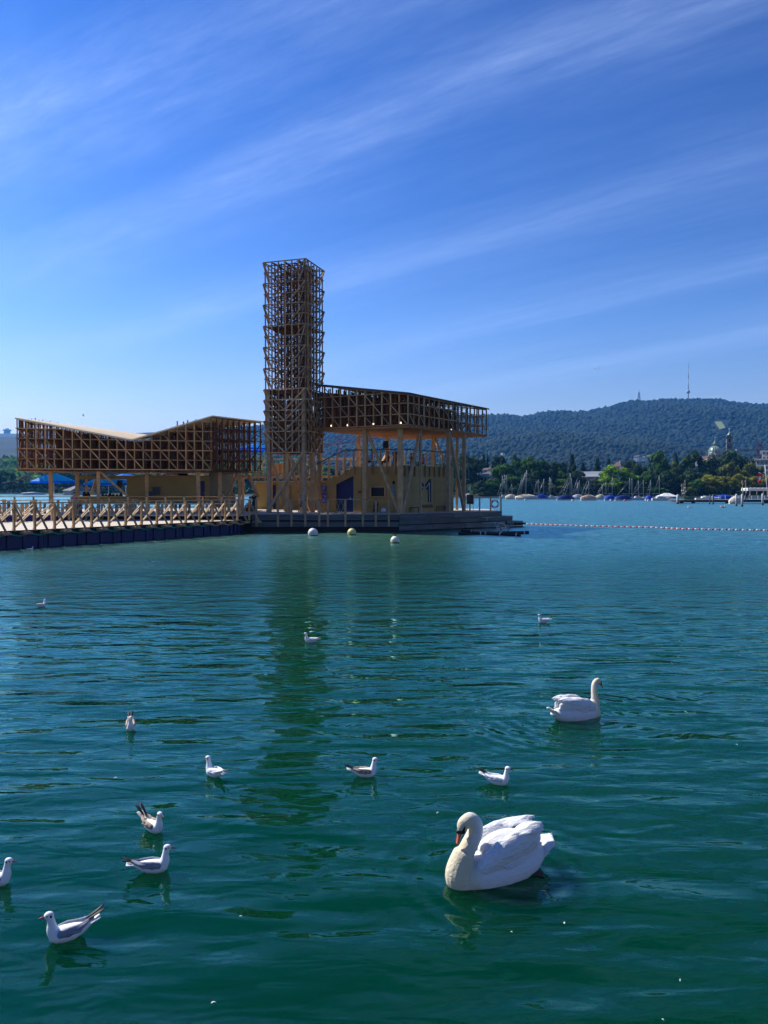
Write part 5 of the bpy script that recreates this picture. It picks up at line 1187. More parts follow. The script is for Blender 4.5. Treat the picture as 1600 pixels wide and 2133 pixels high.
house(1012, 1010, 990, 34, 385, 'low grey house with pale cornice behind the nearly black tree', wall=mat('grey_wall', (.24, .25, .26), .8), roof='hip', roofm=SLATE, rows=1, cols=5, roof_px=9, cornice=WHW)
house(1004, 990, 979, 22, 430, 'brown-roofed house peeping above the low grey house', wall=WHW, roof='hip', roofm=TILE, rows=1, cols=3, roof_px=5)
house(1285, 985, 971, 14, 560, 'small white turret house with a red pointed roof behind the brightest tree', wall=WHW, roof='hip', roofm=TILE, rows=1, cols=2, roof_px=9, depth=5)
house(1306, 988, 976, 24, 540, 'red-roofed house right of the small turret house', wall=CREAM, roof='hip', roofm=TILE, rows=1, cols=3, roof_px=9)
house(1325, 961, 951, 9, 1100, 'leftmost white house of three on the hill foot', wall=WHW, roof='gable', roofm=SLATE, rows=2, cols=2, roof_px=3)
house(1337, 960, 953, 10, 1120, 'middle white house of three on the hill foot', wall=WHW, roof='gable', roofm=SLATE, rows=1, cols=3, roof_px=3)
house(1352, 958, 950, 12, 1140, 'rightmost white house of three on the hill foot', wall=WHW, roof='gable', roofm=SLATE, rows=2, cols=3, roof_px=3)
house(1461, 970, 957, 22, 560, 'brown-roofed house left of the domed church', wall=CREAM, roof='hip', roofm=TILE, rows=1, cols=3, roof_px=7)
house(1473, 975, 960, 14, 540, 'pale gabled house just left of the domed church', wall=WHW, roof='gable', roofm=CREAM, rows=2, cols=2, roof_px=5)
house(1562, 978, 962, 28, 470, 'white flat-roofed block left of the grey office block', wall=WHW, roofm=WHITE, rows=1, cols=5, roof_px=4, name='flat_block', cat='building')
house(1600, 1000, 958, 44, 455, 'grey stepped office block cut by the right edge', wall=mat('concrete_grey', (.34, .35, .34), .8, var=.1), roofm=MATS['concrete_grey'], rows=4, cols=6, roof_px=3, name='office_block', cat='building')
house(1612, 958, 940, 42, 470, 'upper set-back storey of the grey office block at the right edge', wall=MATS['concrete_grey'], roofm=MATS['concrete_grey'], rows=2, cols=6, roof_px=2, name='office_block', cat='building')
house(140, 1034, 1022, 32, 470, 'long villa with slate roofs seen under the left pavilion', wall=CREAM, roof='hip', roofm=SLATE, rows=2, cols=8, roof_px=10, name='villa', cat='villa')
house(48, 1031, 1027, 12, 450, 'small white boathouse on the left shore', wall=WHW, roof='gable', roofm=WHITE, rows=1, cols=2, roof_px=2)
house(1046, 975, 966, 3.2, 700, 'thin pale chimney tower above the trees', wall=WHW, roofm=WHW, rows=3, cols=1, roof_px=22, depth=2, name='chimney_tower', cat='tower')
rnd = random.Random(6)
for k in range(16):
    px = rnd.uniform(-20, 180); yb = rnd.uniform(976, 994); house(px, yb, yb-rnd.uniform(3, 5), rnd.uniform(5, 9), 900+rnd.uniform(-80, 120), 'tiny pale house among the trees of the hazy left hillside', wall=WHW, roof='gable', roofm=rnd.choice((TILE, SLATE)), rows=1, cols=2, roof_px=2.2)['group'] = 'tiny houses on the left hillside'
# slope carrying those houses
mb = MB(); vs = []; fs = []
for j in range(5):
    for i in range(31): X = -620+i*22; vs.append((X, 640+j*110, [2, 12, 22, 33, 40][j]*(1 if i < 24 else max(.1, (30-i)/6))+2*mnoise.noise(V3((i*.3, j, 3)))))
for j in range(4):
    for i in range(30): a = j*31+i; fs.append((a, a+1, a+32, a+31))
mb.add(vs, fs, True); tag(mb.build('hillside', mat('hillside_green', (.035, .06, .03), .95, var=.4, vscale=.03)), kind='structure')
def hillside_wood():
    rs = np.random.RandomState(9); V = []; MI = []
    for k in range(7000):
        X = rs.uniform(-600, -90); Y = rs.uniform(600, 1060); j = (Y-640)/110; z = float(np.interp(j, [-1, 0, 1, 2, 3, 4], [0, 2, 12, 22, 33, 40]))*(1 if X < -92 else .5)+rs.uniform(0, 9)
        s = rs.uniform(1.2, 3.0); t = rs.normal(size=3); t /= np.linalg.norm(t); b = np.cross(t, rs.normal(size=3)); b /= np.linalg.norm(b); c = np.array([X, Y, z]); V += [c-t*s-b*s, c+t*s-b*s, c+t*s+b*s, c-t*s+b*s]; MI.append(rs.randint(0, 3))
    me = bpy.data.meshes.new('hillside_wood'); me.from_pydata(np.array(V).tolist(), [], np.arange(len(V)).reshape(-1, 4).tolist())
    for k in range(3): me.materials.append(leafmat('mid' if k else 'dark', k))
    me.polygons.foreach_set('material_index', MI); me.update(); o = bpy.data.objects.new('hillside_wood', me); COL.objects.link(o); tag(o, 'leafy wood between the houses of the left hillside', 'wood', kind='stuff')
hillside_wood()
# ------------------------------------------------------------------ church with dome and clock tower
def church():
    Y = 620; sc = Y/FPX; COPPER = mat('copper_dome', (.16, .22, .20), .35, metal=.3, spec=.6, var=.2, vscale=.2)
    c = at(1498, 955, Y); r = empty('domed_church', (c.x, Y+8, c.z-6), 'church with a ribbed green dome rising above the trees', 'church')
    z = lambda y: at(1498, y, Y).z-r.location.z
    mb = MB(); mb.lathe([(13*sc, 0), (13*sc, z(943))], (0, 0, 0), 16, a0=math.pi/16); dr = mb.build('drum', mat('sandstone', (.50, .42, .30), .8, var=.1), r)
    for k in range(10):
        a = math.pi+math.pi*(k+.5)/10; M = Matrix.Rotation(a, 4, 'Z'); mb = MB(); mb.box((13*sc, 0, (z(952)+z(945))/2), (.3, 1.3, (z(945)-z(951))), M=M); mb.build('window', GLASS, dr)
    R_ = 12.8*sc; zb = z(943); H = z(928)-zb
    mb = MB(); mb.lathe([(R_*1.06, -.3), (R_*1.06, .2)]+[(R_*math.cos(t)**.9 if t < 1.55 else .4, H*math.sin(t)) for t in [i*math.pi/2/10 for i in range(11)]], (0, 0, zb), 32); dm = mb.build('dome', COPPER, r)
    mb = MB()
    for k in range(16):
        a = k*math.pi/8; mb.tube([(R_*1.01*math.cos(t)**.9*math.cos(a) if t < 1.5 else 0, R_*1.01*math.cos(t)**.9*math.sin(a) if t < 1.5 else 0, zb+H*1.01*math.sin(t)) for t in [i*math.pi/2/8 for i in range(9)]], .22, 4)
    mb.build('ribs', mat('copper_pale', (.35, .42, .36), .5), dm)
    mb = MB(); z1 = z(930); mb.lathe([(1.6, z1), (1.5, z1+2.2), (1.8, z1+2.4), (.9, z1+3.6), (.25, z1+5.4), (.12, z1+7.4)], (0, 0, 0), 10); mb.build('lantern', mat('copper_green', (.2, .34, .27), .6), r)
    mb = MB(); mb.ball((0, 0, z1+7.6), .35, 8, 6); mb.build('finial', METAL, r)
    c = at(1519, 950, Y); t = empty('clock_tower', (c.x, Y, c.z-4), 'tall church clock tower with a small dome right of the church dome', 'tower')
    z = lambda y: at(1519, y, Y).z-t.location.z
    TW = mat('tower_stone', (.33, .29, .25), .8, var=.15); w_ = 11.5*sc
    mb = MB(); mb.box((0, 0, z(913)/2), (w_, w_, z(913))); sh = mb.build('shaft', TW, t, )
    sh.rotation_euler = (0, 0, R(-20))
    for a in range(2):
        M = Matrix.Rotation(R(-20)+a*math.pi/2, 4, 'Z')
        mb = MB(); mb.lathe([(1.75, 0), (1.75, .12)], (0, 0, 0), 20, M @ Matrix.Translation((0, -w_/2-.05, z(930))) @ Matrix.Rotation(R(90), 4, 'X')); cf = mb.build('clock_face', mat('clock_dark', (.06, .06, .07), .5), t)
        mb = MB(); mb.box((0, -w_/2-.22, z(930)+.6), (.18, .05, 1.2), M=M); mb.box((.4, -w_/2-.22, z(930)), (.9, .05, .16), M=M); mb.build('clock_hands', mat('gold', (.6, .45, .15), .4), cf)
        mb = MB(); mb.box((0, -w_/2-.05, z(918)), (1.6, .2, 2.6), M=M); mb.build('belfry_opening', DARK, t)
        mb = MB(); mb.box((0, -w_/2-.05, z(941)), (.8, .2, 1.4), M=M); mb.build('window', DARK, t)
    M = Matrix.Rotation(R(-20), 4, 'Z')
    for y in (923.5, 935): mb = MB(); mb.box((0, 0, z(y)), (w_+.5, w_+.5, .35), M=M); mb.build('cornice', SLATE, t)
    mb = MB(); mb.box((0, 0, z(912.5)), (w_+.9, w_+.9, .6), M=M); mb.build('cornice', SLATE, t)
    mb = MB(); mb.lathe([(w_*.36, z(912)), (w_*.36, z(908)), (w_*.42, z(907.6)), (w_*.36, z(905)), (w_*.2, z(902.5)), (.35, z(901.5)), (.22, z(897)), (.1, z(893))], (0, 0, 0), 14); mb.build('small_dome', COPPER, t)
    for sx in (-1, 1):
        for sy in (-1, 1):
            mb = MB(); mb.lathe([(.55, z(912)), (.55, z(908)), (.1, z(905.5))], (sx*w_*.4, sy*w_*.4, 0), 8, M); mb.build('corner_turret', SLATE, t)
    mb = MB(); mb.ball((0, 0, z(892.5)), .4, 8, 6); mb.build('finial', METAL, t)
church()
# ------------------------------------------------------------------ masts on the ridge and cranes
def tv_mast():
    Y = 3000; b = at(1433.5, 832, Y); r = empty('television_tower', b, 'slender red and white television mast with a pod on the hill top', 'tower'); z = lambda y: at(1433.5, y, Y).z-b.z
    mb = MB(); mb.lathe([(2.6, -10), (2.0, z(814))], (0, 0, 0), 10); mb.build('shaft', MATS['grey_concrete'], r)
    mb = MB(); mb.lathe([(2.6, z(820)), (6.5, z(818)), (6.5, z(815)), (3, z(812))], (0, 0, 0), 14); mb.build('pod', MATS['grey_concrete'], r)
    ys = [812, 801, 790, 778, 767, 755]
    for i in range(5): mb = MB(); mb.lathe([(1.5-.2*i, z(ys[i])), (1.3-.2*i, z(ys[i+1]))], (0, 0, 0), 8); mb.build('mast_section', mat('mast_red', (.16, .09, .09), .6) if i % 2 == 0 else mat('mast_white', (.5, .5, .5), .6), r)
tv_mast()
def lattice_mast():
    Y = 3000; b = at(1331, 836, Y); r = empty('lattice_mast', b, 'steel lattice lookout mast on the hill top left of the television tower', 'mast'); z = lambda y: at(1331, y, Y).z-b.z; H = z(818)
    mb = MB()
    for s in ((-1, -1), (1, -1), (1, 1), (-1, 1)): mb.bar((6*s[0], 6*s[1], -8), (1.6*s[0], 1.6*s[1], H), .9)
    n = 6
    for k in range(n):
        t0, t1 = k/n, (k+1)/n; w0, w1 = 6-4.4*t0, 6-4.4*t1
        for y in (-1, 1): mb.bar((-w0, y*w0, H*t0), (w1, y*w1, H*t1), .6); mb.bar((w0, y*w0, H*t0), (-w1, y*w1, H*t1), .6)
    mb.build('lattice', mat('dark_steel', (.1, .1, .11), .6), r)
    mb = MB(); mb.box((0, 0, H*.62), (7, 7, 1.5)); mb.box((0, 0, H), (5, 5, 1.5)); mb.build('gallery', MATS['dark_steel'], r); mb = MB(); mb.bar((0, 0, H), (0, 0, z(811)), .9); mb.build('antenna', MATS['dark_steel'], r)
lattice_mast()
def crane(px, ybase, yjib, ytop, Y, x0, x1, y0, y1, m, label):
    b = at(px, ybase, Y); r = empty('tower_crane', b, label, 'crane'); zj = at(px, yjib, Y).z-b.z; zt = at(px, ytop, Y).z-b.z; w_ = 1.1*Y/500
    def truss(mb, a, c, wd, n):
        a, c = V3(a), V3(c); d = (c-a); up = V3((0, 0, 1)) if abs(d.normalized().z) < .7 else V3((1, 0, 0)); s = d.cross(up).normalized()*wd/2; u = s.cross(d).normalized()*wd/2; th = wd*.14
        cs = [s+u, s-u, -s-u, -s+u]
        for q in cs: mb.bar(a+q, c+q, th)
        for k in range(n):
            p, q = a+d*k/n, a+d*(k+1)/n
            for i in range(4): mb.bar(p+cs[i], q+cs[(i+1) % 4], th*.8)
    mb = MB(); truss(mb, (0, 0, 0), (0, 0, zt), w_*1.6, 14); mb.build('mast', m, r)
    l, rr = at(x0, y0, Y)-b, at(x1, y1, Y)-b
    mb = MB(); truss(mb, (0, 0, zj), (rr.x, 0, rr.z), w_, 20); mb.build('jib', m, r)
    mb = MB(); truss(mb, (0, 0, zj), (l.x, 0, l.z), w_, 8); mb.build('counter_jib', m, r)
    mb = MB(); mb.box((l.x, 0, l.z-w_*.6), (w_*2.6, w_*1.4, w_*2.2)); mb.build('counterweight', mat('crane_grey', (.3, .3, .32), .7), r)
    mb = MB(); mb.box((w_*1.2, -w_, zj-w_*1.3), (w_*1.5, w_*1.5, w_*2)); mb.build('cab', WHITE, r)
    mb = MB(); mb.bar((0, 0, zt), (l.x*.9, 0, l.z+w_*.5), w_*.12); mb.bar((0, 0, zt), (rr.x*.6, 0, rr.z*.5+zj*.5+w_*.5), w_*.12); mb.build('stay', m, r)
crane(706, 1000, 925, 908, 520, 680, 792, 925, 913, mat('crane_red', (.45, .06, .10), .5), 'red tower crane seen between the tower and the raised pavilion')
crane(1580, 1000, 938, 921, 640, 1538, 1640, 938, 936, mat('crane_dark', (.10, .03, .05), .5), 'dark red tower crane above the flat block at the right edge')
# ------------------------------------------------------------------ boats
HULLW = mat('hull_white', (.70, .70, .68), .35, spec=.5); COVB = mat('cover_blue', (.012, .06, .42), .6, var=.15); COVD = mat('cover_navy', (.008, .025, .17), .6, var=.15); COVP = mat('cover_peach', (.62, .44, .30), .7, var=.08); COVC = mat('cover_cream', (.62, .56, .42), .7, var=.08)
MASTM = mat('mast_alloy', (.26, .29, .30), .4, metal=.3)
def boat(x0, x1, ywl, kind, masts=(), label='', lean=(), rz=0, name='sailing_boat'):
    """x0, x1: ends of the hull; masts: (px, ytop); lean: (px foot, px top, ytop) lowered masts lying in their crutches"""
    p = lvl((x0+x1)/2, ywl); Y = p.y; L_ = (x1-x0)/FPX*Y; r = empty(name, p, label, 'boat', 'boats moored along the far shore'); r.scale = (1, 1, 1.35); hw = max(.8, L_*.16); fb = .55
    st = [(-.5, .55, 0), (-.35, .9, 0), (0, 1, 0), (.3, .72, .08), (.45, .3, .2), (.5, .03, .28)]
    vs = []; fs = []
    for s, w_, up in st:
        x = s*L_; vs += [(x, -w_*hw*.75, -.15), (x, -w_*hw, fb+up), (x, w_*hw, fb+up), (x, w_*hw*.75, -.15)]
    for i in range(len(st)-1):
        a = i*4; fs += [(a, a+4, a+5, a+1), (a+1, a+5, a+6, a+2), (a+2, a+6, a+7, a+3)]
    fs += [(0, 1, 2, 3), tuple(reversed(range(len(vs)-4, len(vs))))]
    mb = MB(); mb.add(vs, fs, False); mb.build('hull', HULLW, r)
    mb = MB(); mb.add([(x_[0], x_[1]*1.01, .05 if i % 4 in (0, 3) else .2) for i, x_ in enumerate(vs)], [f for f in fs[:15]], False)
    if kind in ('white', 'sloop'):
        mb = MB(); mb.box((-.05*L_, 0, fb+.2), (L_*.4, hw*1.1, .35)); mb.box((-.02*L_, 0, fb+.42), (L_*.28, hw*.9, .12)); cb = mb.build('cabin', HULLW, r)
        mb = MB(); mb.box((-.05*L_, -hw*.56, fb+.22), (L_*.24, .04, .12)); mb.build('window', GLASS, cb)
    else:
        mt = {'blue': COVB, 'navy': COVD, 'peach': COVP, 'cream': COVC, 'whitecover': mat('cover_white', (.66, .66, .64), .6)}[kind]; vs = []; fs = []
        stx = [(-.52, .35, .25), (-.40, .85, .55), (-.15, 1.06, .95), (.12, 1.03, 1.0), (.34, .7, .62), (.49, .12, .32)]
        for s, w_, hh in stx:
            x = s*L_; vs += [(x, -w_*hw*1.08, fb-.25), (x, -w_*hw*.75, fb+hh*.45), (x, 0, fb+hh*.78), (x, w_*hw*.75, fb+hh*.45), (x, w_*hw*1.08, fb-.25)]
        for i in range(len(stx)-1):
            a = i*5; fs += [(a+k, a+5+k, a+6+k, a+1+k) for k in range(4)]
        fs += [(0, 1, 2, 3, 4), (29, 28, 27, 26, 25)]
        mb = MB(); mb.add(vs, fs, True); mb.build('cover', mt, r)
    for (px, yt) in masts:
        t = at(px, yt, Y); f = V3((t.x-p.x-rnd_b.uniform(-.3, .3), 0, fb)); h = V3((t.x-p.x, 0, t.z/1.35)); mb = MB(); mb.tube([f, h], [.085, .06], 6); mb.build('mast', MASTM, r)
        mb = MB(); bow = V3((L_*.48*(1 if px < (x0+x1)/2+2 else -1), 0, fb+.2)); mb.tube([h-V3((0, 0, .3)), bow], .022, 4); mb.tube([h-V3((0, 0, .2)), V3((-bow.x, 0, fb+.1))], .018, 4); mb.bar(f+V3((0, 0, 1.1)), f+V3((-L_*.35, 0, 1.05)), .12); mb.bar(h*.6+f*.4+V3((-.5, 0, 0)), h*.6+f*.4+V3((.5, 0, 0)), .04); mb.build('rigging', MASTM, r)
    for (pf, pt, yt) in lean:
        t = at(pt, yt, Y); f = at(pf, 1035, Y); mb = MB(); mb.tube([V3((f.x-p.x, -.2, .9)), V3((t.x-p.x, -.2, t.z/1.35))], [.08, .05], 6); mb.build('spar', MASTM, r)
    return r
rnd_b = random.Random(8)
boat(966, 984, 1037.5, 'whitecover', [(979.5, 1012)], 'small boat with one short mast behind the chalkboard at the quay')
boat(1040, 1060, 1038, 'white', [(1047, 991), (1051.5, 990), (1055, 990)], 'white boats rafted together under three close pale masts', [(1036, 1046, 1003)])
boat(1053, 1076, 1040, 'cream', [(1066, 1008)], 'small cream-covered boat left of the long cream-covered boat')
boat(1074, 1120, 1040.3, 'cream', [(1094, 985), (1097.5, 979)], 'long cream-covered sailing boat under the tallest left mast', [(1076, 1088, 994), (1080, 1092, 990), (1084, 1093.5, 986)])
boat(1117, 1143, 1040, 'blue', [(1121, 998), (1133, 997)], 'low boat with pale blue cover and two masts', [(1111, 1118, 1003), (1120, 1132, 1004)])
boat(1140, 1160, 1040, 'white', [(1145, 994), (1147.5, 995)], 'white boat with a pair of thick masts')
boat(1160, 1197, 1042, 'navy', [(1188, 986), (1190.5, 996)], 'navy-covered boat with a mast at its right end', [(1171, 1183, 1000), (1176, 1186, 1003), (1190, 1203, 996)])
boat(1192, 1216, 1040, 'whitecover', [(1207, 1000), (1203, 1004)], 'white-covered boat between the navy and the peach covers', [(1197, 1205, 1005)])
boat(1210, 1243, 1042.5, 'peach', [(1226.5, 1003)], 'peach-covered boat left of the bright tree', [(1209, 1223, 1002), (1216, 1226, 1008)])
boat(1240, 1262, 1040.5, 'cream', [(1254, 1008), (1262, 1004)], 'small beige boat with thin masts right of the peach cover', [(1246, 1258, 1005)])
boat(1259, 1284, 1042.5, 'blue', [(1275.5, 994)], 'royal-blue covered boat, left one of the blue pair')
boat(1281, 1317, 1042.8, 'navy', [(1312, 996), (1316.5, 996)], 'large dark blue covered boat, right one of the blue pair')
boat(1315, 1343, 1042, 'white', [(1329.5, 1001), (1340, 1000)], 'white open boat with two thin masts')
boat(1344, 1361, 1042.5, 'blue', [(1355.5, 1000)], 'short royal-blue covered boat before the white tent')
boat(1358, 1396, 1042.8, 'sloop', [(1373, 992)], 'white sloop with a tall mast before the white tent')
boat(1448, 1502, 1042.3, 'white', [], 'white motor cruiser behind the left half of the pier', name='motor_boat')
boat(1484, 1530, 1041.8, 'blue', [], 'motor boat with a blue cover behind the pier', name='motor_boat')
boat(1516, 1562, 1041.2, 'white', [], 'white motor cruiser behind the lamp poles of the pier', name='motor_boat')
# small mooring floats by the boats
for k, (px, py, cm) in enumerate(((1272, 1043.5, 'white'), (1301, 1044, 'pink'), (1350, 1044, 'white'), (1395.5, 1043.5, 'orange'), (1094, 1042.5, 'white'), (1192, 1044, 'white'))):
    p = lvl(px, py); mb = MB(); mb.ball((p.x, p.y, .15), .32, 10, 8); mb.lathe([(.05, 0), (.05, .2)], (p.x, p.y, .42), 6)
    tag(mb.build('mooring_float', {'white': WHITE, 'pink': mat('pink_float', (.65, .25, .22), .5), 'orange': mat('orange_float', (.65, .2, .08), .5)}[cm]), 'small %s mooring float %s' % (cm, ('before the royal-blue covered boat', 'before the large dark blue cover', 'before the short blue cover', 'at the stern of the white sloop', 'before the long cream cover', 'before the navy cover')[k]), 'buoy', 'small mooring floats by the boats')
def tent():
    a, b = at(1371, 1034, 310), at(1409, 1034, 310); r = empty('tent', ((a.x+b.x)/2, 310, 0), 'white peaked marquee tent behind the white sloop', 'tent'); W = b.x-a.x; zt = at(1390, 1027, 310).z
    mb = MB(); mb.add([(-W/2, -2, a.z), (W/2, -2, a.z), (W/2, 3, a.z), (-W/2, 3, a.z), (-W*.12, .5, zt), (W*.12, .5, zt)], [(0, 1, 5, 4), (1, 2, 5), (2, 3, 4, 5), (3, 0, 4)]); mb.build('roof', WHITE, r)
    for x in (-.48, -.16, .16, .48): mb = MB(); mb.bar((W*x, -2, -.2), (W*x, -2, a.z), .12); mb.build('pole', WHITE, r)
    mb = MB(); mb.box((0, 1, .2), (W, 6, .5)); mb.build('float_deck', MATS['grey_concrete'], r)
tent()
# ------------------------------------------------------------------ steamer pier on the right
def pier():
    Y = 196; r = empty('pier', (at(1500, 1045, Y).x, Y, 0), 'long low landing pier with white piles on the right', 'pier'); o = r.location
    x0 = at(1411, 1045, Y).x-o.x; x1 = 40; zt = at(1500, 1041.5, Y).z
    mb = MB(); mb.add([(x0, 0, zt-.55), (x1, 3, zt-.5), (x1, 7, zt-.5), (x0, 4, zt-.55), (x0, 0, zt-.05), (x1, 3, zt+.25), (x1, 7, zt+.25), (x0, 4, zt-.05)], [(0, 1, 5, 4), (4, 5, 6, 7), (2, 3, 7, 6), (0, 4, 7, 3), (3, 2, 1, 0)]); mb.build('deck', mat('pier_dark', (.04, .04, .045), .8), r)
    mb = MB(); mb.add([(x0, .2, zt+.0), (x1, 3.2, zt+.3), (x1, 6.8, zt+.3), (x0, 3.8, zt+.0)], [(0, 1, 2, 3)]); mb.build('planking', WOODG, r)
    for px in (1420, 1444, 1515, 1520, 1596): 
        q = at(px, 1045, Y+1.5); mb = MB(); mb.bar((q.x-o.x, 1.5, -.5), (q.x-o.x, 1.5, zt-.5), .7); mb.build('pile', DARK, r)
    for k, px in enumerate(range(1470, 1640, 14)):
        q = at(px, 1040, Y+1.5); mb = MB(); zz = zt+.25*max(0, (q.x-o.x-x0)/(x1-x0)); mb.bar((q.x-o.x, 1.5+k*.1, zz), (q.x-o.x, 1.5+k*.1, zz+1.0), .07); mb.build('rail_post', WHITE, r)
    mb = MB(); a, b = at(1530, 1036, Y+2), at(1640, 1034.5, Y+3); mb.bar(a-o, b-o, .06); mb.build('handrail', WHITE, r)
    return r
pier()
def pile(px, ytop, ybot, wpx, m, label, Y=None):
    b = lvl(px, ybot); t = at(px, ytop, b.y); mb = MB(); w_ = wpx/FPX*b.y/2
    r = empty('mooring_pile', (b.x, b.y, 0), label, 'pile', 'mooring piles of the pier')
    mb.lathe([(w_, -.5), (w_, t.z), (w_*.6, t.z+.15)], (0, 0, 0), 14); mb.build('shaft', m, r)
    mb = MB(); mb.lathe([(w_*1.03, -.1), (w_*1.03, .35)], (0, 0, 0), 14); mb.build('wet_band', DARK, r)
PW = mat('pile_white', (.55, .55, .57), .7, var=.15, vscale=.8); PD = mat('pile_grey', (.16, .17, .17), .8, var=.2)
pile(1412, 1031.5, 1049.5, 5.5, PW, 'thick white pile at the left tip of the pier'); pile(1478.5, 1031.5, 1050, 2.6, PD, 'thin grey pile, left of the two in the pier middle'); pile(1485.5, 1031, 1050.5, 3.0, PD, 'dark grey pile, right of the two in the pier middle')
pile(1534, 1030.5, 1054, 4.0, PW, 'white pile standing in open water, left of the pair'); pile(1546, 1030.5, 1055, 4.5, PW, 'white pile standing in open water, right of the pair'); pile(1588.5, 1029, 1052, 4, PW, 'white pile before the kiosk at the right edge')
def pole(px, ytop, ybot, Y, label, lamp=True):
    b, t = at(px, ybot, Y), at(px, ytop, Y); r = empty('lamp_post', b, label, 'lamp post', 'poles on the pier'); h = t.z-b.z
    mb = MB(); mb.tube([(0, 0, -.1), (0, 0, h)], [.12, .08], 8); mb.build('pole', mat('pole_brown', (.20, .17, .12), .6), r)
    mb = MB(); mb.box((.0, 0, h-.2), (.38, .38, .5)); mb.lathe([(.25, 0), (.05, .2)], (0, 0, h+.05), 8); mb.build('lantern', MATS['pole_brown'], r)
    mb = MB(); mb.ball((-.1, -.15, h*.62), .16, 8, 6); mb.box((.1, -.1, h*.45), (.25, .1, .35)); mb.build('signal_box', WHITE, r)
pole(1420.5, 1009.5, 1042, 199, 'short pole with a lantern, left of three at the pier tip'); pole(1424, 1009, 1042, 199.5, 'short pole with a lantern, middle of three at the pier tip'); pole(1427, 1001, 1042, 200, 'tallest pole of the three at the pier tip')
pole(1546.5, 1002, 1040, 199, 'left pole of the tall pair on the pier'); pole(1553.3, 1001, 1045, 197, 'right pole of the tall pair on the pier')
def kiosk():
    Y = 203; a = at(1556, 1041, Y); r = empty('kiosk', (a.x, Y, a.z), 'open pier pavilion with a puffy white awning at the right edge', 'kiosk'); z = lambda y: at(1556, y, Y).z-a.z; W = 9.5
    mb = MB(); n = 9
    for i in range(n): mb.ball((W*(i+.5)/n, 1.5, (z(1022.5)+z(1016))/2), (W/n*.62, 2.2, (z(1016)-z(1022.5))*.5), 10, 6)
    mb.box((W/2, 1.5, z(1019.5)), (W, 3.6, .7)); mb.build('awning', mat('awning_white', (.72, .74, .74), .6), r)
    for i in range(6): mb = MB(); mb.bar((.9+W*i/5.5, .3, 0), (.9+W*i/5.5, .3, z(1021)), .16); mb.build('post', WHITE, r)
    mb = MB(); mb.box((W/2+.4, .2, z(1035)), (W, .06, .9)); mb.build('parapet', mat('glass_panel', (.25, .33, .33), .3), r)
    mb = MB(); mb.box((W/2, 3.2, z(1030)), (W*.9, .2, 2.0)); mb.build('back_wall', mat('dark_green', (.02, .06, .05), .6), r)
kiosk()
def flag():
    Y = 201; f, t = at(1599.5, 1018, Y), at(1593.5, 968, Y); r = empty('flagpole', f, 'leaning white flagpole with a red flag bearing a white cross', 'flag')
    mb = MB(); mb.tube([(0, 0, -2), t-f], [.11, .07], 8); mb.build('pole', WHITE, r)
    g0, g1 = at(1595, 991, Y)-f, at(1580.5, 984, Y)-f; mb = MB(); mb.tube([g0, g1], .05, 6); mb.build('gaff', WHITE, r)
    # hanging cloth with folds
    w_, h_ = 1.45, 2.3; nx, nz = 14, 12; vs = []; fs = []
    o = at(1579, 985.5, Y)-f
    for j in range(nz+1):
        for i in range(nx+1):
            u, v = i/nx, j/nz; vs.append(o+V3((u*w_*(.85-.25*v)+v*-.1, .16*math.sin(u*7+v*2), -v*h_*(1-.25*abs(u-.45))-u*.45)))
    mr, mw = [], []
    for j in range(nz):
        for i in range(nx):
            q = j*(nx+1)+i; c = (5 <= i <= 8 and 3 <= j <= 8) or (3 <= i <= 10 and 5 <= j <= 6); (mw if c else mr).append((q, q+1, q+nx+2, q+nx+1))
    mb = MB(); mb.add(vs, mr, True); mb.add([v+V3((0, .015, 0)) for v in vs], mr, True); fl = mb.build('flag_cloth', mat('flag_red', (.62, .01, .02), .7), r)
    mb = MB(); mb.add(vs, mw, True); mb.add([v+V3((0, .015, 0)) for v in vs], mw, True); mb.build('cross', WHITE, fl)
flag()
def pier_cart():
    a = at(1435, 1041, 199); r = empty('crate_stack', a, 'dark green covered crates on the left end of the pier', 'crates'); gm = mat('tarp_green', (.03, .10, .08), .6)
    for k, (x, w_, h_) in enumerate(((-.9, .9, .7), (0, 1.0, .9), (.9, .8, .75))):
        mb = MB(); mb.box((x, 0, h_/2), (w_, .8, h_)); mb.tube([(x-w_/2, -.41, h_), (x+w_/2, -.41, h_)], .06, 6); mb.build('crate', gm, r)
pier_cart()
boat(1519, 1545, 1049.5, 'cream', [], 'small cream rowing boat moored under the pier', name='rowing_boat')
# ------------------------------------------------------------------ smooth bodies
def blend(mb, voxel, smooth=4, name='body', m=None, parent=None, loc=None, shade=True):
    """merge overlapping closed pieces into ONE continuous skin"""
    me = bpy.data.meshes.new('tmp'); me.from_pydata(mb.v, [], mb.f); me.update()
    bm = bmesh.new(); bm.from_mesh(me); bmesh.ops.recalc_face_normals(bm, faces=bm.faces); bm.to_mesh(me); bm.free()
    o = bpy.data.objects.new('tmp', me); COL.objects.link(o)
    rm = o.modifiers.new('r', 'REMESH'); rm.mode = 'VOXEL'; rm.voxel_size = voxel
    if smooth: s = o.modifiers.new('s', 'SMOOTH'); s.iterations = smooth; s.factor = .5
    dg = bpy.context.evaluated_depsgraph_get(); ev = o.evaluated_get(dg); nm = bpy.data.meshes.new_from_object(ev); bpy.data.objects.remove(o); bpy.data.meshes.remove(me)
    nm.name = name; nm.materials.clear(); nm.materials.append(m); nm.polygons.foreach_set('use_smooth', [shade]*len(nm.polygons))
    r = bpy.data.objects.new(name, nm); COL.objects.link(r)
    if parent: r.parent = parent
    return r
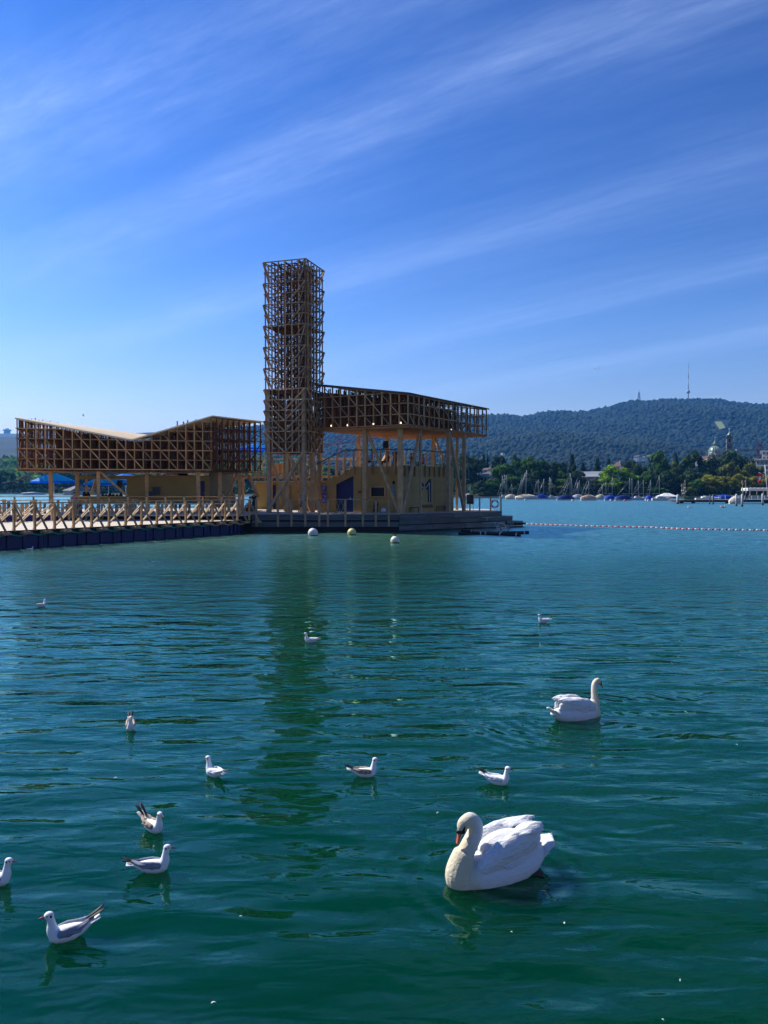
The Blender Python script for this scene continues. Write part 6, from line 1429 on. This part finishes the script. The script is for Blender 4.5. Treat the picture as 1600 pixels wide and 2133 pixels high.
def loft(mb, rings, n=20):
    """rings: (x, y, z, halfwidth, halfheight)"""
    vs = []; fs = []
    for (x, y, z, w_, h_) in rings:
        for k in range(n):
            a = 2*math.pi*k/n; vs.append((x, y+w_*math.cos(a), z+h_*math.sin(a)))
    for i in range(len(rings)-1):
        for k in range(n): k2 = (k+1) % n; fs.append((i*n+k, i*n+k2, (i+1)*n+k2, (i+1)*n+k))
    fs += [tuple(reversed(range(n))), tuple((len(rings)-1)*n+k for k in range(n))]
    return mb.add(vs, fs, True)
def smooth_path(pts, n=5):
    P = [V3(p) for p in pts]; out = []
    for i in range(len(P)-1):
        p0, p1, p2, p3 = P[max(i-1, 0)], P[i], P[i+1], P[min(i+2, len(P)-1)]
        for k in range(n):
            t = k/n; out.append(.5*((2*p1)+(p2-p0)*t+(2*p0-5*p1+4*p2-p3)*t*t+(3*p1-p0-3*p2+p3)*t**3))
    out.append(P[-1]); return out
def feather_mat(name, base, tint=None, bump=.004):
    m = bpy.data.materials.new(name); m.use_nodes = True; nt = m.node_tree; L = nt.links.new; b = nt.nodes['Principled BSDF']; b.inputs['Roughness'].default_value = .75; b.inputs['Specular IOR Level'].default_value = .2
    b.inputs['Subsurface Weight'].default_value = .25; b.inputs['Subsurface Radius'].default_value = (.02, .018, .015); b.inputs['Subsurface Scale'].default_value = .5
    tc = N(nt, 'ShaderNodeTexCoord'); sp = N(nt, 'ShaderNodeSeparateXYZ'); L(tc.outputs['Object'], sp.inputs[0])
    n = N(nt, 'ShaderNodeTexNoise'); n.inputs['Scale'].default_value = 9; n.inputs['Detail'].default_value = 5; L(tc.outputs['Object'], n.inputs['Vector'])
    mx = N(nt, 'ShaderNodeMixRGB'); mx.inputs[1].default_value = (*base, 1); mx.inputs[2].default_value = (*(tint or tuple(c*.9 for c in base)), 1)
    if tint:   # creamy neck and head
        f = N(nt, 'ShaderNodeMapRange', interpolation_type='SMOOTHSTEP'); f.inputs['From Min'].default_value = .22; f.inputs['From Max'].default_value = .45; L(math_(nt, 'ADD', sp.outputs[0], math_(nt, 'MULTIPLY_ADD', n.outputs[0], .2, -.1)), f.inputs['Value']); L(f.outputs[0], mx.inputs[0])
    else: L(math_(nt, 'MULTIPLY_ADD', n.outputs[0], 1.6, -.5, clamp=True), mx.inputs[0])
    L(mx.outputs[0], b.inputs['Base Color'])
    mp = N(nt, 'ShaderNodeMapping'); mp.inputs['Scale'].default_value = (14, 34, 34); L(tc.outputs['Object'], mp.inputs[0])
    v = N(nt, 'ShaderNodeTexVoronoi'); v.inputs['Scale'].default_value = 1; v.feature = 'SMOOTH_F1'; L(mp.outputs[0], v.inputs['Vector'])
    n2 = N(nt, 'ShaderNodeTexNoise'); n2.inputs['Scale'].default_value = 90; n2.inputs['Detail'].default_value = 3; L(tc.outputs['Object'], n2.inputs['Vector'])
    mp3 = N(nt, 'ShaderNodeMapping'); mp3.inputs['Scale'].default_value = (9, 70, 70); L(tc.outputs['Object'], mp3.inputs[0]); n3 = N(nt, 'ShaderNodeTexNoise'); n3.inputs['Scale'].default_value = 1; n3.inputs['Detail'].default_value = 3; L(mp3.outputs[0], n3.inputs['Vector'])
    hh = math_(nt, 'ADD', math_(nt, 'ADD', v.outputs['Distance'], math_(nt, 'MULTIPLY', n2.outputs[0], .5)), math_(nt, 'MULTIPLY', n3.outputs[0], .9)); bp = N(nt, 'ShaderNodeBump'); bp.inputs['Strength'].default_value = 1; bp.inputs['Distance'].default_value = bump; L(hh, bp.inputs['Height']); L(bp.outputs[0], b.inputs['Normal'])
    MATS[name] = m; return m
SWB = feather_mat('swan_white', (.74, .74, .74), (.68, .60, .42), .005); SWW = feather_mat('swan_wing', (.76, .76, .77), None, .014)
ORANGE = mat('bill_orange', (.70, .13, .06), .45, spec=.4); BILLB = mat('bill_black', (.012, .011, .012), .4, spec=.5); EYE = mat('eye_dark', (.006, .005, .005), .1, spec=.7)
def feather(mb, root, tip, w_, up=(0, 0, 1), th=.006, curve=.0):
    """one long rounded feather blade from root to tip"""
    a, b = V3(root), V3(tip); d = (b-a); L_ = d.length; d.normalize(); s = d.cross(V3(up)).normalized(); u = s.cross(d).normalized()
    prof = [(0, .35), (.2, .75), (.5, 1.0), (.75, .92), (.9, .65), (1.0, .12)]; vs = []; fs = []
    for t, k in prof:
        c = a+d*(L_*t)+u*(curve*math.sin(math.pi*t))
        for q, e in ((-1, 0), (-.5, .8), (0, 1), (.5, .8), (1, 0)): vs.append(c+s*(w_*k*q)+u*(th*e+.10*w_*(1-q*q)))
        for q in (1, 0, -1): vs.append(c+s*(w_*k*q*.98)-u*(th*.5)+u*(.10*w_*(1-q*q)*.8))
    for i in range(len(prof)-1):
        for k in range(8): k2 = (k+1) % 8; fs.append((i*8+k, i*8+k2, (i+1)*8+k2, (i+1)*8+k))
    fs += [tuple(reversed(range(8))), tuple((len(prof)-1)*8+k for k in range(8))]
    mb.add(vs, fs, True)
def swan(loc, heading, neck, hd, label, wing_up=.0, far=False, scale=1.0, tail_dz=.12, nk=1.0, hk=1.0):
    r = empty('swan', loc, label, 'swan', 'swans on the lake', rz=heading); r.scale = (scale,)*3
    vx = .02 if far else .009
    mb = MB(); loft(mb, [(.50, 0, .03, .03, .03), (.475, 0, .035, .10, .10), (.40, 0, .05, .165, .14), (.25, 0, .06, .215, .17), (.05, 0, .07, .24, .185), (-.15, 0, .08, .225, .175), (-.32, 0, .09, .165, .14), (-.44, 0, .11, .09, .08), (-.50, 0, .12, .035, .03)], 24)
    mb.ball((-.06, 0, .215+wing_up*.8), (.30, .135, .13), 20, 12)
    mb.ball((-.40, 0, .12), (.14, .10, .05), 16, 10)
    path = smooth_path(neck, 5); n = len(path); rs = []
    for i in range(n):
        t = i/(n-1); rs.append(.12*(1-t)**2+.064*(1-(1-t)**2) if t < .35 else .0665-.018*(t-.35)/.65); rs[-1] *= nk
    mb.tube(path, rs, 16)
    H = V3(neck[-1]); f = V3(hd).normalized(); side = V3((0, 1, 0)); up = f.cross(side)*-1; up = up if up.dot(V3((0, 0, 1))) > 0 or abs(up.z) < .01 else -up
    side = up.cross(f).normalized(); MH = Matrix(((f.x, side.x, up.x, H.x), (f.y, side.y, up.y, H.y), (f.z, side.z, up.z, H.z), (0, 0, 0, 1))) @ Matrix.Scale(hk, 4); M3 = MH.to_3x3().to_4x4()
    mb.ball(tuple(H), (.062, .043, .047), 16, 12, M3); mb.ball(tuple(MH @ V3((.035, 0, -.004))), (.042, .034, .034), 14, 10, M3)
    for i, p in enumerate(path[-4:]): mb.ball(tuple(p), .044*(nk*.6+hk*.4), 12, 8)
    body = blend(mb, vx, 5, 'body', SWB, r)
    # bill, knob, mask, eyes
    def hloft(rings, name, m, par=None):
        q = MB(); loft(q, rings, 12); q.v = [tuple(MH @ V3(p)) for p in q.v]; return q.build(name, m, par or r)
    bl = hloft([(.060, 0, .002, .023, .024), (.085, 0, -.001, .020, .018), (.115, 0, -.005, .0165, .011), (.140, 0, -.008, .0165, .008), (.152, 0, -.010, .013, .006), (.158, 0, -.012, .004, .003)], 'bill', ORANGE)
    hloft([(.147, 0, -.008, .0105, .007), (.156, 0, -.010, .009, .006), (.161, 0, -.013, .003, .003)], 'bill_tip', BILLB, bl)
    q = MB(); q.ball((.064, 0, .020), (.017, .012, .015), 12, 8); loft(q, [(.048, 0, .004, .030, .030), (.062, 0, .003, .0268, .0275), (.074, 0, .0, .022, .022)], 14)
    for s in (-1, 1):
        q.add([(.070, s*.023, .012), (.012, s*.0435, .016), (.014, s*.0445, .004), (.066, s*.026, -.020), (.040, s*.038, -.012), (.068, s*.019, .010), (.012, s*.039, .014), (.014, s*.040, .004), (.064, s*.021, -.018), (.040, s*.033, -.012)],
              [(0, 1, 2, 4, 3), (8, 9, 7, 6, 5), (0, 5, 6, 1), (1, 6, 7, 2), (2, 7, 9, 4), (4, 9, 8, 3), (3, 8, 5, 0)])
        q.ball((.012, s*.0435, .012), (.009, .004, .007), 10, 6)
    q.v = [tuple(MH @ V3(p)) for p in q.v]; q.build('face_mask', BILLB, r)
    for s in (-1, 1): q = MB(); q.ball(tuple(MH @ V3((.010, s*.0455, .012))), .0048, 10, 8); q.build('eye', EYE, r)
    # wings
    rnd = random.Random(int(abs(loc[0])*100)+7)
    for s in (-1, 1):
        q = MB(); wu = wing_up
        loft(q, [(.34, s*.13, .15, .03, .04), (.28, s*.145, .18+wu*.15, .065, .085), (.14, s*.15, .215+wu*.5, .085, .125), (-.04, s*.14, .235+wu*.9, .085, .135), (-.20, s*.12, .245+wu*1.0, .075, .125), (-.32, s*.09, .24+wu*.9, .05, .09), (-.40, s*.06, .24+wu*.7, .02, .04)], 16)
        # covert and flight feathers overlapping along the wing, grown into one soft surface
        for row, (x0, x1, z0, z1, l, w_, cnt) in enumerate(((.14, -.22, .30, .33, .15, .030, 12), (.10, -.26, .23, .27, .17, .027, 12), (.06, -.30, .15, .20, .18, .024, 12))):
            for i in range(cnt):
                t = i/(cnt-1); x = x0+(x1-x0)*t; z = z0+(z1-z0)*t+wu*(.9-.3*row)*.9; y = s*((.215, .232, .222)[row]-.10*t*t)
                if row == 0: y = s*(.165-.05*t)
                rt = V3((x+.05, y, z)); tp = rt+V3((-l, -s*(.03+.04*t), .015+.04*t-.03*row+wu*.12)); feather(q, rt, tp, w_, up=(0, s*.9, .5 if row == 0 else .15), th=.012)
        for i in range(9):   # long tertials arching over the back
            t = i/8; rt = V3((-.02-.10*t, s*(.16-.12*t), .325+wu*1.0)); tp = V3((-.36-.07*math.sin(3.1*t)+rnd.uniform(-.02, .02), s*(.145-.12*t), .30+.045*math.sin(math.pi*t*.8)+wu*.95+rnd.uniform(-.01, .015))); feather(q, rt, tp, .038, th=.014, curve=.035)
        blend(q, vx*.72, 2, 'wing', SWW, r)
    q = MB()
    for i in range(9):
        a = (i-4)/4; feather(q, (-.40, a*.05, .10), (-.60+.05*abs(a), a*.11, .13+tail_dz-.04*abs(a)), .034, th=.014)
    for i in range(7):
        a = (i-3)/3; feather(q, (-.34, a*.07, .06), (-.53+.05*abs(a), a*.10, .09+tail_dz*.5), .034, th=.014)
    blend(q, vx*.8, 2, 'tail', SWW, r)
    return r
def mixdir(dx, dy): return math.atan2(dy, dx)
c1 = lvl(1040, 1832)
sw1 = swan((c1.x+.03, c1.y+.12, 0), mixdir(-.87, -.44), [(.41, 0, .0), (.455, 0, .09), (.42, 0, .21), (.345, 0, .33), (.285, 0, .43), (.285, 0, .515), (.34, 0, .565), (.41, 0, .535)], (.42, 0, -.91), 'large white swan with curved neck and orange bill, nearest the camera', wing_up=.06, scale=.96, nk=1.2, hk=1.18)
c2 = lvl(1199, 1494)
sw2 = swan((c2.x, c2.y, 0), mixdir(.82, .42), [(.36, 0, .0), (.42, 0, .08), (.435, 0, .20), (.425, 0, .33), (.42, 0, .45), (.43, 0, .54), (.475, 0, .585), (.52, 0, .575)], (.62, 0, -.78), 'white swan with upright neck swimming away to the right, farther out', wing_up=.01, scale=.86, nk=.92)
foot = MB(); foot.add([(-.18, .17, .012), (-.30, .26, .012), (-.33, .20, .014), (-.36, .15, .012), (-.24, .12, .012)], [(0, 1, 2, 3, 4)]); foot.add([(-.18, .17, .004), (-.30, .26, .004), (-.33, .20, .004), (-.36, .15, .004), (-.24, .12, .004)], [(4, 3, 2, 1, 0)]); foot.tube([(-.10, .15, -.02), (-.2, .17, .012)], .011, 6)
foot.build('foot', BILLB, sw1)
p = lvl(1505, 1058); swan((p.x, p.y, 0), mixdir(1, .1), [(.36, 0, .0), (.42, 0, .08), (.43, 0, .20), (.42, 0, .33), (.42, 0, .45), (.43, 0, .54), (.475, 0, .585), (.52, 0, .575)], (.7, 0, -.6), 'tiny distant swan with raised neck before the pier', far=True, scale=1.0)
p = lvl(1436, 1058); swan((p.x, p.y, 0), mixdir(1, -.3), [(.36, 0, .0), (.42, 0, .08), (.46, 0, .14), (.50, 0, .17), (.54, 0, .16), (.58, 0, .12)], (.7, 0, -.6), 'tiny distant swan with lowered head, left of the other far swan', far=True, scale=.8)
# ------------------------------------------------------------------ gulls
GW = mat('gull_white', (.82, .82, .82), .7, var=.05, vscale=20, bump=.002, bscale=120); GG = mat('gull_grey', (.24, .26, .33), .7, var=.12, vscale=25, bump=.002, bscale=100); GBK = mat('gull_black', (.02, .018, .018), .6)
GBR = mat('gull_brown', (.60, .50, .40), .75, col2=(.13, .075, .04), vscale=28, bump=.002, bscale=90); GWW = mat('gull_pale_wing', (.70, .71, .74), .7, var=.06)
def gull(px, py, head_deg, kind, label, neck_up=1.0, scale=1.0, z=0.0, loc=None, tail_up=0.0, head_turn=0.0, standing=False):
    p = loc if loc is not None else lvl(px, py); wm_ = {'adult': GG, 'young': GBR, 'pale': GWW}[kind]; r = empty('gull', (p.x, p.y, p.z+z+(.012 if not standing else 0)), label, 'gull', 'gulls around the platform' if standing else 'gulls swimming on the lake', rz=R(head_deg)); r.scale = (scale,)*3
    mb = MB(); loft(mb, [(.125, 0, .035, .014, .014), (.115, 0, .035, .036, .036), (.085, 0, .030, .052, .050), (.03, 0, .030, .062, .058), (-.04, 0, .034, .058, .054), (-.10, 0, .045, .040, .036), (-.15, 0, .060+tail_up*.3, .022, .018), (-.18, 0, .068+tail_up*.4, .010, .006)], 18)
    hz_ = .178*neck_up; neck = smooth_path([(.075, 0, .03), (.100, 0, .075), (.106, 0, .125*neck_up), (.118, 0, hz_)], 4); mb.tube(neck, [.054-.027*min(1, i/(len(neck)*.65)) for i in range(len(neck))], 12)
    T_ = Matrix.Rotation(R(head_turn), 4, 'Z'); H = V3((.122, 0, hz_+.004)); mb.ball(tuple(H), (.034, .0275, .0285), 14, 10, T_)
    blend(mb, .0055, 3, 'body', GW, r)
    def hp(x, y, zz): return H+(T_ @ V3((x, y, zz)))
    q = MB(); q.tube([hp(.026, 0, -.004), hp(.046, 0, -.006), hp(.062, 0, -.009), hp(.073, 0, -.014)], [.0095, .0065, .0045, .001], 8); b = q.build('bill', mat('gull_bill', (.30, .03, .02), .45) if kind != 'young' else mat('gull_bill_young', (.42, .18, .08), .5), r)
    q = MB(); q.tube([hp(.062, 0, -.009), hp(.074, 0, -.0145)], [.0048, .0012], 6); q.build('bill_tip', GBK, b)
    for s in (-1, 1):
        q = MB(); q.ball(tuple(hp(.014, s*.0245, .005)), .0048, 8, 6); q.build('eye', EYE, r)
        q = MB(); q.ball(tuple(hp(-.011, s*.0250, .0)), (.008, .004, .010), 8, 6, T_); q.build('ear_spot', GBK, r)
        q = MB(); loft(q, [(.075, s*.045, .045, .006, .012), (.06, s*.048, .052, .016, .028), (.0, s*.050, .058, .020, .036), (-.07, s*.040, .066, .018, .030), (-.13, s*.022, .078+tail_up*.5, .012, .016), (-.17, s*.012, .088+tail_up, .006, .008)], 12)
        wg = blend(q, .005, 2, 'wing', wm_, r)
        q = MB()
        for k in range(4): feather(q, (-.04-.02*k, s*(.060-.010*k), .075+.004*k), (-.12-.018*k, s*(.045-.011*k), .082+.005*k+tail_up*.4), .014, up=(0, s*.6, .8), th=.002)
        for k in range(3): feather(q, (.05-.03*k, s*.066, .055), (-.03-.03*k, s*.062, .060), .013, up=(0, s, .25), th=.002)
        q.build('coverts', wm_, wg)
        q = MB(); 
        for k in range(3): feather(q, (-.12, s*.016, .080+tail_up*.6), (-.222-.012*k, s*(.016+.008*k)*(1 if s > 0 else 1), .105+.006*k+tail_up*1.5), .0125, th=.004)
        q.build('wing_tip', GBK, wg)
    q = MB()
    for k in range(5): a = (k-2)/2; feather(q, (-.13, a*.012, .056+tail_up*.2), (-.215, a*.030, .072+tail_up), .014, th=.002)
    q.build('tail', GW, r)
    if standing:
        for s in (-1, 1): q = MB(); q.tube([(.0, s*.02, .0), (.0, s*.02, -.07)], .004, 6); q.build('leg', mat('gull_leg', (.35, .05, .03), .6), r)
    return r
gull(142, 1955, 206, 'adult', 'grey-backed gull with red bill facing left, nearest the lower left corner', scale=1.08, tail_up=.03)
gull(318, 1815, 12, 'adult', 'grey-winged gull with dark ear spot facing right, lower left', scale=1.05)
gull(318, 1730, -38, 'young', 'brown-mottled young gull with raised wing tips, upper one of the lower left pair', scale=1.0, tail_up=.06)
gull(-13, 1843, 5, 'adult', 'gull cut by the left edge, only head and breast showing', scale=1.05)
gull(272, 1519, -72, 'young', 'gull facing the camera with brown wing tips crossed above', scale=1.0, tail_up=.05)
gull(447, 1617, 140, 'pale', 'white gull seen from behind with its head to the left', scale=1.0, head_turn=20)
gull(760, 1617, 8, 'young', 'brown-mottled young gull facing right in the middle of the picture', scale=1.0, tail_up=.02)
gull(1036, 1633, -20, 'pale', 'pale gull with black wing tips facing right above the large swan', scale=1.0, tail_up=.03)
gull(648, 1338, 176, 'pale', 'white gull facing left in the dark tower reflection', scale=1.0)
gull(1133, 1297, 182, 'pale', 'white gull facing left on the open water above the upright swan', scale=1.0, tail_up=.02)
gull(86, 1264, 55, 'pale', 'white gull swimming away near the left edge', scale=1.0)
gull(64, 1146, 20, 'pale', 'tiny white gull below the navy pontoons at the left', scale=.95)
def on_roof(px, py, Y, lab, hd): gull(0, 0, hd, 'pale', lab, loc=at(px, py, Y), z=.07, standing=True, scale=1.1)
on_roof(959.5, 844.5, 71.5, 'left one of two gulls perched on the raised pavilion roof edge', 200)
on_roof(982, 848, 73.2, 'right one of two gulls perched on the raised pavilion roof edge', 30)
def flying_gull(px, py, Y, hd, bank, label, sc=1.0):
    p = at(px, py, Y); r = empty('gull', p, label, 'gull', 'gulls in flight', rz=R(hd)); r.rotation_euler = (R(bank), 0, R(hd)); r.scale = (sc,)*3
    mb = MB(); loft(mb, [(.19, 0, .0, .008, .008), (.16, 0, .0, .028, .028), (.12, 0, .0, .030, .030), (.05, 0, 0, .05, .048), (-.05, 0, 0, .045, .04), (-.14, 0, 0, .02, .016)], 14); blend(mb, .008, 3, 'body', GW, r)
    q = MB()
    for k in range(5): a = (k-2)/2; feather(q, (-.10, a*.01, 0), (-.22, a*.045, 0), .02, th=.002)
    q.build('tail', GW, r); q = MB(); q.tube([(.185, 0, 0), (.225, 0, -.005)], [.008, .002], 6); q.build('bill', MATS['gull_bill'], r)
    for s in (-1, 1):
        q = MB(); pts = [(.05, .03, .01), (.09, .20, .10), (.04, .34, .13), (-.02, .50, .11)]; ch = [.13, .12, .09, .02]; vs = []; fs = []
        for (x, y, zz), c in zip(pts, ch): vs += [(x, s*y, zz), (x-c*.5, s*y, zz+.012), (x-c, s*y, zz-.004), (x-c*.5, s*y, zz-.004)]
        for i in range(3):
            for k in range(4): k2 = (k+1) % 4; fs.append((i*4+k, i*4+k2, i*4+4+k2, i*4+4+k))
        fs += [(0, 1, 2, 3), (15, 14, 13, 12)]; q.add(vs, fs, True); wg = q.build('wing', GG, r)
        q = MB(); q.add([(.02, s*.40, .125), (-.03, s*.52, .11), (-.05, s*.49, .11), (-.04, s*.40, .121)], [(0, 1, 2, 3)]); q.add([(.02, s*.40, .120), (-.03, s*.52, .106), (-.05, s*.49, .106), (-.04, s*.40, .116)], [(3, 2, 1, 0)]); q.build('wing_tip', GBK, wg)
flying_gull(1244, 769, 80, 110, -12, 'gull gliding in the sky above the hill, wings spread')
flying_gull(173, 866, 88, 20, 25, 'gull flying above the butterfly roof of the left pavilion', .9)
# feathers drifting on the water
def drift(px, py, rz, L_, label):
    L_ *= .6
    p = lvl(px, py, .006); mb = MB(); feather(mb, (-L_/2, 0, 0), (L_/2, 0, .006), L_*.2, th=.002, curve=.008); o = mb.build('feather', WHITE); o.location = p; o.rotation_euler = (0, 0, rz); tag(o, label, 'feather', 'feathers drifting on the water')
for k, (x, y, l, lb) in enumerate(((241, 1621, .07, 'curled white feather left of the white gull seen from behind'), (1417, 2043, .035, 'largest white feather fleck near the lower right corner'), (1381, 2126, .03, 'white feather fleck at the very bottom right'), (502, 1910, .04, 'white feather fleck right of the lower left gulls'), (1176, 1924, .055, 'slim feather below and right of the large swan'), (1066, 1943, .03, 'small feather fleck below the large swan'), (912, 1694, .05, 'slim feather just above the large swan head'), (318, 1170, .12, 'white fleck far out near the walkway'), (1535, 1552, .05, 'tiny white fleck at the right edge'), (445, 2090, .06, 'faint feather at the bottom left of the middle'))):
    drift(x, y, k*1.1, l, lb)
# ------------------------------------------------------------------ people
SKIN = mat('skin', (.48, .27, .19), .6)
def person(loc, rz, pose, top, bottom, hair, label, bare=False, scale=1.0, lean=0.0):
    r = empty('person', loc, label, 'person', rz=rz); r.scale = (scale,)*3
    sit = pose == 'sit'; hz_ = .50 if sit else .92
    J = dict(pel=V3((0, 0, hz_)), che=V3((-.05*lean*3, 0, hz_+.38)), nek=V3((-.05*lean*4, 0, hz_+.53)), hed=V3((.02-.05*lean*4, 0, hz_+.68)))
    mb = MB(); mb.tube(smooth_path([J['pel']-V3((0, 0, .06)), J['pel'], (J['pel']+J['che'])/2, J['che'], J['nek'], J['hed']], 3), [.11, .125, .14, .145, .145, .14, .13, .135, .145, .15, .15, .12, .08, .06, .055, .055][:16], 12)
    mb.ball(tuple(J['hed']+V3((0, 0, .04))), (.095, .078, .115), 14, 10); mb.ball(tuple(J['hed']+V3((.095, 0, .02))), .018, 6, 5)
    tp = MB(); bt = MB()
    tp.tube(smooth_path([J['pel'], (J['pel']+J['che'])/2, J['che'], J['nek']-V3((0, 0, .05))], 3), [.15, .155, .155, .155, .16, .165, .165, .16, .14, .10], 12)
    for s in (-1, 1):
        sh = J['che']+V3((0, s*.17, .08)); el = sh+(V3((.10, s*.05, -.26)) if sit else V3((.02, s*.05, -.28))); ha = el+(V3((.22, -s*.03, .02)) if sit else V3((.10, 0, -.24)))
        mb.tube([J['che']+V3((0, s*.08, .09)), sh, el, ha], [.06, .055, .042, .03], 10)
        mb.ball(tuple(ha+(ha-el).normalized()*.05), (.045, .03, .02), 8, 6)
        for k in range(4): mb.tube([ha+(ha-el).normalized()*.06+V3((0, (k-1.5)*.014, 0)), ha+(ha-el).normalized()*(.13-.008*abs(k-1.5))+V3((0, (k-1.5)*.018, -.02))], [.009, .007], 5)
        tp.tube([J['che']+V3((0, s*.08, .09)), sh, (sh+el)/2], [.075, .07, .062], 10)
        hp = J['pel']+V3((0, s*.09, 0)); kn = hp+(V3((.42, s*.06, .02)) if sit else V3((.03, 0, -.44))); fo = kn+(V3((.04, 0, -.42)) if sit else V3((-.02, 0, -.42)))
        mb.tube([hp, kn, fo], [.09, .06, .042], 10); mb.tube([fo, fo+V3((.16, 0, -.03))], [.045, .03], 8)
        bt.tube([hp-V3((.02 if sit else 0, 0, 0)), (hp*.3+kn*.7), kn], [.11, .085, .075], 10)
        if not bare: bt.tube([kn, (kn+fo)/2, fo*.85+kn*.15], [.075, .065, .055], 10)
    bt.ball(tuple(J['pel']), (.15, .165, .12), 12, 8)
    blend(mb, .018, 2, 'body', SKIN, r)
    if not bare: blend(tp, .022, 2, 'shirt', top, r)
    blend(bt, .022, 2, 'trousers' if not bare else 'shorts', bottom, r)
    h = MB(); h.ball(tuple(J['hed']+V3((-.018, 0, .065))), (.105, .09, .105), 14, 10); h.build('hair', hair, r)
    for s in (-1, 1): q = MB(); q.ball(tuple(J['hed']+V3((.086, s*.03, .045))), .012, 6, 5); q.build('eye', EYE, r)
HD = mat('hair_dark', (.02, .014, .01), .7); HB = mat('hair_blond', (.35, .24, .11), .7)
c_ = lambda n, c: mat('cloth_'+n, c, .85)
def on(px, Y, z): 
    q = at(px, 1000, Y); return (q.x, Y, z)
person(on(766, 67.9, 5.30), R(-20), 'sit', c_('white', (.6, .58, .56)), c_('dark', (.03, .03, .045)), HD, 'seated person in a white top at the left end of the terrace', lean=.3)
person(on(806, 68.2, 5.30), R(170), 'sit', c_('maroon', (.14, .02, .03)), c_('dark', (.03, .03, .045)), HB, 'fair-haired person in a maroon top sitting under the loudspeaker', lean=.8)
person(on(823, 70.0, 5.30), R(-90), 'stand', c_('black', (.02, .02, .022)), c_('dark', (.03, .03, .045)), HD, 'person in black standing behind the terrace rail by the corner post')
person(on(858, 70.2, 5.30), R(-60), 'sit', c_('black', (.02, .02, .022)), c_('dark', (.03, .03, .045)), HD, 'dark-clothed person seated right of the corner post', lean=.2)
person(on(881, 71.5, 5.30), R(180), 'sit', c_('rose', (.4, .2, .2)), c_('dark', (.03, .03, .045)), HB, 'person in a rose top seated above the painted mark', lean=.1)
person(on(155, 63.0, ZD), R(-60), 'stand', c_('rose', (.4, .2, .2)), c_('pale', (.45, .4, .3)), HD, 'person in a rose top standing by the second pavilion post at the left')
person(on(465, 66.5, ZD), R(-90), 'stand', c_('grey', (.15, .16, .2)), c_('dark', (.03, .03, .045)), HD, 'dark-haired person in grey leaning at the rail near the right end of the left pavilion')
person(on(488, 69.5, ZD), R(200), 'stand', c_('rose', (.4, .2, .2)), c_('yellow', (.55, .42, .1)), HB, 'bather in yellow shorts standing between the pavilions', bare=True)
person(on(521, 71.0, ZD), R(180), 'sit', c_('rose', (.4, .2, .2)), c_('redshorts', (.5, .05, .05)), HD, 'bather in red shorts sitting between the pavilions', bare=True)
person(on(529, 67.0, ZD), R(-100), 'stand', c_('black', (.02, .02, .022)), c_('dark', (.03, .03, .045)), HD, 'person in black standing just left of the tower')
q_ = on(521, 71.0, ZD); mb = MB(); mb.box((q_[0], q_[1], ZD+.2), (.7, .5, .4)); tag(mb.build('bench', WOODSHADE), 'wooden block seat beneath the bather in red shorts', 'seat')
# ------------------------------------------------------------------ haze
hz = MB(); hz.box((0, 3200, 239), (12000, 6700, 480)); ho = hz.build('haze', None)
hm = bpy.data.materials.new('haze_air'); hm.use_nodes = True; nt = hm.node_tree; nt.nodes.clear()
ou = nt.nodes.new('ShaderNodeOutputMaterial'); pv = nt.nodes.new('ShaderNodeVolumePrincipled')
pv.inputs['Color'].default_value = (.10, .42, 1.0, 1); pv.inputs['Density'].default_value = 0.92e-4; pv.inputs['Anisotropy'].default_value = .2
nt.links.new(pv.outputs[0], ou.inputs['Volume']); ho.data.materials.clear(); ho.data.materials.append(hm)
tag(ho, kind='stuff')
